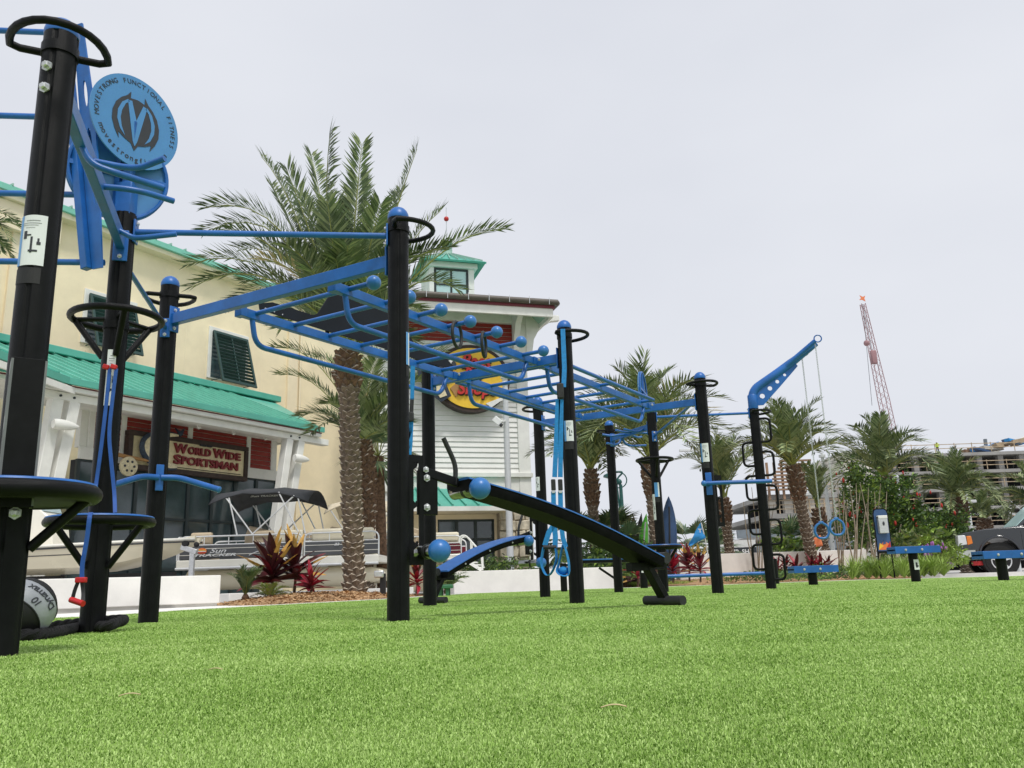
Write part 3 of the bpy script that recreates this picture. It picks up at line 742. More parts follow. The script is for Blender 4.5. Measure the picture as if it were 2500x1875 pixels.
MB().lathe([(.063, 0), (.069, .01), (.069, .2), (.063, .21)], t12-V(0, 0, .03), (0, 0, 1), 20).build('boom_sleeve', 'blue_paint', boom)
# salmon ladder: leaning slotted plate on the end post, bars running off to the left
BD = (PV(2)-PV(4)).normalized()
top = AY(190, 62, P[2][1]-.20); bot = AY(246, 655, P[2][1]-.17)
axis = (top-bot).normalized()
sd = V(.90, -.30, 0).normalized()            # plate depth runs towards the viewer
LL = (top-bot).length
mb = holed(MB(), [(-.055, 0), (.02, 0), (.055, .5), (.075, LL*.62), (.045, LL), (-.025, LL), (-.05, .6)], [circ(.018, LL*t_, .017, 16, 5.5) for t_ in (.30, .50, .70)], bot, sd, axis, .012)
lad = part(mb, 'slotted_upright', 'blue_paint')
MB().bar(bot+BD*.05-sd*.04, top+BD*.05-sd*.04, .05, .05, sd).build('upright_tube', 'blue_paint', lad, bev=.004)
for i, (px, py) in enumerate(((185, 82), (196, 288), (222, 476), (255, 641))):
    e = AY(px, py, P[2][1]-.10); MB().tube([e, e+BD*2.6], .019, 12).build('ladder_bar', 'blue_paint', lad)
# round sign and target disc
def disc(c, nrm, r, m, name, rim=.0, parent=None, rib=False, thick=.010):
    nrm = Vector(nrm).normalized(); _, s, t = frame(nrm)
    o = MB().lathe([(r, -thick), (r, 0)], c, nrm, 64).build(name, m, parent or rig)
    if rib:
        MB().tube([c-nrm*(thick+.02)+(s*math.cos(a)+t*math.sin(a))*(r-.012) for a in [6.28318*i/48 for i in range(48)]], .013, 8, closed=True).build('rim', 'blue_paint', o)
        MB().bar(c-nrm*(thick+.015)-s*r*.95, c-nrm*(thick+.015)+s*r*.95, .03, .03).build('rib', 'blue_paint', o); MB().bar(c-nrm*(thick+.015)-t*r*.95, c-nrm*(thick+.015)+t*r*.95, .03, .03).build('rib', 'blue_paint', o)
    return o
sc = AY(332, 298, 4.80)
sn = (V(CAM.x, CAM.y, sc.z-.1)-sc).normalized(); sn = (Matrix.Rotation(R_(32), 3, 'Z') @ sn).normalized(); sn.z = 0; sn.normalize()
SR = .308
sgn = disc(sc, sn, SR, 'blue_sign', 'round_sign')
ex = V(-sn.y, sn.x, 0); ey = V(0, 0, 1)
def arc_text(txt, R, a0, a1, size, inward=False, mb=None, bold=.0):
    mb = mb or MB(); k = len(txt)
    for i, ch in enumerate(txt):
        if ch == ' ': continue
        a = R_(a0+(a1-a0)*i/(k-1)); o = sc+(ex*math.cos(a)+ey*math.sin(a))*R+sn*.0015
        up = (ex*math.cos(a)+ey*math.sin(a))*(-1 if inward else 1); rt = up.cross(sn)
        text_mb(ch, size, o, rt, up, .0012, bold, 0, 'CENTER', mb)
    return mb
def word_arc(txt, full, R, a0, a1, size, inward=False, bold=0.0):
    i0 = full.index(txt); k_ = len(full)-1
    arc_text(txt, R, a0+(a1-a0)*i0/k_, a0+(a1-a0)*(i0+len(txt)-1)/k_, size, inward, None, bold).build('sign_lettering', 'sign_ink', sgn, smooth=False)
for w_ in ('MOVESTRONG', 'FUNCTIONAL', 'FITNESS'): word_arc(w_, 'MOVESTRONG FUNCTIONAL FITNESS', SR*.86, 192, -12, .044)
word_arc('movestrongfit.com', 'movestrongfit.com', SR*.84, 210, 325, .052, True, .0003)
def emb(polys, m, dz):
    mb = MB()
    for q in polys: mb.prism([(x_*SR, y_*SR) for x_, y_ in q], sc+sn*dz, ex, ey, .0014)
    return mb.build('sign_emblem', m, sgn, smooth=False)
K = [(math.cos(R_(a))*.56, math.sin(R_(a))*.56) for a in range(-75, 256, 10)]
emb([[(-.36, .40), (-.24, .50), (-.16, .62), (-.16, .47), (0, .50), (.16, .47), (.16, .62), (.24, .50), (.36, .40), (.47, .25), (.53, .05), (.53, -.15), (.46, -.34), (.35, -.52), (.37, -.38), (.24, -.46), (.08, -.52), (0, -.66), (-.08, -.52), (-.24, -.46), (-.37, -.38), (-.35, -.52), (-.46, -.34), (-.53, -.15), (-.53, .05), (-.47, .25)]], 'sign_ink', .0016)
emb([[(-.13, .42), (0, .02), (.13, .42), (.22, .40), (.05, -.45), (0, -.56), (-.05, -.45), (-.22, .40)],
     [(.22, .42), (.34, .30), (.42, .10), (.42, -.10), (.34, -.30), (.22, -.42), (.31, -.24), (.35, -.05), (.33, .12), (.26, .30), (.18, .38)],
     [(-.22, .42), (-.34, .30), (-.42, .10), (-.42, -.10), (-.34, -.30), (-.22, -.42), (-.31, -.24), (-.35, -.05), (-.33, .12), (-.26, .30), (-.18, .38)]], 'blue_sign', .0034)
MB().bar(sc-sn*.02, PV(2, 2.55), .05, .05).build('sign_arm', 'blue_paint', sgn)
tc_ = AY(287, 428, 4.85); tn = V(-.62, .75, .05)
disc(tc_, tn, .305, 'blue_sign', 'target_disc', rib=True)
mb = MB(); mb.bar(PV(2, 2.50), PV(2, 2.72), .10, .10); part(mb, 'post_sleeve', 'blue_paint', bev=.006)
dc = AY(1566, 957, 11.95); disc(dc, V(-.93, .30, 0), .30, 'blue_sign', 'target_disc', rib=True)
mb = MB(); mb.bar(PV(10, 2.50), PV(10, 2.66), .10, .10); part(mb, 'post_sleeve', 'blue_paint', bev=.006)
# instruction stickers wrapped on the posts
def sticker(k, d, z0, z1, width=1.7, bluef=.22, pic=True, strip=True):
    d = Vector(d).normalized(); a0 = math.atan2(d.y, d.x); o = None
    def wrap(ta, tb, za, zb, rr, m, name, par):
        mb = MB(); k_ = 10; vs_ = []
        for i in range(k_+1):
            a = a0+ta+(tb-ta)*i/k_
            for z in (za, zb): vs_.append(PV(k, z)+V(math.cos(a), math.sin(a), 0)*rr)
        for i in range(k_): mb.face([vs_[2*i], vs_[2*i+2], vs_[2*i+3], vs_[2*i+1]])
        return mb.build(name, m, par)
    h = width/2; s = wrap(-h, h, z0, z1, PR+.0018, 'white_sticker', 'instruction_sticker', posts[k])
    wrap(-h, -h+width*bluef, z0, z1, PR+.0028, 'blue_sticker', 'sticker_band', s)
    H = z1-z0
    if pic:
        for (ta, tb, za, zb) in ((.05, .55, .88, .895), (-.1, .6, .83, .842), (-.1, .5, .79, .80), (0.05, .4, .74, .75)): wrap(-h+width*(.3+ta*.9), -h+width*(.3+tb*.9), z0+H*za, z0+H*zb, PR+.0028, 'grey_print', 'sticker_text', s)
        for (ta, tb, za, zb) in ((.30, .42, .52, .68), (.42, .56, .58, .61), (.55, .62, .24, .56), (.50, .78, .26, .30), (.74, .86, .40, .46), (.76, .82, .46, .53)): wrap(-h+width*ta, -h+width*tb, z0+H*za, z0+H*zb, PR+.0028, 'sign_ink', 'sticker_picture', s)
    if strip: wrap(-h, h*.9, z0-.075, z0-.01, PR+.0018, 'black_matte', 'sticker_strip', s)
    return s
sticker(1, (.47, -.88, 0), 1.46, 1.67, 1.75); sticker(6, (.45, -.9, 0), 1.43, 1.62, 1.3); sticker(4, (.95, .2, 0), 1.53, 1.74, .6, .5, False)
sticker(7, (-.3, -.95, 0), 1.34, 1.52, 1.2, .0, True, False); sticker(10, (.4, -.9, 0), 1.30, 1.50, 1.0, .7, False); sticker(11, (.05, -1, 0), 1.50, 1.72, 1.5)
sticker(2, (.75, -.66, 0), 1.28, 1.62, .7, .0, True, False); sticker(10, (-.55, -.83, 0), .98, 1.34, .9, 0, True, False)

# dark shaped panel bolted along the far rail of the first ladder
lat1 = (A1n-A1f).normalized(); pq = A1f-lat1*.10
def onpanel(px, py):
    q = ray(px, py); k_ = (pq-CAM).dot(lat1)/q.dot(lat1); return CAM+q*k_
rd = (A2f-A1f).normalized(); po = onpanel(633, 757)
outl = [(633, 756), (631, 741), (662, 739), (757, 771), (768, 768), (797, 722), (815, 718), (860, 741), (947, 772), (1000, 851), (1036, 858), (1060, 869), (1092, 908), (1020, 889), (950, 862), (870, 836), (790, 810), (704, 781)]
poly = [((onpanel(*q)-po).dot(rd), (onpanel(*q)-po).z) for q in outl]
pan = MB().prism(poly, po, rd, V(0, 0, 1), .012).build('shaped_panel', 'panel_grey', rig, smooth=False)
for i in range(16):
    q = onpanel(645+i*20, 764+i*6.9); bolt(q+lat1*.012+V(0, 0, .03), lat1, pan, .7)
for (px, py0, py1) in ((792, 742, 818), (936, 790, 855)):
    MB().bar(onpanel(px, py0)+lat1*.02, onpanel(px+3, py1)+lat1*.02, .03, .02, lat1).build('panel_rib', 'black_paint', pan)
# ================================================================ loose and hung equipment, benches
def incline_bench(label, hook, foot, zt, zb, roll_ax, group):
    """adjustable bench: padded board hooked on a post at one end, T-shaped foot at the other"""
    t = thing('incline_bench', label, 'exercise bench', V(foot.x, foot.y, 0), group)
    d = (foot-hook); d.z = 0; L = d.length; d.normalize(); s = d.cross(V(0, 0, 1)).normalized()
    A = hook+d*.30+V(0, 0, zt); B = V(foot.x, foot.y, 0)-d*.10+V(0, 0, zb)
    # board with a slight bow
    K = 10; top, rings, padr = [], [], []
    for i in range(K+1):
        f = i/K; c = A.lerp(B, f)+V(0, 0, .055*math.sin(math.pi*f)); w = .135
        rings.append([c-s*w*.9-V(0, 0, .065), c+s*w*.9-V(0, 0, .065), c+s*w*1.0-V(0, 0, .03), c+s*w*1.0, c-s*w*1.0, c-s*w*1.0-V(0, 0, .03)])
        padr.append([c-s*(w+.006)+V(0, 0, .001), c+s*(w+.006)+V(0, 0, .001), c+s*(w+.004)+V(0, 0, .010), c+s*(w-.02)+V(0, 0, .016), c-s*(w-.02)+V(0, 0, .016), c-s*(w+.004)+V(0, 0, .010)])
    brd = MB().loft(rings).build('board', 'black_dull', t, angle=30)
    MB().loft(padr).build('pad', 'blue_pad', t, angle=50)
    for f in (.2, .5, .8):
        c = A.lerp(B, f)+V(0, 0, .055*math.sin(math.pi*f)-.03); bolt(c-s*.136, -s, brd, .7)
    # leg and foot
    ft = V(foot.x, foot.y, .035)
    MB().bar(B-d*.05-V(0, 0, .05), ft+V(0, 0, .02), .075, .05, d).build('leg', 'black_paint', t, bev=.004)
    MB().bar(B-d*.22-s*.0-V(0, 0, .06), B+d*.12-V(0, 0, .05), .07, .06).build('leg_bracket', 'black_paint', t, bev=.004)
    MB().tube([ft-s*.19, ft+s*.19], .035, 14).build('foot', 'rubber', t)
    MB().tube([B+d*.09-s*.07, B+d*.09+s*.07], .042, 12).build('end_roller', 'rubber', t)
    # hook end: arm, plate, roller, handle
    hk = hook+V(0, 0, zt+.06)
    MB().bar(hk+d*.02, A+V(0, 0, -.01), .03, .055).build('hook_arm', 'black_paint', t, bev=.004)
    pl = MB(); pl.box(hook+d*.08+V(0, 0, zt-.08), (.14, .02, .27), (d, s, V(0, 0, 1))); o = pl.build('hook_block', 'black_paint', t, bev=.004)
    for dz in (.09, -.09): bolt(hook+d*.07+s*.012*(1 if s.y < 0 else -1)+V(0, 0, zt-.08+dz), s*(1 if s.y < 0 else -1), o, 1.5)
    bolt(hk+d*.06+s*.02*(1 if s.y < 0 else -1), s*(1 if s.y < 0 else -1), o, 1.3)
    roller('foot_roller', A+d*.05+V(0, 0, -.06), roll_ax, t, L=.24, r=.046)
    MB().tube(roundpath([A-d*.02+V(0, 0, -.02), A-d*.01+V(0, 0, .10), A-d*.10+V(0, 0, .27)], .06, 4), .016, 10).build('handle', 'rubber', t)
    return t
bf = G(1622, 1478); bf.z = 0
incline_bench('black incline bench with blue pad hooked onto the nearest post of the rig', PV(4)+rightv*.12, bf, .83, .335, V(.62, -.78, 0), 'incline benches hooked on the rig')
bf2 = V(-.86, 8.2, 0)
incline_bench('incline bench with its blue pad facing us, sloping down behind the nearest post', PV(7)+V(-.14, -.14, 0), V(-.93, 9.35, 0), .74, .33, V(.95, -.25, .05), 'incline benches hooked on the rig')
# flat bench farther back
t = thing('flat_bench', 'flat dark bench on a short post seen under the sloping board', 'exercise bench', G(1500, 1441))
by_ = 15.6; a = AY(1418, 1372, by_); b = AY(1546, 1369, by_)
MB().bar(a, b, .26, .05).build('board', 'black_paint', t, bev=.006); MB().bar(a+V(0, 0, .035), b+V(0, 0, .035), .27, .022).build('pad', 'blue_pad', t, bev=.006)
q = AY(1500, 1385, by_); MB().bar(q, V(q.x, q.y, 0), .05, .05).build('leg', 'black_paint', t); MB().bar(q+V(-.28, 0, 0), V(q.x, q.y, .2), .04, .04).build('brace', 'black_paint', t)
q = AY(1376, 1410, by_); MB().tube([V(q.x, q.y, 0), V(q.x, q.y, .5)], .06, 20).build('leg', 'black_paint', t); MB().bar(V(q.x, q.y, .45), a, .05, .05).build('bracket', 'black_paint', t)
# low hurdle bar between short posts
lb = G(1573, 1436); lb.z = 0
t = thing('low_bar', 'low blue balance bar carried by short black posts behind the rig', 'exercise bar', lb)
h0 = AZ(1573, 1374, lb.x, lb.y)
for pp in (lb, lb+V(2.6, .1, 0)):
    MB().tube([V(pp.x, pp.y, 0), V(pp.x, pp.y, h0)], .075, 20).build('post', 'black_paint', t)
zb_ = AZ(1573, 1409, lb.x, lb.y); MB().tube([lb+V(.07, 0, zb_), lb+V(2.53, .1, zb_)], .035, 14).build('bar', 'blue_paint', t)
MB().box(lb+V(0, -.078, h0-.12), (.09, .004, .14)).build('sticker', 'white_sticker', t); MB().box(lb+V(0, -.081, h0-.09), (.04, .003, .03)).build('print', 'sign_ink', t)
# step-up benches: blue rail top on a black post
def step_bench(pxl, pxr, pyt, pxb, pyb, label, stick=False):
    g = G(pxb, pyb); g.z = 0; t = thing('step_up_post', label, 'exercise bench', g, 'step-up benches at the right edge of the turf')
    zt = AZ((pxl+pxr)/2, pyt, g.x, g.y); w = (AY(pxr, pyt, g.y)-AY(pxl, pyt, g.y)).length
    mb = MB(); prof = [(math.cos(6.28318*i/24)*.072, math.sin(6.28318*i/24)*.072) for i in range(24)]
    mb.prism(prof, g+V(0, 0, -.02), (1, 0, 0), (0, 1, 0), zt-.05); mb.build('post', 'black_paint', t)
    cx = (AY(pxr, pyt, g.y)+AY(pxl, pyt, g.y))/2
    o = MB().box(V(cx.x, g.y, zt-.055), (w, .30, .022)).build('seat_plate', 'blue_paint', t)
    for sg in (-1, 1):
        r_ = MB().box(V(cx.x, g.y+sg*.155, zt-.055), (w, .02, .11)).build('side_rail', 'blue_paint', t, bev=.003)
        for xx in (-.27, .09): bolt(V(cx.x+xx*w, g.y+sg*.165, zt-.055), V(0, sg, 0), r_, 1.3)
    for sg in (-1, 1): MB().box(V(cx.x+sg*(w/2-.01), g.y, zt-.055), (.02, .29, .11)).build('end_rail', 'blue_paint', t, bev=.003)
    if stick:
        MB().box(V(g.x+.01, g.y-.0725, zt*.48), (.08, .004, .16)).build('sticker', 'white_sticker', t); MB().box(V(g.x+.01, g.y-.0755, zt*.47), (.03, .003, .08)).build('print', 'sign_ink', t); MB().box(V(g.x+.02, g.y-.0755, zt*.44), (.05, .003, .015)).build('print', 'sign_ink', t)
step_bench(1930, 2037, 1381, 1986, 1428, 'lowest blue-topped step bench, beside the ladder post')
step_bench(2174, 2283, 1334, 2237, 1420, 'tall blue-topped step bench with a white sticker on its post', True)
step_bench(2384, 2540, 1344, 2451, 1417, 'blue-topped step bench in front of the dark truck')
# suspension straps
def ribbon(pts, w, m, name, parent, side=None, th=.003):
    pts = [Vector(q) for q in pts]; rings = []
    for i, q in enumerate(pts):
        d = (pts[min(i+1, len(pts)-1)]-pts[max(i-1, 0)]).normalized(); s = Vector(side) if side is not None else d.cross(V(0, 1, 0))
        s = (s-d*s.dot(d)).normalized(); t_ = d.cross(s)
        rings.append([q-s*w/2-t_*th/2, q+s*w/2-t_*th/2, q+s*w/2+t_*th/2, q-s*w/2+t_*th/2])
    return MB().loft(rings).build(name, m, parent, angle=60)
SY = 7.30
st = thing('suspension_straps', 'pair of light blue suspension straps with foot loops hanging on the tall post', 'training straps', V(0.35, SY, 0))
hp = AY(1374, 803, SY+.05)
ribbon([hp, AY(1378, 900, SY+.02), AY(1376, 945, SY)], .042, 'blue_strap', 'anchor_strap', st)
MB().box(AY(1368, 955, SY), (.06, .05, .14)).build('anchor_buckle', 'rubber', st, bev=.01)
for (x0, x1, x2) in ((1362, 1354, 1351), (1370, 1368, 1368)):
    ribbon([AY(x0, 975, SY), AY((x0+x1)/2, 1080, SY), AY(x1, 1165, SY)], .042, 'blue_strap', 'strap', st)
    MB().box(AY(x2, 1184, SY), (.04, .025, .10)).build('buckle', 'rubber', st, bev=.008)
    MB().box(AY(x2, 1200, SY), (.03, .02, .03)).build('clip', 'galv', st, bev=.004)
    ribbon([AY(x2, 1200, SY), AY(x2+1, 1250, SY), AY(x2+2, 1285, SY)], .042, 'blue_strap', 'lower_strap', st)
ribbon([AY(1353, 1280, SY), AY(1340, 1300, SY), AY(1330, 1332, SY)], .045, 'blue_strap', 'loop', st)
ribbon([AY(1353, 1280, SY), AY(1356, 1310, SY), AY(1355, 1336, SY)], .045, 'blue_strap', 'loop', st)
MB().tube([AY(1326, 1336, SY), AY(1358, 1336, SY)], .018, 12).build('grip', 'rubber', st)
ribbon(smoothpath([AY(1327, 1338, SY), AY(1322, 1375, SY-.02), AY(1332, 1402, SY-.03), AY(1345, 1400, SY-.03), AY(1358, 1370, SY), AY(1357, 1338, SY)], 5), .075, 'blue_strap', 'foot_cradle', st, V(.3, 1, 0))
ribbon([AY(1371, 1285, SY), AY(1374, 1312, SY), AY(1381, 1336, SY)], .04, 'blue_strap', 'loop', st)
ribbon(smoothpath([AY(1374, 1330, SY), AY(1366, 1370, SY), AY(1361, 1395, SY-.03), AY(1374, 1405, SY-.05), AY(1388, 1400, SY-.03), AY(1388, 1370, SY), AY(1378, 1330, SY)], 5), .09, 'blue_strap', 'foot_cradle', st, V(.25, 1, .1))
MB().ball(AY(1376, 1393, SY), .045, 14, 9, (1.1, .8, .75)).build('cradle_pad', 'blue_strap', st)
# single strap behind the nearest post
SY2 = 6.2
st2 = thing('suspension_strap', 'single blue and black strap hanging just behind the nearest post', 'training straps', V(-.75, SY2, 0))
ribbon([AY(1008, 893, SY2), AY(1007, 945, SY2)], .035, 'blue_strap', 'strap', st2); ribbon([AY(1007, 945, SY2), AY(1006, 975, SY2)], .03, 'blue_strap', 'strap', st2)
ribbon([AY(1006, 972, SY2), AY(1004, 1012, SY2)], .03, 'rubber', 'webbing', st2); MB().box(AY(1003, 1018, SY2), (.045, .03, .075)).build('buckle', 'rubber', st2, bev=.008)
ribbon([AY(1003, 1028, SY2), AY(1001, 1080, SY2), AY(998, 1112, SY2)], .04, 'blue_strap', 'strap', st2); ribbon([AY(1001, 1028, SY2), AY(997, 1080, SY2), AY(993, 1112, SY2)], .04, 'blue_strap', 'strap', st2)
# two rubber rings hung on the ball-ended rungs
L1 = (A2n-A1n).length; lat1 = (A1n-A1f).normalized()
for i, lab in ((3, 'dark rubber ring hung on a ball-ended rung, the nearer of two'), (4, 'dark rubber ring hung on a ball-ended rung, the farther of two')):
    tt = (.17+i*(L1-.42)/6)/L1; b = on(A1n.lerp(A2n, tt), ZB+.012)+lat1*.11
    c = b+V(0, 0, .018-.105); an = V(0, 0, 1); u = V(.30 if i == 3 else .13, 1, 0).normalized()
    mb = MB().tube([c+(u*math.cos(a)+an*math.sin(a))*.105 for a in [6.28318*j/32 for j in range(32)]], .0135, 10, closed=True)
    solo(mb, 'hanging_ring', 'rubber', lab, 'exercise ring', 'rubber rings on the monkey bars', base=c)
# gym rings on chains
link = MB(); lp = [V(.009*math.cos(a), 0, .016*math.sin(a)) for a in [6.28318*j/10 for j in range(10)]]; link.tube(lp, .0034, 5, closed=True); link_me = link.mesh('chain_link', 'galv')
for i, (tip, zr, lab) in enumerate(((tips[0], AZ(1990, 1295, *P[12]), 'blue gym ring on the left chain under the blue boom'), (tips[1], AZ(2032, 1288, *P[12]), 'blue gym ring on the right chain under the blue boom'))):
    t = thing('gym_ring', lab, 'gym ring', V(tip.x, tip.y, zr), 'gym rings hung from the boom')
    n_ = int((tip.z-(zr+.13))/.026)
    for k in range(n_): inst(link_me, 'chain_link', t, Matrix.Translation((0, 0, tip.z-zr-.013-k*.026)) @ Matrix.Rotation(1.5708*(k % 2)+.4, 4, 'Z'))
    pts = roundpath([V(0, 0, .115), V(-.085, 0, .07), V(-.10, 0, -.03), V(-.055, 0, -.10), V(.055, 0, -.10), V(.10, 0, -.03), V(.085, 0, .07), V(0, 0, .115)], .05, 4)
    c = V(tip.x, tip.y, zr); MB().tube([c+q for q in pts[:-1]], .0165, 10, closed=True).build('ring', 'blue_ball', t)
    MB().box(c+V(0, 0, .115), (.06, .03, .035)).build('lug', 'blue_ball', t, bev=.006)
# resistance bands with red handles on the ringed post
f2 = V(.38, -.92, 0).normalized(); c2 = PV(2); s2 = V(-f2.y, f2.x, 0)*-1
rbn = thing('resistance_band', 'dark blue resistance bands with red clips and handle draped on the ringed post', 'resistance band', V(c2.x, c2.y, 0)+f2*.12)
BY = P[2][1]-.10
za_ = AY(268, 893, BY)
for dx in (-9, 10):
    MB().box(AY(268+dx, 896, BY-.0), (.036, .03, .028), (V(.95, .3, -.25).normalized(), V(-.3, .95, 0), V(.25, 0, .95))).build('clip', 'red_plastic', rbn, bev=.005)
def flat(pts, w, name, m='blue_band'): return ribbon(smoothpath(pts, 5), w, m, name, rbn, V(1, .2, 0), .006)
flat([AY(268, 900, BY), AY(258, 1000, BY), AY(246, 1100, BY), AY(235, 1180, BY), AY(230, 1208, BY-.05)], .020, 'band')
flat([AY(284, 900, BY), AY(274, 980, BY), AY(267, 1060, BY), AY(272, 1130, BY), AY(279, 1200, BY), AY(281, 1252, BY-.05)], .020, 'band')
BF = BY-.24
flat([AY(222, 1252, BF+.06), AY(219, 1262, BF), AY(213, 1310, BF), AY(206, 1350, BF), AY(201, 1380, BF), AY(200, 1412, BF)], .022, 'band')
MB().box(AY(198, 1416, BF), (.055, .03, .028)).build('clip', 'red_plastic', rbn, bev=.005)
flat([AY(190, 1422, BF), AY(183, 1440, BF), AY(178, 1458, BF)], .018, 'webbing', 'rubber'); flat([AY(200, 1422, BF), AY(203, 1445, BF), AY(203, 1470, BF-.02)], .018, 'webbing', 'rubber')
MB().tube([AY(173, 1464, BF), AY(203, 1474, BF-.03)], .0155, 14).build('handle', 'red_plastic', rbn)
# medicine ball
mc = AY(57, 1478, 4.25); rr = (AY(131, 1478, 4.25)-mc).length; mc.z = rr*.985
mball = thing('medicine_ball', 'black and silver medicine ball lying between the first two posts', 'ball', V(mc.x, mc.y, 0))
mb = MB(); ax_ = V(-.10, -.80, -.58).normalized(); fr = frame(ax_)
nu, nv = 28, 18; vs_ = []
for i in range(nv+1):
    a = math.pi*i/nv
    for j in range(nu): b = 6.28318*j/nu; vs_.append(mc+(fr[1]*math.sin(a)*math.cos(b)+fr[2]*math.sin(a)*math.sin(b)+fr[0]*math.cos(a))*rr)
i0 = len(mb.v); mb.v += vs_
for i in range(nv):
    for j in range(nu):
        mb.f.append((i*nu+j, (i+1)*nu+j, (i+1)*nu+(j+1) % nu, i*nu+(j+1) % nu)); mb.m.append(1 if 6 <= i < 11 else 0)
mbl_ = mb.build('ball', ['black_matte', 'silver_vinyl'], mball, angle=80)
for a0_ in (6*math.pi/nv, 11*math.pi/nv):
    MB().tube([mc+(fr[1]*math.sin(a0_)*math.cos(b)+fr[2]*math.sin(a0_)*math.sin(b)+fr[0]*math.cos(a0_))*rr*1.003 for b in [6.28318*j/40 for j in range(40)]], .004, 6, closed=True).build('seam', 'rubber', mbl_)
tb = MB(); cdir = (CAM-mc).normalized(); 
for txt, sz, off_ in (('Dynamax', .055, .62), ('10', .05, .95)):
    for i, ch in enumerate(txt):
        th_ = (9.2*math.pi/nv if off_ < .7 else 7.4*math.pi/nv); rdir = V(.86, -.2, .52); b0 = math.atan2(rdir.dot(fr[2]), rdir.dot(fr[1])); b = b0-(i-(len(txt)-1)/2)*.15
        nrm = fr[1]*math.sin(th_)*math.cos(b)+fr[2]*math.sin(th_)*math.sin(b)+fr[0]*math.cos(th_); rt = -(fr[2]*math.cos(b)-fr[1]*math.sin(b)); up = nrm.cross(rt)
        text_mb(ch, sz, mc+nrm*rr*1.004, rt, up, .001, .0006, .15, 'CENTER', tb)
tb.build('lettering', 'sign_ink', mbl_, smooth=False)
# battle rope
g0 = [G(*q) for q in ((-60, 1556), (60, 1565), (140, 1555), (205, 1541), (255, 1525), (268, 1512), (250, 1506))]
g1 = [(q.x, q.y) for q in g0]; rp2 = []
rpts = [V(g1[0][0], g1[0][1], .026)]+[V(x_, y_, .026) for x_, y_ in g1[1:4]]
e1 = PV(2)+V(.13, -.06, .05); e2 = PV(2)+V(.12, .10, .06); e3 = PV(2)+V(-.10, .13, .05)
rpts += [V(e1.x, e1.y-.06, .035), e1+V(.02, .03, 0), e2, e3, V(e3.x-.35, e3.y-.25, .026), V(e3.x-.9, e3.y-.9, .026)]
sp = smoothpath(rpts, 14); mb = MB(); mb.tube(sp, .024, 10)
rope = thing('battle_rope', 'thick black training rope looped round the foot of the ringed post', 'rope', V(e1.x, e1.y, 0)); mb.build('core', 'rope_black', rope)
cum = 0; strands = [[], [], []]
for i in range(len(sp)-1):
    for sub in range(3):
        q = sp[i].lerp(sp[i+1], sub/3); d_, s_, t_ = frame(sp[i+1]-sp[i]); cum += (sp[i+1]-sp[i]).length/3
        for k in range(3): a = cum*42+k*2.0944; strands[k].append(q+(s_*math.cos(a)+t_*math.sin(a))*.0155)
for k in range(3): MB().tube(strands[k], .0155, 7).build('strand', 'rope_black', rope)
# hand wipe dispenser stand
wg = G(2148, 1412); wg.z = 0; wy = wg.y
ws = thing('wipe_dispenser_stand', 'tall black-legged dispenser stand with a blue rounded board beside the shrubs', 'dispenser stand', wg)
xl, xr = AY(2135, 1300, wy), AY(2172, 1300, wy); lx, rx = xl.x, xr.x
zt = AZ(2158, 1240, wg.x, wy); zm = AZ(2160, 1325, wg.x, wy); wd = (AY(2174, 1245, wy)-AY(2137, 1245, wy)).length
cx = AY(2152, 1280, wy).x
outline = [(-wd/2, zm-.25), (wd/2, zm-.25), (wd/2, zt-.12), (wd/2-.03, zt-.03), (wd/2-.09, zt), (-wd/2+.09, zt), (-wd/2+.03, zt-.03), (-wd/2, zt-.12)]
MB().prism(outline, V(cx, wy+.02, 0), V(1, 0, 0), V(0, 0, 1), .02).build('board_frame', 'black_paint', ws)
inn = [(x_*.88, zm-.2+(z_-zm+.25)*.93) for x_, z_ in outline]
MB().prism(inn, V(cx, wy-.002, 0), V(1, 0, 0), V(0, 0, 1), .006).build('board', 'board_blue', ws)
H = zt-zm
for j, (pol, m_) in enumerate((([(-.42, -.22), (.42, -.22), (.30, -.02), (0, .06), (-.2, -.04)], 'orange_print'), ([(-.42, -.22), (-.05, -.1), (-.3, .0)], 'yellow_print'), ([(.1, -.2), (.42, -.2), (.42, .05)], 'sign_brightred'), ([(-.1, -.05), (.15, -.02), (.0, .1)], 'board_blue'))):
    MB().prism([(x_*wd*.95, zm+z_*H*.9) for x_, z_ in pol], V(cx, wy-.010-j*.003, 0), V(1, 0, 0), V(0, 0, 1), .003).build('board_print', m_, ws)
dsp = MB().box(V(cx, wy-.07, zm+H*.52), (wd*.6, .12, H*.5)).build('dispenser', 'galv', ws, bev=.015); MB().box(V(cx, wy-.075, zm+H*.74), (wd*.6, .13, H*.09)).build('dispenser_lid', 'white_paint', ws, bev=.01)
MB().ball(V(cx, wy-.135, zm+H*.55), .035, 14, 8, (.8, .3, 1.5)).build('window', 'sign_ink', dsp)
for xx in (cx-wd/2+.02, cx+wd/2-.02): MB().tube([V(xx, wy+.03, 0), V(xx, wy+.03, zt-.1)], .018, 10).build('leg', 'black_paint', ws)
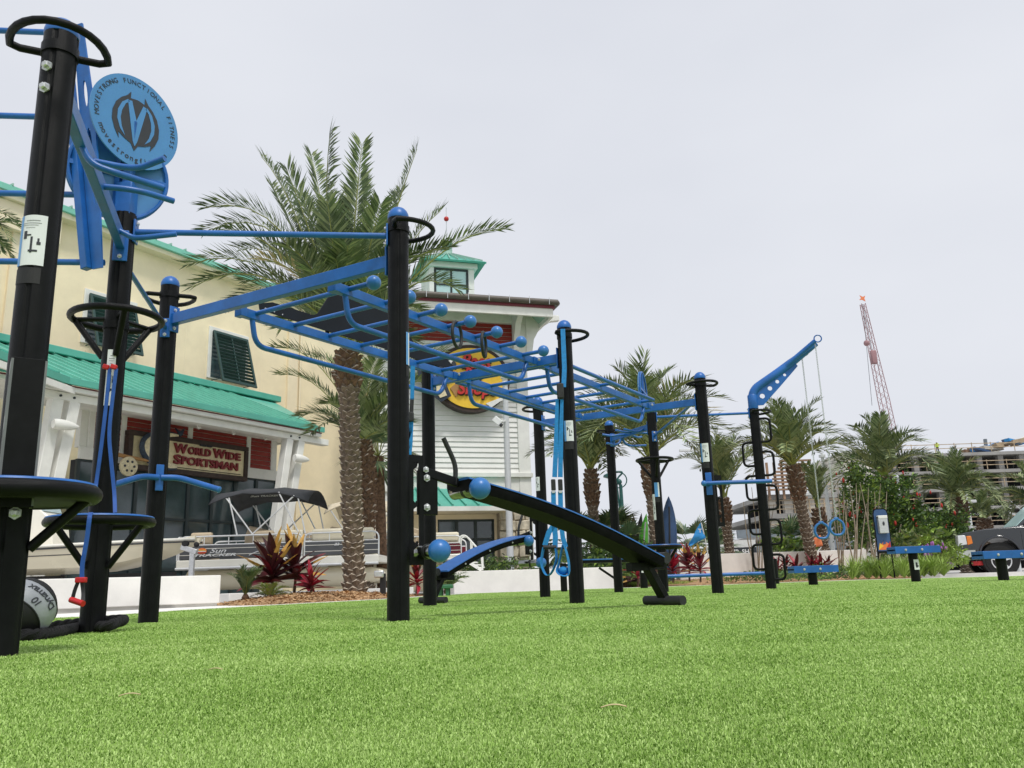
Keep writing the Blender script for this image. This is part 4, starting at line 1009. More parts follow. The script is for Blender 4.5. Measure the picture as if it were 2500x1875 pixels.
# slip of paper litter? none; a few dead palm leaflets lying on the turf
for (px, py, lab) in ((1500, 1755, 'tan dry leaflet lying on the turf, nearest the camera'), (526, 1652, 'small tan dry leaflet lying on the left of the turf'), (315, 1720, 'short straw-coloured leaflet low on the left of the turf')):
    g = G(px, py); aa = random.uniform(-.4, .6); d_ = V(math.cos(aa), math.sin(aa), 0); s_ = V(-d_.y, d_.x, 0)
    mb = MB(); K = 6; rings = []
    for i in range(K+1):
        f = i/K; w_ = .0035*math.sin(math.pi*min(.98, max(.04, f)))+.0004; c = g+d_*(f-.5)*.038+V(0, 0, .016+.004*math.sin(3*f)); rings.append([c-s_*w_, c+V(0, 0, -.0012), c+s_*w_, c+V(0, 0, .0012)])
    mb.loft(rings); solo(mb, 'fallen_leaflet', 'dry_leaf', lab, 'leaf', 'dry leaflets on the turf', base=g)
# ================================================================ the shop with its porch
UZ = V(0, 0, 1)
DM = 25.0
shop = thing('shop_building', 'cream stucco shop with teal metal roof edge and a red-panelled entrance porch', 'building', FP(PL(400, 1400, DM)[0], DM, 0))
def sp_(mb, name, m, parent=None, **k): return mb.build(name, m, parent or shop, **k)
def fbox(s0, s1, d0, d1, z0, z1): 
    mb = MB(); mb.box(FP((s0+s1)/2, (d0+d1)/2, (z0+z1)/2), (abs(s1-s0), abs(d1-d0), abs(z1-z0)), (FU, FN, UZ)); return mb
sL = PL(-420, 600, DM)[0]; sR = PL(985, 900, DM)[0]
ZT = (PL(60, 502, DM)[1]+PL(600, 692, DM)[1])/2
sp_(fbox(sL, sR, DM, DM+.5, -.05, ZT), 'wall', 'stucco', smooth=False)
sp_(fbox(sL, sR+.3, DM-.55, DM+.6, ZT, ZT+.20), 'roof_edge', 'roof_trim', bev=.01)
k = sL+.3
while k < sR+.2:
    sp_(fbox(k-.02, k+.02, DM-.57, DM+.4, ZT+.201, ZT+.27), 'roof_seam', 'green_pale'); k += .62
sp_(fbox(sL, sR, DM-.42, DM-.002, ZT-.16, ZT-.003), 'soffit', 'stucco_trim', smooth=False)
for px, w_ in ((712, .55), (30, .9), (-120, 1.2)):
    s_ = PL(px, 900, DM)[0]; sp_(fbox(s_-w_/2, s_+w_/2, DM-.10, DM-.001, 0, ZT-.17), 'pilaster', 'stucco_trim', smooth=False, bev=.01)
s_ = PL(30, 900, DM)[0]; z_ = PL(30, 560, DM)[1]
sp_(fbox(s_-1.2, s_+.9, DM-.3, DM-.002, z_-.1, z_+.75), 'pilaster_cap', 'stucco_trim', smooth=False, bev=.02); sp_(fbox(s_-1.4, s_+1.1, DM-.45, DM-.003, z_+.753, z_+.95), 'pilaster_cornice', 'stucco_trim', bev=.02)
s_ = PL(728, 900, DM)[0]; sp_(MB().tube([FP(s_, DM-.13, 0), FP(s_, DM-.13, ZT-.2)], .05, 10), 'downpipe', 'stucco_trim')
# expansion joints in the stucco
for px in (455, 640, 865): 
    s_ = PL(px, 800, DM)[0]; sp_(fbox(s_-.012, s_+.012, DM-.004, DM+.01, 0, ZT-.17), 'joint', 'stucco_trim', smooth=False)
# bahama shutters
def shutter(pa, pb, pc):          # top-left, top-right, bottom-left pixels
    s0, zt = PL(*pa, DM-.1); s1, _ = PL(*pb, DM-.1); _, z0 = PL(*pc, DM-.1); w_ = s1-s0; H = zt-z0
    sp_(fbox(s0-.12, s1+.12, DM-.06, DM-.002, z0+.2, zt+.16), 'window_surround', 'white_paint', bev=.01)
    sp_(fbox(s0+.02, s1-.02, DM-.085, DM-.062, z0+.25, zt-.02), 'window_pane', 'glass_dark', smooth=False)
    top = FP(s0, DM-.13, zt); dn = (FN*-.62-UZ*H*1.0); Ld = dn.length; dn.normalize(); nn = FU.cross(dn).normalized()
    fr = None
    for (u0, u1, v0, v1) in ((0, .09, 0, Ld), (w_-.09, w_, 0, Ld), (.09, w_-.09, 0, .11), (.09, w_-.09, Ld-.11, Ld)):
        c = top+FU*(u0+u1)/2+dn*(v0+v1)/2; fr = sp_(MB().box(c, (u1-u0, v1-v0, .06), (FU, dn, nn)), 'shutter_frame', 'shutter_green', bev=.006)
    nS = 13
    for i in range(nS):
        v = .11+(Ld-.22)*(i+.5)/nS; c = top+FU*w_/2+dn*v; tdir = (dn*.55+nn*.83*(1 if nn.dot(FN) > 0 else -1)).normalized()
        sp_(MB().box(c, (w_-.18, .10, .014), (FU, tdir, FU.cross(tdir))), 'slat', 'shutter_green', smooth=False)
    sp_(MB().box(top+FU*w_/2+dn*Ld*.5, (.05, Ld-.22, .04), (FU, dn, nn)), 'tilt_bar', 'shutter_green')
    for u in (.06, w_-.06): sp_(MB().tube([top+FU*u+dn*(Ld-.1), FP(s0+u, DM-.07, z0+.12)], .018, 8), 'stay', 'shutter_green')
shutter((520, 806), (604, 822), (515, 935)); shutter((218, 716), (330, 748), (212, 852))
# porch -------------------------------------------------------------
DP, DE, DR = 20.6, 18.9, 23.2
sK, zE = PL(176, 922, DE); sE = PL(786, 1048, DE)[0]; zE = (zE+PL(749, 1040, DE)[1])/2
sRr, zR = PL(670, 985, DR); zR = (zR+PL(309, 901, DR)[1])/2; sRl = PL(-60, 830, DR)[0]
sEl = sK-4.2
por = MB()
def rf(p): return p
A, B_, C_, D_ = FP(sEl, DE, zE), FP(sE, DE, zE), FP(sRr, DR, zR), FP(sRl, DR, zR)
def slab(mb, quad, th):
    n_ = (quad[1]-quad[0]).cross(quad[-1]-quad[0]).normalized()
    if n_.z < 0: n_ = -n_
    lo = [q-n_*th for q in quad]; k_ = len(quad)
    mb.add(quad+lo, [tuple(range(k_)), tuple(range(2*k_-1, k_-1, -1))]+[(i, k_+i, k_+(i+1) % k_, (i+1) % k_) for i in range(k_)])
    return n_
nrm = slab(por, [A, B_, C_, D_], .05)
roofp = sp_(por, 'porch_roof', 'green_roof', smooth=False)
E_ = FP(sE, DM, zE); mb = MB(); slab(mb, [B_, E_, C_], .05); sp_(mb, 'porch_roof_hip', 'green_roof', smooth=False)
# standing seams
s = sEl+.2
while s < sE-.1:
    t1 = 1.0
    if s > sRr: t1 = max(0.02, (sE-s)/(sE-sRr))
    a = FP(s, DE-.02, zE+.02); b = FP(s, DE+(DR-DE)*t1, zE+(zR-zE)*t1+.02)
    sp_(MB().bar(a, b, .035, .07), 'porch_roof_seam', 'roof_trim'); s += .42
mb = MB(); mb.bar(FP(sRl, DR, zR+.1), FP(sRr+.1, DR, zR+.1), .5, .22); sp_(mb, 'porch_ridge', 'green_roof', bev=.02)
sp_(MB().bar(FP(sEl, DE-.05, zE-.07), FP(sE+.05, DE-.05, zE-.07), .07, .17), 'porch_gutter', 'green_roof', bev=.01)
sp_(MB().bar(FP(sEl, DE+.02, zE-.175), FP(sE, DE+.02, zE-.175), .06, .03), 'porch_trim', 'maroon_trim')
sp_(MB().bar(FP(sEl, DE+.05, zE-.245), FP(sE, DE+.05, zE-.245), .08, .11), 'porch_fascia', 'white_paint', bev=.006)
sp_(MB().bar(FP(sE-.05, DE+.1, zE-.2), FP(sE-.05, DM, zE-.2), .08, .3), 'porch_fascia', 'white_paint')
sp_(fbox(sEl, sE-.1, DE+.1, DP+.3, zE-.30, zE-.26), 'porch_soffit', 'white_paint', smooth=False)
for i in range(7):
    s = sK+.5+i*(sE-sK-1.0)/6; z0 = zE-.31
    sp_(MB().tube([FP(s, DE+.75, z0), FP(s, DE+.65, z0-.22)], .05, 10), 'soffit_light', 'white_paint')
# angled wing of the eave on the far left, coming towards the viewer
KP = FP(sK, DE, zE); q0 = ray(0, 858); kk = (zE-CH)/q0.z; K2 = CAM+q0*kk; K2 = KP+(K2-KP)*1.6
sp_(MB().bar(KP+V(0, 0, -.07), K2+V(0, 0, -.07), .07, .17), 'porch_gutter', 'green_roof'); sp_(MB().bar(KP+V(.02, .1, -.27), K2+V(.02, .1, -.27), .06, .15), 'porch_fascia', 'white_paint')
mb = MB(); slab(mb, [KP, FP(sK-.6, DR, zR), K2+FN*4+V(0, 0, zR-zE), K2], .05); sp_(mb, 'porch_roof_wing', 'green_roof', smooth=False)
for i in range(1, 8):
    f = i/8; a = KP.lerp(K2, f); b = FP(sK-.6, DR, zR).lerp(K2+FN*4+V(0, 0, zR-zE), f); sp_(MB().bar(a+V(0, 0, .03), b+V(0, 0, .03), .03, .05), 'porch_roof_seam', 'green_roof')
# white frieze beam and red clapboard panels
def zat(px, py, D=DP): return PL(px, py, D)[1]
zf0 = (zat(209, 983)+zat(611, 1054))/2; zb0 = (zat(230, 1095)+zat(668, 1150))/2
sA, sB = PL(196, 1050, DP)[0], PL(676, 1100, DP)[0]
sp_(fbox(sA-.6, sB+.5, DP-.12, DP+.1, zf0, zE-.31), 'frieze', 'white_paint', bev=.01)
sp_(fbox(sA, sB, DP, DP+.2, zb0, zf0), 'porch_wall', 'white_paint', smooth=False)
sp_(fbox(sA-.02, sB+.02, DP-.10, DP-.002, zb0-.32, zb0), 'panel_sill', 'white_paint', bev=.01)
cuts = [sA+.28] + [PL(px, py, DP)[0] for px, py in ((302, 1010), (463, 1040), (605, 1070))] + [sB-.22]
for i in range(4):
    a, b = cuts[i]+.08, cuts[i+1]-.08; nB = max(8, int((zf0-zb0)/.15))
    for j in range(nB):
        z0 = zb0+(zf0-zb0)*j/nB; z1 = zb0+(zf0-zb0)*(j+1)/nB
        mb = MB(); mb.hexa([FP(a, DP-.045, z0), FP(b, DP-.045, z0), FP(b, DP-.002, z0), FP(a, DP-.002, z0), FP(a, DP-.016, z1-.012), FP(b, DP-.016, z1-.012), FP(b, DP-.002, z1-.012), FP(a, DP-.002, z1-.012)])
        sp_(mb, 'siding_board', 'red_siding', smooth=False)
for s in cuts: sp_(fbox(s-.08, s+.08, DP-.07, DP-.003, zb0+.003, zf0-.003), 'panel_trim', 'white_paint', bev=.006)
# glazed shop front below
zg = zb0-.32
sp_(fbox(sA, sB, DP+.02, DP+.3, -.03, zg-.003), 'glazing_back', 'interior_dark', smooth=False)
nc = 8
for i in range(nc+1):
    s = sA+(sB-sA)*i/nc; sp_(fbox(s-.05, s+.05, DP-.06, DP+.018, 0, zg-.004), 'mullion', 'dark_frame', smooth=False)
rows = [0.0, zg*.22, zg*.60, zg*.985]
for j, z in enumerate(rows): sp_(fbox(sA+.051, sB-.051, DP-.05, DP+.016, z+.002, z+.08), 'transom', 'dark_frame', smooth=False)
for i in range(nc):
    for j in range(3):
        s0 = sA+(sB-sA)*i/nc+.052; s1 = sA+(sB-sA)*(i+1)/nc-.052
        sp_(fbox(s0, s1, DP-.01, DP+.004, rows[j]+.082, rows[j+1]), 'pane', 'glass_dark', smooth=False)
# splayed white timber columns in pairs, with carved fish
DC = 19.2
def timber(pa, pb, w_=.42):
    sa, za = PL(*pa, DC); sb, zb = PL(*pb, DC); m_ = (sb-sa)/(zb-za); s0 = sa+m_*(0-za); zt = zE-.49
    s1 = sa+m_*(zt-za); return sp_(MB().bar(FP(s0, DC, 0), FP(s1, DC, zt), w_, w_, FN), 'timber_column', 'white_paint', bev=.015)
timber((140, 952), (102, 1149), .27); timber((181, 963), (140, 1157), .27); timber((704, 1062), (684, 1200), .26); timber((732, 1068), (712, 1200), .26)
sp_(fbox(PL(100, 940, DC)[0], PL(795, 1065, DC)[0], DC-.14, DC+.14, zE-.50, zE-.31), 'porch_beam', 'white_paint', bev=.01)
for px, py in ((152, 938), (185, 945), (712, 1048), (733, 1050)):
    s, z = PL(px, py, DC-.17); sp_(MB().lathe([(.03, 0), (.03, .03)], FP(s, DC-.14, zE-.41), -FN, 8), 'beam_bolt', 'dark_frame')
def fish_bracket(px, py):
    s, z = PL(px, py, DC-.3); c = FP(s, DC-.3, z); mb = MB(); rings = []
    for i in range(9):
        f = i/8; x_ = -.28+.62*f; r_ = .115*(math.sin(math.pi*min(1, .30+.66*f)))**.8+.015; rings.append([c+FU*x_+(FN*math.cos(a)*.75+UZ*math.sin(a))*r_ for a in [6.28318*k_/12 for k_ in range(12)]])
    mb.loft(rings); o = sp_(mb, 'carved_fish_head', 'white_paint')
fish_bracket(158, 1038); fish_bracket(735, 1120)
# sign board over the porch ------------------------------------------
DS = DP-.25
s0, z1 = PL(314, 1050, DS); s1, z1b = PL(605, 1091, DS); z0 = (PL(602, 1181, DS)[1]+PL(330, 1140, DS)[1])/2; z1 = (z1+z1b)/2
sgb = thing('shop_sign', 'cream sign board with dark red raised letters and a leaping fish over the shop porch', 'sign', FP((s0+s1)/2, DS, z0))
fbox(s0+.1, s1-.1, DS, DS+.14, z0+.1, z1-.1).build('board', 'sign_cream', sgb, smooth=False)
for (a, b, c, d) in ((s0, s1, z0, z0+.14), (s0, s1, z1-.14, z1), (s0, s0+.14, z0+.142, z1-.142), (s1-.14, s1, z0+.142, z1-.142)): fbox(a, b, DS-.06, DS+.16, c, d).build('frame', 'sign_brown', sgb, bev=.015)
W_, H_ = s1-s0, z1-z0
ltr = dict(size=1)
def line(txt, cs, cz, size, m, bold, sx=1.0, name='lettering'): 
    text_mb(txt, size, FP(s0+W_*cs, DS-.002, z0+H_*cz), FU, UZ, .07, bold, 0.0, 'CENTER', sx=sx).build(name, m, sgb, smooth=False)
ts = H_*.36
def word(txt, a, b, c, d, m, nm='lettering', bold=.028):
    fit_text(txt, FP(0, DS-.002, 0), FU, UZ, s0+W_*a, s0+W_*b, z0+H_*c, z0+H_*d, .07, bold).build(nm, m, sgb, smooth=False)
word('W', .345, .455, .56, .82, 'sign_red'); word('ORLD', .462, .655, .565, .775, 'sign_red'); word('W', .675, .785, .56, .82, 'sign_red'); word('IDE', .79, .925, .565, .775, 'sign_red')
word('S', .35, .405, .255, .52, 'sign_red'); word('PORTSMAN', .412, .905, .265, .49, 'sign_red')
word('SINCE 1967', .56, .665, .835, .885, 'sign_ink', bold=.03)
fbox(s0+W_*.34, s1-.25, DS-.02, DS-.001, z0+H_*.17, z0+H_*.185).build('rule', 'sign_brown', sgb, smooth=False)
# leaping fish relief at the left of the board, a reel under it
cpts = [(.36, 1.02), (.27, 1.0), (.17, .88), (.115, .70), (.12, .48), (.18, .28), (.28, .16), (.36, .16)]
rads = [.05, .16, .26, .34, .36, .32, .24, .12]
P3 = [FP(s0+W_*a, DS-.14, z0+H_*b) for a, b in cpts]; sp3 = smoothpath(P3, 4); rr_ = []
for i in range(len(sp3)): f = i/(len(sp3)-1)*(len(rads)-1); j = min(int(f), len(rads)-2); rr_.append((rads[j]+(rads[j+1]-rads[j])*(f-j))*H_*.55)
rings = []; 
for i, q in enumerate(sp3):
    d_ = (sp3[min(i+1, len(sp3)-1)]-sp3[max(i-1, 0)]).normalized(); s_ = d_.cross(FN).normalized(); rings.append([q+(s_*math.cos(a)+FN*math.sin(a)*.35)*rr_[i] for a in [6.28318*k_/16 for k_ in range(16)]])
mb = MB(); n0_ = len(rings)
for i in range(n0_-1):
    for j in range(16):
        a = 6.28318*(j+.5)/16; mb.mi = 1 if math.cos(a)*(1) < -.25 else 0
        mb.face([rings[i][j], rings[i][(j+1) % 16], rings[i+1][(j+1) % 16], rings[i+1][j]])
mb.build('fish_body', ['fish_belly', 'fish_dark'], sgb, angle=70)
MB().prism([(0, 0), (-.35, .45), (-.05, .28), (.25, .5), (.12, .1)], FP(s0+W_*.37, DS-.12, z0+H_*.98), FU*H_*.5, UZ*H_*.5, .05).build('fish_tail', 'fish_dark', sgb, smooth=False)
MB().prism([(0, 0), (-.5, .16), (-.1, .32), (.1, .2)], FP(s0+W_*.2, DS-.16, z0+H_*.93), FU*H_*.5, UZ*H_*.5, .05).build('fish_fin', 'fish_dark', sgb, smooth=False)
rc = FP(s0-W_*.015, DS-.15, z0+H_*.03)
rl = MB().lathe([(.22, 0), (.26, .02), (.26, .08), (.22, .1)], rc, -FN, 20).build('reel', 'fish_belly', sgb)
for k_ in range(6): MB().lathe([(.035, 0), (.035, .01)], rc-FN*.1+(FU*math.cos(k_*1.047)+UZ*math.sin(k_*1.047))*.14, -FN, 8).build('reel_hole', 'sign_ink', rl)
MB().tube([rc+FU*-.65+UZ*.32, rc+FU*.0+UZ*.26, rc+FU*1.0+UZ*.20], [.07, .05, .03], 8).build('rod', 'sign_tan', sgb)
# flag behind the roof line: a strip of starred navy cloth
fp = FP(*[PL(742, 722, 28)[0], 28, PL(742, 722, 28)[1]]); flg = thing('flag', 'navy cloth flag with white stars above the shop roof', 'flag', fp)
K = 10; g_ = []
for i in range(K+1):
    f = i/K; col_ = []
    for j in range(5):
        v = j/4; col_.append(fp+FU*(f-.5)*1.0+UZ*((v-.5)*.75+.22*(f-.5)*.4)+FN*(.06*math.sin(f*9+v*2)))
    g_.append(col_)
mb = MB(); mb.loft(g_, cap=False, closed=False); fo = mb.build('cloth', 'flag_navy', flg, angle=80); so = fo.modifiers.new('thick', 'SOLIDIFY'); so.thickness = .012
for i in range(5):
    for j in range(3):
        c = fp+FU*(-.38+i*.18+(.09 if j % 2 else 0))+UZ*(-.22+j*.2)-FN*.09; st_ = [(math.cos(1.5708+k_*.62832)*(.05 if k_ % 2 == 0 else .022), math.sin(1.5708+k_*.62832)*(.05 if k_ % 2 == 0 else .022)) for k_ in range(10)]
        MB().prism(st_, c, FU, UZ, .004).build('star', 'cloth_white', flg, smooth=False)
MB().tube([fp-FU*.52+UZ*.6, V((fp-FU*.52).x, (fp-FU*.52).y, ZT-.5)], .03, 8).build('flag_pole', 'pole_white', flg)

# ================================================================ white clapboard tower
_h2 = ray(8400, 937.5+1.0*(FPX*math.tan(PITCH))-0.0323*(8400-1250)); TU = V(_h2.x, _h2.y, 0).normalized(); TN = V(-TU.y, TU.x, 0)
_t = AY(1200, 1300, 30.0); DT = _t.dot(TN)
def TP(s, d, z): return TU*s+TN*(DT+d)+V(0, 0, z)
def TL(px, py, d=0.0):
    q = ray(px, py); k_ = (DT+d)/(q.x*TN.x+q.y*TN.y); p_ = CAM+q*k_; return p_.dot(TU), p_.z
tower = thing('tower_building', 'white clapboard tower with red band, teal roof and glazed cupola', 'building', TP(TL(1150, 1380)[0], 0, 0))
def tbox(s0, s1, d0, d1, z0, z1): return MB().box(TP((s0+s1)/2, (d0+d1)/2, (z0+z1)/2), (abs(s1-s0), abs(d1-d0), abs(z1-z0)), (TU, TN, UZ))
def tp(mb, name, m, parent=None, **k): return mb.build(name, m, parent or tower, **k)
tl, tr = TL(925, 1000)[0], TL(1288, 1000)[0]; TW = tr-tl; TDp = TW*1.0
zr0, zr1 = TL(1220, 840)[1], TL(1220, 790)[1]; zw0 = TL(1270, 1155)[1]
tp(tbox(tl, tr, .05, TDp, -.03, zr1), 'wall', 'white_paint', smooth=False)
def boards(z0, z1, st, m, s0, s1, d=.05):
    k_ = max(1, round((z1-z0)/st))
    for j in range(k_):
        a = z0+(z1-z0)*j/k_; b = z0+(z1-z0)*(j+1)/k_; mb = MB()
        mb.hexa([TP(s0, d-.05, a), TP(s1, d-.05, a), TP(s1, d-.002, a), TP(s0, d-.002, a), TP(s0, d-.015, b-.014), TP(s1, d-.015, b-.014), TP(s1, d-.002, b-.014), TP(s0, d-.002, b-.014)])
        tp(mb, 'siding_board', m, smooth=False)
cbw = TL(1290, 1000)[0]-TL(1264, 1000)[0]
boards(zw0, zr0-.12, .185, 'white_siding', tl, tr-cbw); boards(zr0, zr1, .17, 'red_siding', tl, tr-cbw)
tp(tbox(tr-cbw, tr+.03, -.05, .6, 0, zr1), 'corner_board', 'white_paint', bev=.01); tp(tbox(tl, tr-cbw-.002, -.04, .048, zr0-.118, zr0-.002), 'band_trim', 'white_paint', bev=.008)
zc = TL(1270, 1200)[1]
tp(tbox(tl, tr+.08, -.14, .048, zw0-.16, zw0-.003), 'water_table', 'white_paint', bev=.01); tp(tbox(tl, tr-cbw-.003, -.03, .047, zc, zw0-.163), 'lower_panel', 'white_paint', bev=.01)
# eaves: frieze, soffit, fascia, gutter, roof
tp(tbox(tl-.3, tr+.05, -.08, .045, zr1+.003, zr1+.45), 'frieze', 'white_paint', bev=.01)
oz = TL(1330, 772, -1.4)[1]; se = TL(1356, 768, -1.5)[0]; sle = tl-.3
for (a, b, c, d, nm, m_) in ((sle, se-.1, -1.45, .04, 'soffit', 'green_pale'),): tp(MB().hexa([TP(a, c, oz), TP(b, c, oz), TP(tr+.1, d, zr1+.47), TP(a, d, zr1+.47), TP(a, c, oz+.05), TP(b, c, oz+.05), TP(tr+.1, d, zr1+.53), TP(a, d, zr1+.53)]), nm, m_, smooth=False)
tp(MB().hexa([TP(tr+.1, .04, zr1+.47), TP(se-.1, -1.45, oz), TP(se-.1, TDp+1.4, oz), TP(tr+.1, TDp, zr1+.47), TP(tr+.1, .04, zr1+.53), TP(se-.1, -1.45, oz+.05), TP(se-.1, TDp+1.4, oz+.05), TP(tr+.1, TDp, zr1+.53)]), 'soffit', 'green_pale', smooth=False)
tp(tbox(sle, se-.1, -1.55, -1.45, oz-.06, oz+.30), 'fascia', 'white_paint', bev=.01); tp(tbox(se-.2, se-.09, -1.448, TDp+1.4, oz-.06, oz+.30), 'fascia', 'white_paint')
tp(tbox(sle, se-.05, -1.60, -1.552, oz+.25, oz+.36), 'fascia_trim', 'maroon_trim'); tp(tbox(se-.088, se-.04, -1.55, TDp+1.4, oz+.25, oz+.36), 'fascia_trim', 'maroon_trim')
gz = oz+.46
tp(MB().tube([TP(sle, -1.66, gz), TP(se+.05, -1.66, gz)], .11, 10), 'gutter', 'gutter'); tp(MB().tube([TP(se+.05, -1.60, gz), TP(se+.05, TDp+1.4, gz)], .11, 10), 'gutter', 'gutter')
s = sle+.2
while s < se: tp(MB().bar(TP(s, -1.78, gz+.13), TP(s, -1.78, gz-.13), .03, .02), 'gutter_strap', 'pole_grey'); s += .75
cs0, cs1 = TL(1058, 700, .4)[0]-.15, TL(1158, 700, .4)[0]+.0; cx_ = (cs0+cs1)/2; cw = cs1-cs0; cz0, cz1 = TL(1105, 738, .4)[1], TL(1105, 655, .4)[1]
cd0 = .4; cd1 = .4+cw; apx = oz+.5+2.2
R0 = [TP(sle, -1.62, oz+.42), TP(se, -1.62, oz+.42), TP(se, TDp+1.5, oz+.42), TP(sle, TDp+1.5, oz+.42)]; rzt = cz0+.15
R1 = [TP(cs0, cd0, rzt), TP(cs1, cd0, rzt), TP(cs1, cd1, rzt), TP(cs0, cd1, rzt)]
for i in range(4): mb = MB(); slab(mb, [R0[i], R0[(i+1) % 4], R1[(i+1) % 4], R1[i]], .06); tp(mb, 'roof', 'green_roof', smooth=False)
for i in range(14):
    f = (i+.5)/14; a = R0[0].lerp(R0[1], f); b = R1[0].lerp(R1[1], f); tp(MB().bar(a+V(0, 0, .04), b+V(0, 0, .04), .04, .06), 'roof_seam', 'green_pale')
# scroll bracket under the corner
for nm, q in (('bracket', [(0, 0), (.22, 0), (.3, .5), (.55, .95), (1.0, 1.25), (1.35, 1.3), (1.35, 1.5), (0, 1.5)]),):
    tp(MB().prism(q, TP(tr+.02, .1, zr1+.42-1.5), TU, UZ, .22), 'bracket', 'white_paint', smooth=False, bev=.01)
    tp(MB().prism(q, TP(tr-cbw*.75, -.06, zr1+.42-1.5), -TN, UZ, .22), 'bracket', 'white_paint', smooth=False, bev=.01)
# cupola
cup = tp(tbox(cs0, cs0+.18, cd0, cd1, cz0-.4, cz1), 'cupola_wall', 'white_paint', bev=.01); tp(tbox(cs1-.22, cs1, cd0, cd1, cz0-.4, cz1), 'cupola_wall', 'white_paint', bev=.01)
tp(tbox(cs0+.182, cs1-.222, cd0, cd0+.12, cz0-.4, cz0+.05), 'cupola_sill', 'white_paint'); tp(tbox(cs0+.182, cs1-.222, cd1-.1, cd1, cz0-.4, cz1), 'cupola_back', 'glass_pale', smooth=False)
a, b, c, d = cs0+.2, cs1-.24, cz0+.06, cz1-.02
for (q0_, q1_, r0_, r1_) in ((a, a+.07, c, d), (b-.07, b, c, d), ((a+b)/2-.035, (a+b)/2+.035, c+.072, d-.072), (a+.072, b-.072, c, c+.07), (a+.072, b-.072, d-.07, d), (a+.072, (a+b)/2-.037, (c+d)/2-.03, (c+d)/2+.03), ((a+b)/2+.037, b-.072, (c+d)/2-.03, (c+d)/2+.03)): tp(tbox(q0_, q1_, cd0+.02, cd0+.1, r0_, r1_), 'window_bar', 'dark_frame', smooth=False)
for (q0_, q1_) in ((a+.07, (a+b)/2-.035), ((a+b)/2+.035, b-.07)):
    for (r0_, r1_) in ((c+.07, (c+d)/2-.03), ((c+d)/2+.03, d-.07)): tp(tbox(q0_, q1_, cd0+.05, cd0+.06, r0_, r1_), 'pane', 'glass_pale', smooth=False)
tp(tbox(cs0-.12, cs1+.12, cd0-.12, cd1+.12, cz1, cz1+.22), 'cupola_frieze', 'white_paint', bev=.02)
Q0 = [TP(cs0-.4, cd0-.4, cz1+.2), TP(cs1+.4, cd0-.4, cz1+.2), TP(cs1+.4, cd1+.4, cz1+.2), TP(cs0-.4, cd1+.4, cz1+.2)]; ap = TP(cx_, (cd0+cd1)/2, cz1+.95)
for i in range(4): mb = MB(); slab(mb, [Q0[i], Q0[(i+1) % 4], ap], .08); tp(mb, 'cupola_roof', 'green_roof', smooth=False)
for i in range(8):
    f = (i+.5)/8; a = Q0[0].lerp(Q0[1], f); tp(MB().bar(a+V(0, 0, .05), a.lerp(ap, .82)+V(0, 0, .05), .03, .04), 'roof_seam', 'green_pale')
tp(MB().lathe([(.3, -.25), (.22, 0), (.2, .35), (.24, .42), (.05, .5)], ap, UZ, 8), 'finial', 'green_pale')
fb = TL(1095, 535, .4+cw/2); tp(MB().tube([ap+V(0, 0, .4), V(ap.x, ap.y, fb[1]+.5)], .018, 6), 'rod', 'pole_grey'); tp(MB().ball(V(ap.x, ap.y, fb[1]), .10), 'ball', 'sign_brightred')
# entrance canopy, doors, stone piers
za_, zb2 = TL(1150, 1190, -1.2)[1], TL(1150, 1238, -1.6)[1]; ca, cb = TL(985, 1200, -1.3)[0], TL(1262, 1200, -1.3)[0]
mb = MB(); slab(mb, [TP(ca, -2.0, zb2), TP(cb, -2.0, zb2), TP(cb-.3, .0, za_+.1), TP(ca, .0, za_+.1)], .06); tp(mb, 'canopy_roof', 'green_roof', smooth=False)
for i in range(9):
    f = (i+.5)/9; tp(MB().bar(TP(ca+(cb-ca)*f, -2.0, zb2+.04), TP(ca+(cb-.3-ca)*f, 0, za_+.14), .04, .05), 'roof_seam', 'green_roof')
tp(tbox(ca, cb, -2.06, -1.98, zb2-.16, zb2-.01), 'canopy_fascia', 'white_paint'); tp(tbox(ca, cb, -1.97, .04, zb2-.1, zb2-.06), 'canopy_soffit', 'stucco_trim', smooth=False)
zd = TL(1140, 1268)[1]; da, db = TL(1068, 1300)[0], TL(1206, 1300)[0]
tp(tbox(tl, da, -.06, .046, 0, zb2-.11), 'entrance_wall', 'stucco_trim', smooth=False); tp(tbox(da, db, -.05, .045, zd, zb2-.11), 'entrance_lintel', 'stucco_trim', smooth=False); tp(tbox(db, TL(1224, 1300)[0], -.06, .046, 0, zb2-.11), 'entrance_wall', 'stucco_trim', smooth=False)
for i in range(4):
    a = da+(db-da)*i/3; 
    if i < 3:
        tp(tbox(a+.06, da+(db-da)*(i+1)/3-.06, -.02, -.005, .08, zd-.75), 'door_pane', 'glass_dark', smooth=False); tp(tbox(a+.06, da+(db-da)*(i+1)/3-.06, -.02, -.005, zd-.65, zd-.08), 'transom_pane', 'glass_dark', smooth=False)
    tp(tbox(a-.055, a+.055, -.05, .03, 0, zd-.002), 'door_frame', 'dark_frame', smooth=False)
for zz in (zd-.75, zd-.08, 0.0): tp(tbox(da+.06, db-.06, -.04, .028, zz, zz+.08), 'door_rail', 'dark_frame', smooth=False)
pa, pb = TL(1218, 1300, -.5)[0], TL(1292, 1300, -.5)[0]; zp = TL(1260, 1240, -.5)[1]
core = tp(tbox(pa+.05, pb-.05, -.55, .04, 0, zp), 'stone_pier', 'stone_joint', smooth=False)
rn = random.Random(11); z = .0
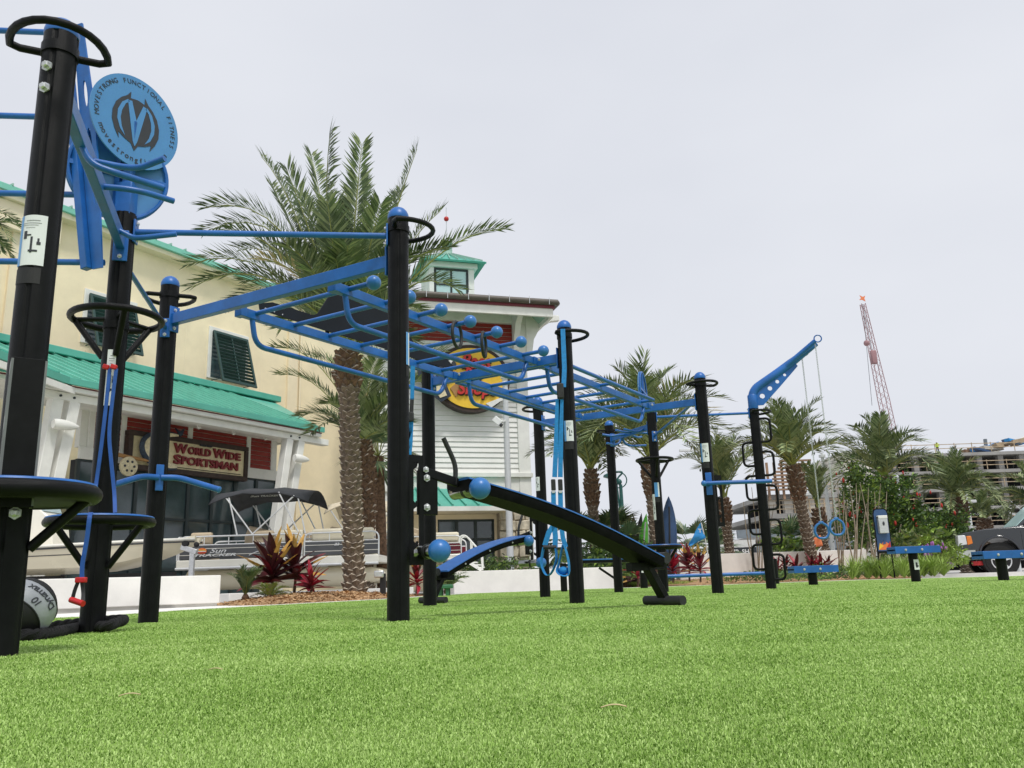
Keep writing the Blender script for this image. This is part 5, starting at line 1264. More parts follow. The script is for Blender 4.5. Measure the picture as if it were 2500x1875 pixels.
while z < zp-.1:
    hh = rn.uniform(.22, .4); s = pa
    while s < pb-.1:
        ww = rn.uniform(.25, .6); e = min(s+ww, pb)
        if e-s > .1:
            j = lambda: rn.uniform(-.03, .03); o_ = .62+rn.uniform(0, .1); zt2 = min(z+hh, zp)
            P8 = [TP(s+.015+j(), -o_, z+.01+j()), TP(e-.015+j(), -o_, z+.01+j()), TP(e-.015, -.5, z+.01), TP(s+.015, -.5, z+.01), TP(s+.015+j(), -o_, zt2-.01+j()), TP(e-.015+j(), -o_, zt2-.01+j()), TP(e-.015, -.5, zt2-.01), TP(s+.015, -.5, zt2-.01)]
            tp(MB().hexa(P8), 'stone', 'stone', core, bev=.03)
        s = e
    z += hh
# round shop emblem on the tower
ec = TL(1150, 925, -.35); er = (TL(1240, 925, -.35)[0]-TL(1062, 925, -.35)[0])/2; ez_ = (TL(1150, 848, -.35)[1]-TL(1150, 1002, -.35)[1])/2
eo = TP(ec[0], -.35, ec[1]); em = thing('emblem_sign', 'round yellow emblem with red script and a leaping bass on the white tower', 'sign', eo)
ell = lambda k_, n_=48: [(er*k_*math.cos(6.28318*i/n_), ez_*k_*math.sin(6.28318*i/n_)) for i in range(n_)]
MB().prism(ell(1.06), eo+TN*.30, TU, UZ, .42).build('rim', 'sign_brown', em); MB().prism(ell(.95), eo-TN*.125, TU, UZ, .03).build('face', 'sign_yellow', em)
for txt, xa_, xb_, za2, zb3 in (('Bass', -.30, .52, .28, .76), ('Pro', -.22, .26, -.08, .30), ('Shops', -.42, .66, -.66, -.14)):
    fit_text(txt, eo+TU*er*.03-UZ*ez_*.03-TN*.158, TU, UZ, er*xa_, er*xb_, ez_*za2, ez_*zb3, .05, .035, .25).build('lettering_back', 'sign_brown', em, smooth=False)
    fit_text(txt, eo-TN*.212, TU, UZ, er*xa_, er*xb_, ez_*za2, ez_*zb3, .05, .028, .25).build('lettering', 'sign_brightred', em, smooth=False)
def epoly(q, m_, d, th=.06, nm='bass_relief'): MB().prism([(x_*er, z_*ez_) for x_, z_ in q], eo-TN*d, TU, UZ, th).build(nm, m_, em, smooth=False)
epoly([(-1.5, .25), (-1.25, .62), (-.95, .68), (-.7, .58), (-.55, .50), (-.62, .40), (-.50, .25), (-.62, .0), (-.72, -.3), (-.60, -.62), (-.85, -.8), (-1.2, -.5), (-1.45, -.1)], 'fish_dark', .20, .16)
epoly([(-.80, .42), (-.62, .48), (-.52, .44), (-.58, .20), (-.70, .12), (-.78, .25)], 'cloth_white', .37, .03); epoly(circ(-.53, .32, .07, 16, 1.9), 'sign_ink', .40, .02); epoly(circ(-.78, .49, .035, 12), 'cloth_white', .40, .02); epoly(circ(-.78, .49, .017, 12), 'sign_ink', .43, .02)
epoly([(-1.15, -.3), (-.95, -.15), (-.80, -.4), (-.72, -.62), (-.9, -.7)], 'fish_belly', .37, .03); epoly([(-.95, -.22), (-.85, -.25), (-.84, -.45)], 'cloth_white', .40, .02)
epoly([(.35, -.80), (.95, -.52), (1.10, -.55), (.75, -.72), (.5, -.92)], 'cloth_white', .17, .05, 'water_splash'); epoly([(-.45, -.62), (-.1, -.2), (-.3, -.05), (-.6, -.35)], 'sign_tan', .16, .03, 'bank')
# light pole with a security camera in front of the tower
gp = AY(1247, 1400, 26.0); lp_ = thing('camera_pole', 'slim pale pole with a white security camera in front of the tower', 'pole', V(gp.x, gp.y, 0))
zt = AZ(1240, 925, gp.x, gp.y); MB().lathe([(.12, 0), (.11, 1.0), (.085, zt)], V(gp.x, gp.y, 0), UZ, 14).build('pole', 'pole_grey', lp_)
for dz in (0, -.18): MB().lathe([(.10, 0), (.14, .02), (.14, .05), (.10, .08)], V(gp.x, gp.y, zt+dz), UZ, 14).build('collar', 'pole_white', lp_)
a = AY(1240, 1030, 26.0); MB().bar(a+V(0, 0, .05), AY(1222, 1028, 25.8), .06, .06).build('arm', 'pole_white', lp_); MB().box(AY(1215, 1028, 25.8), (.30, .15, .20), (V(.7, -.2, -.65).normalized(), V(.2, .98, 0), V(.65, 0, .7).normalized())).build('camera_housing', 'pole_white', lp_, bev=.02); MB().lathe([(.05, 0), (.06, .06)], AY(1222, 1036, 25.7), V(.6, -.3, -.7), 12).build('lens', 'sign_ink', lp_)
# ================================================================ boats on show
X, Y = V(1, 0, 0), V(0, 1, 0)
# flat-bottomed skiff on bunks
SKY_ = 16.6; bow = AY(447, 1312, SKY_); FD = V(1, .02, 0).normalized(); SDv = V(FD.y, -FD.x, 0)   # bow points right, SDv towards viewer
zs0 = AY(0, 1345, SKY_).z; zsb = bow.z; zch = AY(150, 1400, SKY_).z
skiff = thing('skiff', 'cream flat-bottomed skiff with white console, bow pointing right', 'boat', V(bow.x-2.5, bow.y+.9, 0))
K = 14; Ls = 5.6; ctr = bow+SDv*-.85; rings = []; gun = []
for i in range(K+1):
    f = i/K; x_ = -Ls+Ls*f; hb = .95*(1-max(0, (f-.55)/.45)**2.4*.78); top_ = zs0+(zsb-zs0)*f**1.6; rise = max(0, (f-.62)/.38)**2.0
    ck = zch+(top_-.10-zch)*rise; ch_ = ck+.10+.05*rise; cbm = hb*(.86-.25*rise)
    c = ctr+FD*x_; c.z = 0
    def q(s, z): return c+SDv*s+V(0, 0, z)
    rings.append([q(hb, top_), q(hb*.97, (top_+ch_)/2+.05), q(cbm, ch_), q(0, ck), q(-cbm, ch_), q(-hb*.97, (top_+ch_)/2+.05), q(-hb, top_), q(-hb*.86, top_-.01), q(0, top_-.12), q(hb*.86, top_-.01)])
    gun.append((q(hb+.01, top_), q(-hb-.01, top_)))
mb = MB(); mb.loft(rings); mb.build('hull', 'gel_cream', skiff, angle=28)
for s in (0, 1): MB().tube([g[s]+V(0, 0, -.05) for g in gun], .016, 6).build('rub_rail', 'sign_ink', skiff); MB().tube([g[s] for g in gun], .03, 8).build('gunwale', 'gel_white', skiff)
MB().tube([r_[1]+SDv*.012+V(0, 0, -.02) for r_ in rings[:10]], .009, 5).build('hull_line', 'sign_ink', skiff)
s_ = AY(62, 1360, SKY_); fit_text('SKIFF', V(0, s_.y-.03, 0)+V(0, 0, 0), X, UZ, AY(60, 1356, SKY_).x, AY(98, 1356, SKY_).x, AY(70, 1366, SKY_).z, AY(70, 1358, SKY_).z, .004, .02, .4).build('lettering', 'sign_ink', skiff, smooth=False)
s_ = AY(80, 1325, SKY_); fit_text('5A', V(0, s_.y-.02, 0), X, UZ, AY(74, 1325, SKY_).x, AY(84, 1325, SKY_).x, AY(78, 1327, SKY_).z, AY(78, 1321, SKY_).z, .004, .02, .2).build('lettering', 'grey_print', skiff, smooth=False)
cz = zs0-.10; cc = AY(108, 1300, SKY_+.85)
MB().prism([(-.42, 0), (.42, 0), (.30, .75), (.05, .95), (-.30, .95), (-.42, .7)], V(cc.x, cc.y-.35, cz), X, UZ, -.7).build('console', 'gel_white', skiff, bev=.03)
MB().prism([(0, 0), (.05, 0), (-.16, .5), (-.21, .5)], V(cc.x+.1, cc.y-.33, cz+.9), X, UZ, -.66).build('windscreen', 'clear_plastic', skiff)
MB().box(V(cc.x-.95, cc.y, cz+.3), (.55, .8, .55)).build('seat_base', 'gel_white', skiff, bev=.03); MB().box(V(cc.x-.95, cc.y, cz+.62), (.55, .8, .12)).build('cushion', 'seat_cream', skiff, bev=.03)
MB().lathe([(.03, 0), (.03, .25), (.16, .26), (.16, .28), (.03, .29)], V(cc.x-.25, cc.y, cz+.8), V(-.5, 0, .85), 14).build('steering_wheel', 'black_matte', skiff)
for dx in (-3.6, -1.3):
    MB().box(V(bow.x+dx, bow.y+.85, zch-.02-.06), (1.7, .14, .12)).build('bunk', 'black_matte', skiff); MB().bar(V(bow.x+dx, bow.y+.85, zch-.14), V(bow.x+dx, bow.y+.85, -.14), .12, .12).build('bunk_post', 'galv', skiff)
# trailer winch post at the bow
wp = AY(441, 1330, SKY_-.1); tr_ = thing('trailer_winch', 'galvanised trailer winch post with black strap drum under the skiff bow', 'trailer', V(wp.x, wp.y+.6, 0))
yb = wp.y+.5
MB().bar(V(wp.x+.05, yb, -.14), V(wp.x+.05, yb, AY(440, 1345, SKY_).z), .09, .09).build('post', 'galv', tr_, bev=.005); MB().box(V(wp.x-.02, yb, AY(440, 1340, SKY_).z), (.34, .1, .10), (V(.9, 0, -.3).normalized(), Y, V(.3, 0, .9).normalized())).build('winch_arm', 'galv', tr_, bev=.01)
MB().lathe([(.06, -.05), (.06, -.04), (.03, -.04), (.03, .04), (.06, .04), (.06, .05)], V(wp.x-.10, yb, AY(428, 1325, SKY_).z), Y, 14).build('drum', 'black_matte', tr_); MB().ball(V(wp.x+.12, yb, AY(445, 1328, SKY_).z), .055, 12, 8).build('bow_stop', 'black_matte', tr_)
MB().bar(V(wp.x-.2, yb, .10), V(wp.x+1.6, yb+.2, .10), .1, .1).build('tongue', 'galv', tr_)
def pontoon(pxa, pxb, yy, ry_top, ry_pt, ry_pb, ry_tt, ry_tb, panel, label, gate=None, canopy=None, name='pontoon_boat', text=True, seats=True, yaw=0.0, stripe='gel_white'):
    """pixels: rail top, panel top, panel bottom, tube top, tube bottom"""
    xm = (pxa+pxb)/2; p0 = AY(pxa, ry_pb, yy); p1 = AY(pxb, ry_pb, yy)
    Lb = p1.x-p0.x; zz = lambda py: AY(xm, py, yy).z
    zrt, zpt, zpb, ztt, ztb = map(zz, (ry_top, ry_pt, ry_pb, ry_tt, ry_tb)); WB = 2.3
    t = thing(name, label, 'boat', V((p0.x+p1.x)/2, yy+WB/2, 0), 'boats on show in front of the shop')
    x0, x1 = p0.x, p1.x; tr = (ztt-ztb)/2
    for yc, nm in ((yy+.45, 'n'), (yy+WB-.45, 'f')):
        c0 = V(x0+.1, yc, ztb+tr); MB().lathe([(tr*.5, -.02), (tr, .06), (tr, Lb*.80), (tr*.95, Lb*.86), (tr*.78, Lb*.93), (tr*.45, Lb*.985), (tr*.1, Lb)], c0, V(1, 0, 0.0), 20).build('pontoon_tube', 'gel_cream', t)
    MB().box(V((x0+x1)/2, yy+WB/2, (zpb+ztt)/2+.02), (Lb, WB, zpb-ztt-.04)).build('deck', 'gel_white', t, bev=.02)
    MB().tube([V(x0, yy-.01, ztt+.02), V(x1, yy-.01, ztt+.02)], .03, 8).build('deck_edge', 'alu', t)
    for k in range(5): MB().box(V(x0+Lb*(.1+.2*k), yy+.45, ztt+.0), (.3, .2, .06)).build('riser', 'alu', t)
    # fence: bays with rounded rails
    bays = [(x0+.05, x1)] if gate is None else [(x0+.05, AY(gate, ry_pb, yy).x-.03), (AY(gate, ry_pb, yy).x+.03, x1)]
    for yc, sgn_ in ((yy+.03, 1), (yy+WB-.03, -1)):
        for (a, b) in bays:
            MB().box(V((a+b)/2, yc, (zpb+zpt)/2+.01), (b-a, .02, zpt-zpb-.02)).build('fence_panel', panel, t, smooth=False)
            for f in (.30, .72): MB().box(V((a+b)/2, yc-.014*sgn_, zpb+(zpt-zpb)*f+.01), (b-a-.01, .006, .012)).build('pinstripe', stripe, t, smooth=False)
            rail = roundpath([V(a, yc, zpb), V(a, yc, zrt), V(b, yc, zrt), V(b, yc, zpb)], .16, 6); MB().tube(rail, .019, 8).build('rail', 'alu', t)
            MB().tube([V(a, yc, zpt), V(b, yc, zpt)], .015, 8).build('rail', 'alu', t)
            n_ = max(2, int((b-a)/.55))
            for k in range(1, n_): xx = a+(b-a)*k/n_; MB().tube([V(xx, yc, zpt), V(xx, yc, zrt)], .011, 6).build('stanchion', 'alu', t)
    MB().tube(roundpath([V(x0, yy+.05, zpb), V(x0, yy+.05, zrt), V(x0, yy+WB-.05, zrt), V(x0, yy+WB-.05, zpb)], .1, 4), .019, 8).build('stern_rail', 'alu', t)
    if seats:
        def seat(xa, xb, m, back=True, yc=.45, h=.36):
            MB().box(V((xa+xb)/2, yy+yc, zpb+h/2), (xb-xa, .62, h)).build('seat_base', m, t, bev=.04)
            if back: MB().box(V((xa+xb)/2, yy+yc-.27, (zpb+h*.9+zrt+.10)/2), (xb-xa, .15, zrt+.10-zpb-h*.9)).build('seat_back', m, t, bev=.05)
        seat(x0+.25, x0+.75, 'seat_tan'); seat(x0+Lb*.37, x0+Lb*.47, 'seat_tan', h=.5); seat(x0+Lb*.49, x0+Lb*.62, 'seat_cream'); seat(x0+Lb*.66, x0+Lb*.97, 'seat_cream')
        MB().prism([(0, 0), (.55, 0), (.5, .75), (.1, .85), (0, .6)], V(x0+Lb*.23, yy+1.5, zpb), X, UZ, -.55).build('helm', 'seat_tan', t, bev=.03)
    if canopy:
        pa, pb, ytp, yen, m, poles = canopy; xa, xb = AY(pa, ytp, yy).x, AY(pb, ytp, yy).x; ztp, zen = zz(ytp), zz(yen)
        rings = []; K = 12
        for i in range(K+1):
            f = i/K; e = abs(2*f-1)**3; rise = ztp-(ztp-zen)*e*.25; row = []
            for j in range(9):
                v = j/8; row.append(V(xa+(xb-xa)*f, yy+.1+(WB-.2)*v, rise-(abs(2*v-1)**2.2)*(.20+.15*e)-.03*math.sin(math.pi*((f*3) % 1))))
            rings.append(row)
        mb = MB(); mb.loft(rings, cap=False, closed=False); o = mb.build('canopy', m, t, angle=80); sm = o.modifiers.new('thick', 'SOLIDIFY'); sm.thickness = .02
        for yc in (yy+.12, yy+WB-.12):
            for (fa, fb) in poles:
                xa_, xb_ = xa+(xb-xa)*fa, xa+(xb-xa)*fb; MB().tube([V(xa_, yc, rings[min(K, int(fa*K+.5))][0].z+.02), V(xb_, yc, zrt)], .018, 8).build('canopy_pole', 'alu', t)
        return t, (rings, x0, x1, zpb, zpt, xa, xb, yy)
    return t, (None, x0, x1, zpb, zpt, 0, 0, yy)
t1, inf = pontoon(430, 924, 19.5, 1304, 1325, 1361, 1384, 1436, 'boat_grey', 'grey-sided pontoon boat with dark canopy behind the red plants', gate=739, canopy=(508, 750, 1180, 1222, 'canvas_dark', ((.17, .46), (.20, .30), (.86, .44), (.70, .92), (.9, .98))))
rg, x0, x1, zpb, zpt, xa, xb, yy = inf
L3 = lambda px: AY(px, 1345, yy-.02).x; Z3 = lambda py: AY(520, py, yy-.02).z
pl = V(0, yy-.004, 0)
fit_text('TRACKER', pl, X, UZ, L3(474), L3(576), Z3(1358.5), Z3(1351.5), .008, .03, .3).build('lettering', 'alu', t1, smooth=False); fit_text('Sun', pl, X, UZ, L3(512), L3(552), Z3(1350), Z3(1339), .008, .01, .35).build('lettering', 'alu', t1, smooth=False)
cx, cz = L3(493), Z3(1345); 
MB().prism([((L3(504)-cx)*math.cos(a), .075*math.sin(a)) for a in [6.28318*i/24 for i in range(24)]], V(cx, yy-.004, cz), X, UZ, .008).build('sun_emblem', 'orange_print', t1)
for k, m_ in ((.3, 'yellow_print'), (-.05, 'cloth_white'), (-.45, 'sign_brightred')): MB().box(V(cx, yy-.016, cz+.075*k), ((L3(504)-cx)*1.7, .006, .018)).build('sun_stripe', m_, t1, smooth=False)
fit_text('22', pl, X, UZ, L3(815), L3(828), Z3(1341), Z3(1335), .008, .02, .3).build('lettering', 'alu', t1, smooth=False)
fz = rg[6][0].z-.02; q0 = rg[5][0]
for tx_, pa_, pb_ in (('Sun', 590, 612), ('TRACKER', 616, 660)):
    fit_text(tx_, V(0, q0.y-.03, 0), X, V(0, .25, 1), AY(pa_, 1195, yy).x, AY(pb_, 1195, yy).x, AY(620, 1198.5, yy).z, AY(620, 1194, yy).z, .006, .03, .3).build('canopy_lettering', 'cloth_white', t1, smooth=False)
# swoosh on the grey panel
MB().tube(smoothpath([V(L3(608), yy-.006, Z3(1358)), V(L3(628), yy-.006, Z3(1350)), V(L3(660), yy-.006, Z3(1346)), V(L3(732), yy-.006, Z3(1344))], 5), .009, 6).build('swoosh', 'alu', t1)
# fish sculpture peeking over the couch
pontoon(700, 1000, 23.5, 1302, 1318, 1350, 1370, 1410, 'seat_tan', 'pontoon boat with tan folded canopy half hidden behind the big palm', canopy=(790, 945, 1212, 1255, 'canvas_tan', ((.1, .35), (.95, .55), (.85, .5))))
pontoon(922, 1126, 22.5, 1310, 1328, 1355, 1370, 1400, 'boat_maroon', 'maroon pontoon boat beside the shop stairs', seats=True)
# boarding steps with white handrail
gs = AY(1150, 1390, 21.0); stp = thing('boarding_steps', 'white boarding steps with a curved handrail beside the maroon boat', 'steps', V(gs.x, gs.y, 0))
for k in range(5):
    a = AY(1130+k*9, 1362+k*6, 21.0); b = AY(1145+k*9, 1360+k*6, 21.0); MB().box((a+b)/2+V(0, .3, 0), (.18, .6, .03)).build('tread', 'white_paint', stp)
for dy in (0, .6):
    MB().bar(AY(1128, 1362, 21.0)+V(0, dy, 0), AY(1176, 1392, 21.0)+V(0, dy, 0), .04, .08).build('stringer', 'white_paint', stp)
    MB().tube(roundpath([AY(1120, 1325, 21)+V(0, dy, 0), AY(1124, 1308, 21)+V(0, dy, 0), AY(1137, 1307, 21)+V(0, dy, 0), AY(1175, 1350, 21)+V(0, dy, 0), AY(1178, 1392, 21)+V(0, dy, 0)], .12, 4), .022, 8).build('handrail', 'white_paint', stp)
    MB().tube([AY(1149, 1320, 21)+V(0, dy, 0), AY(1150, 1372, 21)+V(0, dy, 0)], .018, 8).build('rail_post', 'white_paint', stp)
# ================================================================ seat-wall planters and white walls
def wallbox(name, label, a, b, z0, z1, th=.45, cat='planter', group=None, m='pale_concrete'):
    a, b = Vector(a), Vector(b); t = thing(name, label, cat, V((a.x+b.x)/2, (a.y+b.y)/2, 0), group); d = (b-a).normalized(); n_ = V(-d.y, d.x, 0)
    c = (a+b)/2+n_*th/2; L = (b-a).length
    MB().box(V(c.x, c.y, (z0+.07+z1)/2), (L, th, z1-z0-.07), (d, n_, UZ)).build('wall', m, t, bev=.012); MB().box(V(c.x, c.y, z0+.035), (L-.06, th-.06, .07), (d, n_, UZ)).build('plinth', 'concrete', t, smooth=False)
    return t
G2 = G(520, 1478); G2.z = 0; zt_ = AZ(520, 1402, G2.x, G2.y)
a = V(-8.6, 8.2, 0); b = AY(538, 1440, 12.2); b.z = 0
wallbox('planter_wall', 'long white seat wall in front of the skiff', V(-9.2, 9.0, 0), b, -.03, AZ(538, 1404, b.x, b.y), .6, group='white seat walls')
a = AY(1108, 1430, 19.2); b = AY(1500, 1420, 20.2); a.z = b.z = 0
wallbox('planter_wall', 'white planter wall in front of the tower entrance', a, b, -.10, AZ(1300, 1390, (a.x+b.x)/2, (a.y+b.y)/2), 1.6, group='white seat walls')
a = AY(560, 1440, 15.2); b = AY(1010, 1432, 18.2); a.z = b.z = 0
wallbox('planter_wall', 'low white kerb wall between the palm and the pontoon boats', a, b, -.10, .16, .35, group='white seat walls')
a = AY(1660, 1400, 27); b = AY(2120, 1385, 27.5); a.z = b.z = 0
wallbox('planter_wall', 'long white wall behind the red plants on the right', a, b, -.14, AZ(1960, 1345, a.x+3, 27.2), .5, group='white seat walls')
# green irrigation box
gb_ = AY(1085, 1440, 15.4); t = thing('valve_box', 'small green utility box on short legs in the mulch', 'utility box', V(gb_.x, gb_.y, .0)); zt = AZ(1085, 1427, gb_.x, gb_.y)
MB().lathe([(.15, 0), (.16, .01), (.16, .05), (.14, .07)], V(gb_.x, gb_.y, zt-.07), UZ, 20).build('lid', 'green_box', t)
for k in range(4): MB().box(V(gb_.x+.09*math.cos(.7+k*1.5708), gb_.y+.09*math.sin(.7+k*1.5708), (zt-.07)/2-.03), (.06, .06, zt-.01)).build('leg', 'green_box', t)
fl = AY(935, 1440, 14.6); t = thing('garden_floodlight', 'small black garden floodlight on a post by the palm', 'light', V(fl.x, fl.y, 0)); MB().box(V(fl.x, fl.y, .20), (.09, .09, .42)).build('post', 'black_matte', t); MB().box(V(fl.x-.06, fl.y-.03, .40), (.16, .12, .12)).build('head', 'galv', t, bev=.02)
# ================================================================ pickup truck
TY = 25.5; tf = AY(2340, 1340, TY); GZ = -.125
FW = V(-.965, .26, 0).normalized(); SD = V(-.26, -.965, 0).normalized(); BK = -FW
trk = thing('pickup_truck', 'dark grey pickup truck nosing in from the right edge', 'truck', V(tf.x+1.5, tf.y+1, GZ))
def tq(x_, s_, z_): return V(tf.x, tf.y, 0)+BK*x_*1.08+SD*s_*1.05+V(0, 0, GZ+z_*1.23)      # x back from the nose, s towards viewer (0 = near side)
def tprism(prof, s0, s1, name, m, par=None, bev=0): 
    rings = [[tq(x_, s0, z_) for x_, z_ in prof], [tq(x_, s1, z_) for x_, z_ in prof]]
    return MB().loft(rings).build(name, m, par or trk, bev=bev)
def arch(xc, r, n_=12, z=.40): return [(xc-r*math.cos(math.pi*i/n_), z+r*math.sin(math.pi*i/n_)) for i in range(n_+1)]
W_ = -1.98
low = [(.10, .52), (.38, .52)]+arch(1.02, .52, 12, .42)+[(1.56, .40), (4.25, .40)]+arch(4.85, .52, 12, .42)+[(5.4, .55), (6.0, .6), (6.0, 1.12), (2.3, 1.14), (1.55, 1.17), (.75, 1.15), (.22, 1.08), (.06, .98), (.04, .70)]
tprism(low, 0, W_, 'body', 'truck_paint', bev=.05)
tprism([(.20, 1.06), (.75, 1.15), (1.6, 1.19), (1.75, 1.21), (1.7, 1.12), (.3, 1.02)], -.12, W_+.12, 'hood', 'truck_paint', bev=.05)
tprism([(1.55, 1.15), (2.35, 1.78), (2.65, 1.88), (3.6, 1.88), (3.95, 1.78), (4.1, 1.14)], -.16, W_+.16, 'cab', 'truck_paint', bev=.05)
tprism([(1.78, 1.20), (2.40, 1.72), (2.95, 1.76), (2.95, 1.20)], -.150, -.165, 'window', 'glass_dark'); tprism([(3.02, 1.20), (3.02, 1.76), (3.6, 1.76), (3.85, 1.20)], -.150, -.165, 'window', 'glass_dark')
MB().loft([[tq(1.60, -.28, 1.20), tq(2.30, -.34, 1.75), tq(2.31, W_+.34, 1.75), tq(1.61, W_+.28, 1.20)], [tq(1.57, -.28, 1.20), tq(2.27, -.34, 1.76), tq(2.28, W_+.34, 1.76), tq(1.58, W_+.28, 1.20)]]).build('windscreen', 'glass_pale', trk)
# fender flares, wheels
for xc in (1.02, 4.85):
    pts = [tq(x_, .015, z_) for x_, z_ in arch(xc, .54, 14, .42)]; MB().tube(pts, .035, 8).build('wheel_arch', 'truck_paint', trk)
    MB().lathe([(.50, 0), (.50, .5)], tq(xc, -.03, .42), -SD, 24).build('wheel_well', 'tyre', trk)
    for s0 in (-.02, W_+.27):
        c = tq(xc, s0, .39); wh = MB().lathe([(.27, .0), (.415, .0), (.44, .03), (.44, .25), (.415, .28), (.27, .28)], c, -SD, 28).build('wheel', 'tyre', trk)
        MB().lathe([(.02, .03), (.25, .03), (.275, .0), (.275, .2)], c, -SD, 24).build('rim', 'black_matte', wh)
        for k in range(5):
            a = 6.28318*k/5+.3; d_ = BK*math.cos(a)+UZ*math.sin(a); MB().bar(c+SD*.005, c+d_*.262+SD*.0, .02, .075, d_.cross(SD)).build('spoke', 'alu', wh, bev=.008)
        MB().tube([c+SD*.004+(BK*math.cos(a)+UZ*math.sin(a))*.262 for a in [6.28318*k/24 for k in range(24)]], .018, 6, closed=True).build('rim_edge', 'alu', wh); MB().lathe([(.06, -.02), (.05, .012)], c, SD, 12).build('hub', 'alu', wh)
# nose: bumper, headlight, grille
tprism([(-.10, .50), (-.06, .42), (.42, .44), (.46, .68), (-.02, .70), (-.10, .66)], .04, W_-.04, 'bumper', 'black_matte', bev=.04)
MB().loft([[tq(-.13, -.02, .52), tq(-.13, -.02, .66), tq(-.13, W_+.02, .66), tq(-.13, W_+.02, .52)], [tq(-.10, .03, .50), tq(-.10, .03, .67), tq(-.10, W_-.03, .67), tq(-.10, W_-.03, .50)]]).build('bumper_bar', 'chrome', trk, bev=.01)
MB().loft([[tq(-.12, .06, .50), tq(-.12, .06, .66), tq(.40, .06, .66), tq(.40, .06, .50)], [tq(-.12, .04, .50), tq(-.12, .04, .66), tq(.40, .04, .66), tq(.40, .04, .50)]]).build('bumper_corner', 'chrome', trk)
tprism([(.0, .76), (.03, 1.02), (.22, 1.02), (.24, .80)], .012, -.32, 'headlight', 'lamp_glass', bev=.02); tprism([(.24, .78), (.24, 1.0), (.36, 1.0), (.38, .82)], .014, -.1, 'side_marker', 'amber', bev=.015); tprism([(.02, .72), (.04, 1.0), (.10, 1.0), (.10, .72)], -.36, W_+.36, 'grille', 'chrome', bev=.02)
tprism([(.34, .30), (.34, .40), (1.0, .40), (1.0, .30)], -.1, -.3, 'skid', 'red_plastic'); MB().box(tq(1.9, .10, 1.28), (.2, .22, .2), (BK, SD, UZ)).build('mirror', 'black_matte', trk, bev=.04)
MB().box(tq(2.9, .012, 1.0), (.2, .025, .04), (BK, SD, UZ)).build('door_handle', 'truck_paint', trk); MB().box(tq(1.6, .003, .8), (.012, .01, .7), (BK, SD, UZ)).build('door_gap', 'sign_ink', trk)
# ================================================================ palms
def frond(p0, p1, arch, rn, n_leaf, lm, lw, droop=.25, light=False, stem_r=.02, vee=.55):
    """one feather leaf from p0 to p1 in world space; slots: leaf, light leaf, stem"""
    p0, p1 = Vector(p0), Vector(p1); ax = p1-p0; L = ax.length; d0, s0, t0 = frame(ax)
    bend = (t0 if t0.z >= 0 else -t0)*arch*L
    def C(t): return p0+ax*t+bend*4*t*(1-t)*(1 if True else 0)+V(0, 0, -droop*L*max(0, t-.55)**2*2)
    mb = MB(); mb.mi = 2; pts = [C(i/9) for i in range(10)]; mb.tube(pts, [stem_r*(1-.85*i/9) for i in range(10)], 4, cap=False)
    for i in range(n_leaf):
        t = .14+.86*(i+rn.random()*.6)/n_leaf; c = C(t); tg = (C(min(1, t+.03))-C(t-.03)).normalized(); _, s, u = frame(tg)
        ll = lm*(math.sin(math.pi*min(.97, .18+.66*t))**.75)*rn.uniform(.8, 1.15)*(0.55 if t < .2 else 1)
        for sg in (-1, 1):
            fw = .62+.55*t; dd = (tg*fw+s*sg*rn.uniform(.75, 1.05)+u*vee*rn.uniform(.3, 1.2)).normalized()
            tip = c+dd*ll+V(0, 0, -.16*ll*rn.random()); mid = c+dd*ll*.45; w_ = dd.cross(u+V(.01, 0, 0)).normalized()*lw*.5
            mb.mi = 1 if rn.random() < (.65 if light else .30) else 0
            mb.face([c, mid+w_, tip, mid-w_])
    return mb
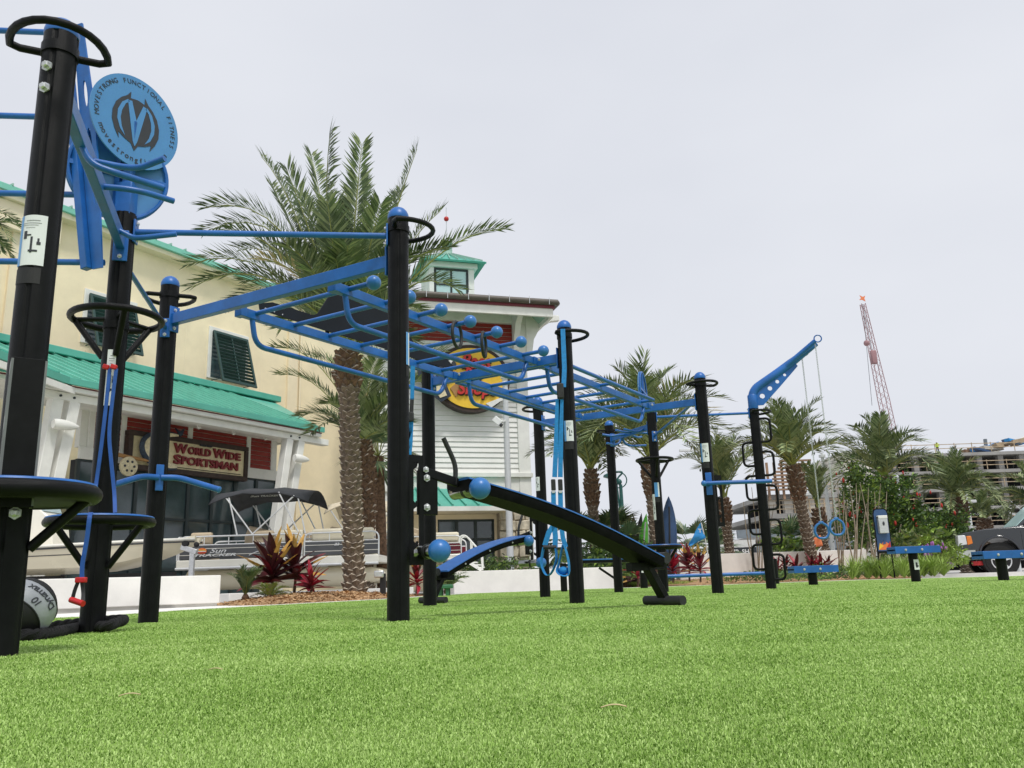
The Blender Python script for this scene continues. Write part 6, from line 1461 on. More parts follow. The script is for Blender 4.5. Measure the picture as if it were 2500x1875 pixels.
def palm(name, label, foot, crown, r0, r1, fronds, lm, lw, nl, seed, boots=.085, shag=.25, group='palm trees', light=False, stem_r=.02, arch=.10, nscale=10):
    rn = random.Random(seed); foot, crown = Vector(foot), Vector(crown); t = thing(name, label, 'palm tree', foot, group)
    ax = crown-foot; H = ax.length; d_, s_, t_ = frame(ax)
    prof = []; K = 14
    for i in range(K+1):
        f = i/K; r = r0+(r1-r0)*f**.6
        if f < .06: r *= 1.25-.25*f/.06
        if f > 1-shag: r *= 1+.45*math.sin(math.pi*min(1, (f-(1-shag))/shag))**.8
        prof.append((r, H*f))
    def rad(f):
        x = f*K; i = min(int(x), K-1); return prof[i][0]+(prof[i+1][0]-prof[i][0])*(x-i)
    tr = MB().lathe([(r*.93, z) for r, z in prof], foot, ax, 14).build('trunk', 'bark', t)
    sc = MB(); rows = int(H/boots)
    for i in range(rows):
        f = (i+.5)/rows; r = rad(f); upper = f > 1-shag
        for j in range(nscale):
            a = 6.28318*(j+(.5 if i % 2 else 0))/nscale+rn.uniform(-.08, .08); wd = 6.28318/nscale*.62; hh = boots*(.95 if not upper else 1.5)*rn.uniform(.7, 1.35); f = (i+.5+rn.uniform(-.22, .22))/rows
            def pt(aa, dz, rr): return foot+d_*(f*H+dz)+(s_*math.cos(aa)+t_*math.sin(aa))*rr
            o_ = r*(.17 if not upper else .30)*rn.uniform(.7, 1.3)+.006
            A_, B2, C2, D2 = pt(a-wd, 0, r*.96), pt(a, -hh*.75, r*.95), pt(a+wd, 0, r*.96), pt(a, hh*.42, r*.94+o_*.4); E2_ = pt(a, hh*.28, r+o_)
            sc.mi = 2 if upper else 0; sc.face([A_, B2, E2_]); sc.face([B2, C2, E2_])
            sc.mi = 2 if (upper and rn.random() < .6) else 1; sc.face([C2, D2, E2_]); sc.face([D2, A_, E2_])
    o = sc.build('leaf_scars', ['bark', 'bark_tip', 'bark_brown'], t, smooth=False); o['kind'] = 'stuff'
    for k, tip in enumerate(fronds):
        tip, ar, dr = tip if isinstance(tip, tuple) else (tip, arch, .25)
        base = crown+V(rn.uniform(-.5, .5)*r1, rn.uniform(-.5, .5)*r1, rn.uniform(-.10, .12))
        dead = rn.random() < .03; frond(base, tip, ar+rn.uniform(-.03, .03), rn, nl if not dead else int(nl*.6), lm*rn.uniform(.9, 1.1), lw, dr+rn.uniform(-.05, .12), light, stem_r).build('frond', ['palm_leaf', 'palm_leaf_light', 'palm_stem'] if not dead else ['dry_leaf', 'palm_leaf_light', 'palm_stem'], t, smooth=False)
    return t
def spray(c, L, n_, seed, lo=-20, hi=85, up=1.0):
    rn = random.Random(seed); out = []
    for i in range(n_):
        f = (i+.5)/n_; el = R_(hi-(hi-lo)*f**.9+rn.uniform(-7, 7)); az = i*2.39996+rn.uniform(-.25, .25); l_ = L*rn.uniform(.82, 1.1)*(1 if el > .1 else .92)
        out.append((c+V(math.cos(az)*math.cos(el), math.sin(az)*math.cos(el), math.sin(el)*up)*l_, .05+.10*math.cos(el), .10+.35*math.cos(el)))
    return out
# the big palm in front: outline leaves aimed where the photograph has them
PY = 15.2; ft = AY(866, 1440, PY); ft.z = .08; cr = AY(848, 855, PY)
tips = [((640, 322), .0, .15, 0.3), ((806, 318), -.02, .05, -.4), ((884, 335), .0, .05, -1.2), ((1018, 330), .0, .05, .3), ((1232, 495), .06, .35, .2), ((1075, 480), .03, .2, .8), ((505, 405), .06, .35, -.2), ((500, 470), .08, .35, .7), ((462, 580), .10, .4, .2), ((470, 625), .10, .4, -.6), ((662, 430), .02, .1, 1.0), ((735, 440), .0, .1, 1.2), ((930, 470), .0, .1, -1.5), ((800, 480), .0, .1, -1.7), ((980, 440), .02, .1, 1.2), ((1000, 590), .1, .3, -1.6), ((700, 560), .08, .3, -1.8), ((760, 350), .0, .1, .8), ((590, 560), .1, .3, 1.0), ((560, 690), .10, .35, 1.2), ((1120, 640), .1, .4, 1.0), ((1040, 720), .1, .4, -1.2), ((640, 690), .1, .3, -1.5), ((880, 420), .0, .1, 1.4), ((850, 560), .05, .2, -2.2), ((940, 620), .05, .2, -2.0), ((760, 640), .05, .2, -2.1), ((690, 760), .12, .4, .2), ((1010, 800), .12, .4, .4), ((600, 640), .1, .3, .3), ((700, 400), .0, .1, -.9), ((955, 520), .0, .1, .2), ((820, 470), .0, .1, -.8), ((1090, 560), .06, .3, -.5), ((560, 500), .06, .3, -.9), ((640, 600), .08, .3, -1.2), ((1000, 680), .08, .3, .9), ((820, 600), .05, .2, -1.9)]
frs = [(AY(p_[0], p_[1], PY+dy), ar, dr) for p_, ar, dr, dy in tips]
palm('date_palm', 'tallest date palm with a big spiky crown, standing in the mulch bed nearest the rig', ft, cr, .180, .172, frs, .58, .044, 88, 1, boots=.115, shag=.17, stem_r=.028, nscale=8)
PB = 20.0; ft = AY(893, 1420, PB); ft.z = 0; cr = AY(885, 1075, PB)
frs = [(AY(x_, y_, PB+dy), .08, .3) for x_, y_, dy in ((682, 880, 0), (672, 795, -.5), (735, 990, .6), (760, 1030, 1.2), (830, 900, .8), (980, 900, .5), (1000, 1010, -.4), (1085, 825, .6), (960, 1050, -1.4), (800, 960, -1.2), (770, 830, .3), (930, 830, -1), (1010, 860, 1.3), (900, 870, .2), (860, 840, .7), (960, 960, -.6), (1040, 900, -.6))]
palm('date_palm', 'lower date palm half hidden behind the tallest palm trunk', ft, cr, .19, .18, frs, .62, .05, 60, 2, boots=.13, shag=.6, light=True)
def simple_palm(label, pf, pc, y, r, L, n_, seed, light=False, lw=.05, lo=-15, hi=85, nl=38, shag=.3, foot_z=-.1):
    ft = AY(pf[0], pf[1], y); ft.z = foot_z; cr = AY(pc[0], pc[1], y)
    return palm('date_palm', label, ft, cr, r, r*.95, spray(cr, L, n_, seed, lo, hi), L*.24, lw, nl, seed, boots=.14, shag=shag, light=light, stem_r=.03, nscale=8)
simple_palm('slender date palm framed between the strap post and the farther posts', (1458, 1410), (1442, 1145), 27, .165, 2.1, 34, 21, lo=12, light=True)
simple_palm('date palm with a wide crown rising behind the far target disc', (1610, 1410), (1584, 1116), 25, .175, 3.1, 42, 22, lo=12, hi=82, lw=.055, light=True)
simple_palm('small upright date palm just right of the far tall post', (1788, 1400), (1766, 1215), 31, .17, 2.5, 22, 23, light=True, lo=42)
simple_palm('date palm with leaning trunk behind the gym rings', (1990, 1385), (1935, 1135), 27, .175, 2.25, 36, 24, lo=5, light=True)
simple_palm('young narrow palm between the gym ring chains', (2022, 1385), (1996, 1240), 31, .17, 1.7, 16, 25, light=True, lo=55)
simple_palm('date palm before the white stair tower', (2185, 1385), (2160, 1165), 33, .20, 2.6, 36, 26, lo=5, lw=.055, light=True)
simple_palm('bushy date palm in front of the parking deck', (2360, 1380), (2338, 1215), 36, .25, 2.1, 34, 27, light=True, lo=-5, lw=.06)
simple_palm('small pale palm between two lamp arms by the parking deck', (2415, 1380), (2402, 1265), 44, .25, 1.7, 24, 28, light=True, lo=0, lw=.07)
simple_palm('pale palm at the right edge above the truck', (2560, 1380), (2530, 1225), 38, .25, 2.1, 28, 29, light=True, lo=-15, lw=.065)
simple_palm('palm at the left edge with only its frond tips in view', (-130, 1440), (-75, 560), 21, .22, 1.5, 18, 30, lo=-35, hi=60)
# fan palms
def fan_leaf(mb, c, d, r, rn, n_=16, spread=2.6, w=.05):
    d_, s_, t_ = frame(d)
    for i in range(n_):
        a = (i/(n_-1)-.5)*spread; q = (d_*math.cos(a)+s_*math.sin(a)).normalized(); l_ = r*(1-.25*abs(a)/1.3)*rn.uniform(.9, 1.1); tip = c+q*l_+V(0, 0, -.18*l_); mid = c+q*l_*.55; wv = q.cross(t_)*w*.5
        mb.mi = 0 if rn.random() < .7 else 1; mb.face([c, mid+wv, tip, mid-wv])
def fan_palm(label, foot, crown, r, R, n_, seed, name='fan_palm', w=.06):
    rn = random.Random(seed); foot, crown = Vector(foot), Vector(crown); t = thing(name, label, 'palm tree' if name == 'fan_palm' else 'shrub', foot, 'fan palms')
    MB().lathe([(r*1.2, 0), (r, .2), (r*.9, (crown-foot).length)], foot, crown-foot, 10).build('trunk', 'bark_brown', t)
    for k in range(n_):
        el = R_(rn.uniform(-35, 80)); az = k*2.4; d = V(math.cos(az)*math.cos(el), math.sin(az)*math.cos(el), math.sin(el)); mb = MB(); st_ = crown+d*R*.55
        mb.mi = 2; mb.tube([crown, st_], .012, 4, cap=False); fan_leaf(mb, st_, d+V(0, 0, -.2), R*.75, rn, w=w); mb.build('fan_leaf', ['palm_fan', 'palm_leaf_light', 'palm_stem'], t, smooth=False)
    return t
q = AY(935, 1425, 21.5); fan_palm('fan palm with drooping leaves between the palm trunk and the nearest post', V(q.x, q.y, 0), AY(925, 1115, 21.5), .14, 1.0, 22, 41)
for (px, yb_, pt, y, R, sd, lb) in ((1400, 1420, 1330, 27, 1.1, 42, 'low fan palm under the suspension straps'), (1490, 1420, 1320, 28.5, 1.2, 43, 'low fan palm right of the slender palm trunk'), (1530, 1420, 1345, 26.5, .9, 44, 'small silvery fan palm below the dark kayak'), (1690, 1400, 1345, 33, 1.3, 45, 'fan palm behind the blue feather flag'), (1925, 1385, 1340, 36, 1.4, 46, 'yellowish fan palm left of the leaning palm trunk'), (1745, 1400, 1350, 36, 1.2, 47, 'fan palm right of the blue feather flag')):
    q = AY(px, yb_, y); fan_palm(lb, V(q.x, q.y, -.1), AY(px, pt, y), .12, R, 20, sd, w=.08)
# ================================================================ red cordylines and low plants
def blade_mesh(nm, L, w, curl, m, tip=None):
    mb = MB(); K = 7; row = []
    for i in range(K+1):
        f = i/K; ww = w*math.sin(math.pi*min(.985, .10+.88*f))**.8; x_ = L*f*(1-.15*curl*f); z_ = -curl*L*f*f*.55; row.append((V(x_, -ww/2, z_+ww*.22), V(x_, 0, z_), V(x_, ww/2, z_+ww*.22)))
    for i in range(K):
        mb.mi = 1 if (tip and i >= K-3) else 0
        for j in range(2): mb.face([row[i][j], row[i][j+1], row[i+1][j+1], row[i+1][j]])
    return mb.mesh(nm, [m]+([tip] if tip else []), True, 70)
LF = {'maroon': [blade_mesh('leaf', .5, .115, c_, 'leaf_maroon') for c_ in (.1, .5)], 'red': [blade_mesh('leaf', .5, .115, c_, 'leaf_brightred') for c_ in (.15, .6)], 'dred': [blade_mesh('leaf', .5, .115, c_, 'leaf_red') for c_ in (.15, .6)], 'straw': [blade_mesh('leaf', .55, .10, c_, 'leaf_maroon', 'leaf_straw') for c_ in (.05, .25)], 'green': [blade_mesh('leaf', .5, .05, c_, 'leaf_light') for c_ in (.2, .7)]}
def cordyline(label, foot, H, spread, n_, mix, seed, cat='plant', name='cordyline', stem=True):
    rn = random.Random(seed); foot = Vector(foot); t = thing(name, label, cat, foot, 'red-leaved garden plants')
    if stem: MB().tube([foot, foot+V(.02, 0, H*.35), foot+V(.0, .01, H*.55)], [.025, .022, .016], 8).build('stem', 'bark_brown', t)
    for k in range(n_):
        f = k/n_; el = R_(84-88*f+rn.uniform(-8, 8)); az = k*2.39996+rn.uniform(-.3, .3); key = rn.choice(mix if f > .35 else (mix if 'straw' not in mix else ['straw', 'straw']+mix))
        me = rn.choice(LF[key]); sc_ = spread/.5*rn.uniform(.75, 1.1); M = Matrix.Translation((0, 0, H*(.58-.28*f))) @ Matrix.Rotation(az, 4, 'Z') @ Matrix.Rotation(-el, 4, 'Y') @ Matrix.Rotation(rn.uniform(-.5, .5), 4, 'X') @ Matrix.Scale(sc_, 4)
        inst(me, 'leaf', t, M)
    return t
def at(px, y, z=.0): q = AY(px, 1440, y); return V(q.x, q.y, z)
cordyline('tall dark red cordyline with dry straw tips, left one of the pair', at(662, 13.6, .06), .80, .60, 34, ['maroon', 'maroon', 'straw', 'dred', 'straw'], 51)
cordyline('tall dark red cordyline with dry straw tips, right one of the pair', at(718, 13.9, .08), .86, .60, 32, ['maroon', 'maroon', 'dred', 'red', 'straw', 'straw'], 52)
cordyline('small bright red cordyline at the foot of the palm', at(758, 13.4, .08), .34, .36, 24, ['red', 'dred'], 53)
cordyline('red and tan cordyline glimpsed between the nearest post and the one behind', at(1017, 15.6, .05), .50, .40, 24, ['red', 'dred', 'straw'], 54)
cordyline('red and green cordyline behind the low bench', at(1558, 19.6, .0), .55, .42, 26, ['dred', 'red', 'straw', 'green'], 55)
cordyline('red cordyline left of the far ringed post', at(1592, 20.2, .0), .5, .40, 22, ['dred', 'red', 'green'], 56)
cordyline('crimson cordyline right of the far ringed post', at(1645, 20.4, .06), .66, .46, 28, ['dred', 'red', 'maroon'], 57)
cordyline('crimson cordyline with orange tips below the blue feather flag', at(1685, 20.9, .08), .86, .50, 30, ['red', 'dred', 'straw'], 58)
cordyline('red cordyline touching the far tall post', at(1712, 20.3, .06), .70, .46, 26, ['red', 'dred', 'straw'], 59)
for i, px in enumerate((1905, 1925, 1950, 1990, 2010, 2028)):
    cordyline(['small red cordyline left of the leaning palm trunk', 'red cordyline close to the leaning palm trunk', 'dark red cordyline in front of the leaning palm trunk', 'red cordyline under the left gym ring', 'tall red cordyline under the gym rings', 'red cordyline right of the gym rings'][i], at(px, 25.2+.2*(i % 2), .0), .62, .46, 16, ['red', 'dred', 'maroon'], 60+i)
def fern(label, foot, L, n_, seed, light, lo=20, hi=88, up=1.0):
    rn = random.Random(seed); foot = Vector(foot); t = thing('cycad', label, 'plant', foot, 'small green garden plants')
    for k in range(n_):
        el = R_(rn.uniform(lo, hi)); az = k*2.4; tip = foot+V(math.cos(az)*math.cos(el), math.sin(az)*math.cos(el), math.sin(el))*L*rn.uniform(.75, 1.1)
        frond(foot+V(0, 0, .04), tip, .08, rn, 22, L*.22, .018, .3, light, .007).build('frond', ['palm_leaf' if not light else 'leaf_light', 'leaf_green' if not light else 'palm_leaf_light', 'palm_stem'], t, smooth=False)
    MB().lathe([(.05, 0), (.06, .05), (.03, .1)], foot, UZ, 8).build('crown', 'bark_brown', t)
fern('dark green upright cycad left of the red plants', at(600, 13.0, .05), .55, 26, 71, False, 55, 89)
fern('bright green feathery plant at the foot of the red plants', at(660, 13.0, .04), .38, 20, 72, True, 10, 70)
fern('small feathery green plant right of the post behind', at(1090, 16.6, .02), .6, 22, 73, False, 25, 80); fern('feathery plant hidden left of the post behind', at(1062, 16.2, .02), .4, 16, 74, True, 15, 70)
# ================================================================ leafy shrubs and small trees on the right
def leafmass(mb, c, rad, n_, size, rn, mats=2, clump=12):
    cl = [V(rn.gauss(0, .5), rn.gauss(0, .5), rn.gauss(0, .5)) for _ in range(clump)]
    for i in range(n_):
        k = rn.choice(cl); q = k+V(rn.gauss(0, .23), rn.gauss(0, .23), rn.gauss(0, .23)); p_ = c+V(q.x*rad[0], q.y*rad[1], q.z*rad[2])
        if p_.z < .02: p_.z = .02+rn.random()*.1
        d = V(rn.gauss(0, 1), rn.gauss(0, 1), rn.gauss(0, .7)).normalized(); s = d.cross(V(rn.random(), rn.random(), rn.random())).normalized(); l_ = size*rn.uniform(.6, 1.4)
        mb.mi = rn.randrange(mats) if mats > 1 else 0; mb.face([p_-d*l_, p_+s*l_*.38, p_+d*l_, p_-s*l_*.38])
def tree(name, label, foot, crowns, stems, leaf, seed, n_=2600, flowers=0, mats=('leaf_green', 'leaf_green', 'leaf_green', 'leaf_light'), cat='tree', group='shrubs and small trees', fl='flower_red', bark='pale_bark'):
    rn = random.Random(seed); foot = Vector(foot); t = thing(name, label, cat, foot, group)
    for (tip, r) in stems:
        tip = Vector(tip); m_ = foot.lerp(tip, .5)+V(rn.uniform(-.1, .1), rn.uniform(-.1, .1), 0); b = foot+V(rn.uniform(-.15, .15), rn.uniform(-.15, .15), 0); MB().tube(smoothpath([b, m_, tip], 5), [r*(1-.07*i) for i in range(11)], 6).build('trunk', bark, t)
    if crowns:
        mb = MB()
        for c, rad in crowns: leafmass(mb, Vector(c), rad, n_//len(crowns), leaf, rn, len(mats))
        o = mb.build('crown', list(mats), t, smooth=False)
        if flowers:
            fb_ = MB()
            for i in range(flowers):
                c, rad = rn.choice(crowns); d = V(rn.gauss(0, .55), -abs(rn.gauss(0, .5)), rn.gauss(.1, .5)); p_ = Vector(c)+V(d.x*rad[0], d.y*rad[1], d.z*rad[2]); fb_.ball(p_, .038*rn.uniform(.8, 1.5), 6, 4, (.8, .8, 1.7))
            o2 = fb_.build('flowers', fl, t); o2['kind'] = 'stuff'
    return t
def c_at(px, py, y): return AY(px, py, y)
Yb = 28.0
def bt(label, px, stems, crowns, seed, n_, flo, y=Yb, leaf=.075, **k):
    q = AY(px, 1390, y); tree(k.pop('name', 'bottlebrush_tree'), label, V(q.x, q.y, -.05), [(c_at(a, b, y+dy), (rx, .8, rz)) for a, b, rx, rz, dy in crowns], [(c_at(a, b, y), r_) for a, b, r_ in stems], leaf, seed, n_, flo, **k)
bt('bottlebrush tree with red flowers left of the dispenser stand', 2100, [(2085, 1260, .05), (2120, 1250, .05), (2130, 1290, .04)], [(2085, 1190, .55, .75, .2), (2120, 1235, .75, .8, .4), (2075, 1280, .5, .8, .5), (2130, 1300, .55, .6, .6)], 81, 5200, 26)
bt('bottlebrush tree with red flowers behind the dispenser stand', 2180, [(2200, 1280, .05), (2170, 1290, .04)], [(2205, 1245, .75, .75, .8), (2185, 1290, .7, .7, .6), (2235, 1300, .6, .6, .7), (2160, 1210, .55, .5, .8)], 82, 5200, 22)
bt('dark round bottlebrush shrub left of the truck', 2300, [(2300, 1320, .04)], [(2300, 1280, .65, .65, 1.2), (2320, 1310, .6, .55, 1.0), (2275, 1315, .5, .45, 1)], 83, 3600, 12, y=29)
bt('light green spreading shrub in front of the stone wall', 2260, [], [(2230, 1320, .7, .35, .2), (2290, 1325, .8, .40, .2), (2305, 1340, .4, .30, .4)], 84, 3200, 0, y=26.5, name='shrub', mats=('leaf_light', 'leaf_green', 'palm_leaf_light'), cat='shrub', leaf=.10)
bt('yellow-green bush beside the truck bumper', 2300, [], [(2300, 1352, .45, .30, 0)], 85, 1300, 0, y=24, name='shrub', mats=('leaf_light', 'leaf_light', 'grass_far'), cat='shrub', leaf=.06)
bt('olive bush under the orange flag', 1930, [], [(1940, 1340, .9, .5, 1), (1900, 1355, .6, .35, 1)], 86, 2200, 0, y=34, name='shrub', mats=('leaf_light', 'leaf_green', 'palm_leaf_light'), cat='shrub', leaf=.11)
bt('clipped green hedge at the tower entrance', 1190, [], [(1170, 1385, 1.1, .22, 0), (1240, 1385, 1.0, .22, 0)], 87, 2200, 0, y=21.8, name='hedge', cat='shrub', leaf=.05)
bt('dark bushes behind the low bench', 1500, [], [(1480, 1370, .8, .5, 0), (1430, 1380, .6, .4, 0), (1545, 1385, .6, .35, 0)], 88, 2600, 0, y=25.5, name='shrub', cat='shrub', leaf=.08)
bt('low green ground cover beside the ladder post', 1860, [], [(1850, 1405, .9, .15, 0), (1940, 1402, .9, .15, 0), (2020, 1400, .7, .22, 0)], 89, 2200, 0, y=22, name='shrub', cat='shrub', leaf=.045)
# bare pale multi-stem trees
for (lab, px, y, tops, sd) in (('bare pale tree behind the ladder post', 1845, 27, ((1815, 1225), (1835, 1190), (1850, 1200), (1825, 1250), (1862, 1230)), 91), ('bare pale tree between the gym rings and the shrubs', 2052, 26, ((2030, 1200), (2045, 1180), (2060, 1200), (2068, 1230), (2040, 1240)), 92), ('bare pale tree standing left of the dispenser board', 2085, 25, ((2075, 1190), (2100, 1200), (2060, 1215), (2115, 1230), (2090, 1180)), 93), ('bare pale tree behind the dispenser board', 2135, 26, ((2100, 1180), (2120, 1190), (2135, 1200), (2150, 1180), (2165, 1200)), 94), ('bare pale tree near the far light pole', 1868, 29, ((1850, 1240), (1875, 1200), (1890, 1230)), 95)):
    q = AY(px, 1390, y); tree('crepe_myrtle', lab, V(q.x, q.y, -.05), [], [(c_at(a, b, y+random.uniform(-.3, .3)), .027) for a, b in tops], .05, sd)
# strappy grass clumps
for i in range(17):
    rn = random.Random(200+i); px = 2085+i*13.4+rn.uniform(-6, 6); y = 21.6+(i % 3)*.55+rn.uniform(-.3, .3); q = AY(px, 1400, y); ft = V(q.x, q.y, .0); mb = MB()
    for k in range(90):
        az = rn.uniform(0, 6.28); el = R_(rn.uniform(35, 88)); L = rn.uniform(.42, .74); d = V(math.cos(az)*math.cos(el), math.sin(az)*math.cos(el), math.sin(el)); s = V(-math.sin(az), math.cos(az), 0)*.011; m_ = ft+d*L*.55; tip = ft+d*L+V(math.cos(az), math.sin(az), 0)*.12-V(0, 0, .06)
        mb.mi = rn.choice((0, 0, 0, 1)); mb.face([ft-s, ft+s, m_+s, m_-s]); mb.face([m_-s, m_+s, tip])
    o = bpy.data.objects.new('grass_clump', mb.mesh('grass_clump', ['grass_bright', 'leaf_light'], False, 38, ft)); COL.objects.link(o); o.location = ft
    tag(o, ['leftmost', 'second', 'third', 'fourth', 'fifth', 'sixth', 'seventh', 'eighth', 'ninth', 'tenth', 'eleventh', 'twelfth', 'thirteenth', 'fourteenth', 'fifteenth', 'sixteenth', 'rightmost'][i]+' strappy grass clump from the left in the row behind the dispenser stand', 'plant', 'row of strappy grass clumps')
for (px, y, lb) in ((2265, 24, 'purple flowering plant left of the tall step bench sticker'), (2300, 24, 'purple flowering plant by the truck bumper')):
    q = AY(px, 1395, y); tree('flower_plant', lb, V(q.x, q.y, -.05), [(c_at(px, 1352, y), (.22, .2, .22))], [], .05, px, 420, 22, cat='plant', fl='flower_purple', mats=('leaf_green', 'leaf_light'))
# ================================================================ far things on the right
def up_board(label, pxl, pxr, pyt, y, m, m2=None, lean=0.0, seed=0, name='kayak', bend=0.0):
    """kayak or paddle board standing on end"""
    c = AY((pxl+pxr)/2, 1400, y); zt = AZ((pxl+pxr)/2, pyt, c.x, c.y); W_ = (AY(pxr, 1300, y)-AY(pxl, 1300, y)).length; t = thing(name, label, 'boat' if name == 'kayak' else 'paddle board', V(c.x, c.y, -.1), 'boards standing on end')
    xt = AY((pxl+pxr)/2, pyt, y).x; rings = []; K = 16
    for i in range(K+1):
        f = i/K; w_ = W_/2*max(.03, math.sin(math.pi*min(1, .12+.88*f) if f < .5 else math.pi*(.5+.5*((f-.5)/.5)**1.25))**.75) if True else 0
        cx = c.x+(xt-c.x)*f+bend*math.sin(math.pi*f); z = -.1+(zt+.1)*f; rings.append([V(cx+w_*math.cos(a), y+.14*math.sin(a)*(.3+.7*w_/(W_/2)), z) for a in [6.28318*k/12 for k in range(12)]])
    MB().loft(rings).build('hull', m, t, angle=60)
    if m2: MB().tube([V(c.x+(xt-c.x)*f+bend*math.sin(math.pi*f), y-.155*(.35+.65*math.sin(math.pi*(.12+.86*f))), -.1+(zt+.1)*f) for f in [.08+.05*i for i in range(17)]], .028, 6).build('centre_stripe', m2, t)
    return t
up_board('large navy blue paddle board standing upright behind the ringed post', 1612, 1652, 1212, 27, 'board_blue', 'sign_ink', name='paddle_board')
up_board('bright green kayak standing on end', 1566, 1590, 1254, 28, 'board_green', 'cloth_white', bend=-.12); up_board('white kayak standing beside the green one', 1578, 1604, 1262, 28.6, 'cloth_white', 'grey_print', bend=-.10)
up_board('black kayak curving up left of the green kayak', 1556, 1576, 1253, 28.3, 'board_dark', None, bend=-.10); up_board('dark brown kayak with pointed tip, leftmost of the row', 1534, 1560, 1260, 29, 'board_dark')
def pole(name, label, px, pyt, y, m, r=.07, arm=None, group='lamp posts', arms2=None):
    g = AY(px, 1395, y); zt = AZ(px, pyt, g.x, g.y); t = thing(name, label, 'lamp post', V(g.x, g.y, -.12), group)
    MB().lathe([(r*1.6, 0), (r*1.5, .5), (r*1.1, .6), (r*.7, zt+.12)], V(g.x, g.y, -.12), UZ, 12).build('pole', m, t)
    return t, V(g.x, g.y, 0), zt
# green scroll lamp
t, g, zt = pole('street_lamp', 'dark green street lamp with a scroll arm beyond the palms', 1528, 1182, 45, 'pole_green', .13, group=None)
c = AY(1511, 1172, 45); MB().tube(roundpath([V(g.x-.1, g.y, zt-1.6), V(g.x-.22, g.y, zt+.3), c+V(.32, 0, .45), c+V(-.25, 0, .45)], .5, 6), .05, 8).build('arm', 'pole_green', t)
MB().tube([c+V(.42*math.cos(a), 0, .42*math.sin(a)) for a in [6.28318*i/20 for i in range(20)]], .035, 6, closed=True).build('scroll', 'pole_green', t); MB().ball(c+V(0, 0, -.1), .16, 10, 8).build('scroll_eye', 'pole_green', t); MB().lathe([(.08, .1), (.3, .0), (.34, -.12), (.1, -.2)], c+V(-.5, 0, .3), UZ, 12).build('lamp_head', 'pole_green', t)
# pale lamp poles with side arms
for (px, pyt, y, ax_, ay_, lb) in ((2040, 1105, 34, 1962, 1207, 'white light pole with a side arm right of the gym rings'), (2222, 1158, 42, 2182, 1200, 'white light pole with a side arm above the bottlebrush tree'), (2388, 1190, 42, 2350, 1225, 'white light pole with a side arm above the truck hood'), (2375, 1232, 50, 2408, 1256, 'shorter white light pole with an arm to the right'), (1748, 1028, 48, 1664, 1100, 'slim grey light pole directly behind the far tall post'), (2488, 1235, 45, 2520, 1255, 'white light pole at the right edge above the truck cab')):
    t, g, zt = pole('light_pole', lb, px, pyt, y, 'pole_white', .085); a = AY(ax_, ay_, y); za = a.z
    MB().bar(V(g.x, g.y, za+.05), a, .10, .12).build('arm', 'pole_white', t); MB().box(a+V(.25 if ax_ < px else -.25, 0, 0), (.75, .3, .14)).build('lamp_head', 'pole_white', t, bev=.02); MB().tube([V(g.x, g.y, za+.9), a+V((g.x-a.x)*.35, 0, .1)], .02, 6).build('stay', 'pole_white', t)
    MB().lathe([(.13, 0), (.13, .1)], V(g.x, g.y, zt-.15), UZ, 10).build('collar', 'pole_white', t)
# flags
def cloth(t, p00, p10, p11, p01, m, wave=.05, name='cloth'):
    g_ = []
    for i in range(11):
        f = i/10; g_.append([p00.lerp(p10, f).lerp(p01.lerp(p11, f), j/5)+V(0, wave*math.sin(f*7+j*.8), 0) for j in range(6)])
    o = MB().loft(g_, cap=False, closed=False).build(name, m, t, angle=80); s = o.modifiers.new('thick', 'SOLIDIFY'); s.thickness = .01; return o
y = 24.5; b = AY(1738, 1400, y); t = thing('feather_flag', 'bright blue feather flag drooping above the red plants', 'flag', V(b.x, b.y, 0))
MB().tube([V(b.x, b.y, 0), AY(1722, 1318, y), AY(1712, 1276, y)], .016, 8).build('pole', 'pole_white', t); cloth(t, AY(1710, 1276, y), AY(1680, 1330, y), AY(1684, 1334, y), AY(1722, 1313, y), 'flag_blue', .06); fit_text('T', AY(1709, 1296, y-.08), X, UZ, -.05, .05, -.05, .06, .006, .03).build('print', 'cloth_white', t, smooth=False)
y = 27.5; b = AY(1995, 1385, y); t = thing('banner_flag', 'small orange banner flag on crossed white sticks', 'flag', V(b.x, b.y, 0))
MB().tube([AY(1978, 1312, y), AY(1993, 1360, y)], .014, 6).build('stick', 'pole_white', t); MB().tube([AY(2006, 1335, y), AY(1982, 1362, y)], .014, 6).build('stick', 'pole_white', t); MB().tube([AY(1990, 1352, y), V(b.x, b.y, -.1)], .014, 6).build('stick', 'pole_white', t)
cloth(t, AY(1978, 1317, y), AY(2004, 1306, y), AY(2008, 1332, y), AY(1979, 1339, y), 'flag_orange', .04)
# mural wall and trailer glimpsed left of the ladder post
y = 40; a, b = AY(1765, 1380, y), AY(1850, 1380, y); t = thing('painted_wall', 'low black and white lettered wall beyond the ladder post', 'wall', V((a.x+b.x)/2, y, -.12)); zt = AZ(1810, 1318, a.x, y)
MB().box(V((a.x+b.x)/2, y+.15, zt/2-.06), (b.x-a.x, .3, zt+.12)).build('wall', 'cloth_white', t, smooth=False); MB().box(V((a.x+b.x)/2, y-.02, zt*.62), (b.x-a.x, .03, zt*.38)).build('dark_band', 'sign_ink', t, smooth=False)
fit_text('AMP  SHE', V(0, y-.04, 0), X, UZ, a.x+.2, b.x-.2, zt*.64, zt*.76, .01, .03).build('lettering', 'cloth_white', t, smooth=False)
for k in range(4): MB().prism([(0, 0), (.5, .0), (.0, .55)], V(a.x+.15+k*.42, y-.036, zt*.30), X, UZ, .01).build('painted_triangle', 'sign_ink', t, smooth=False)
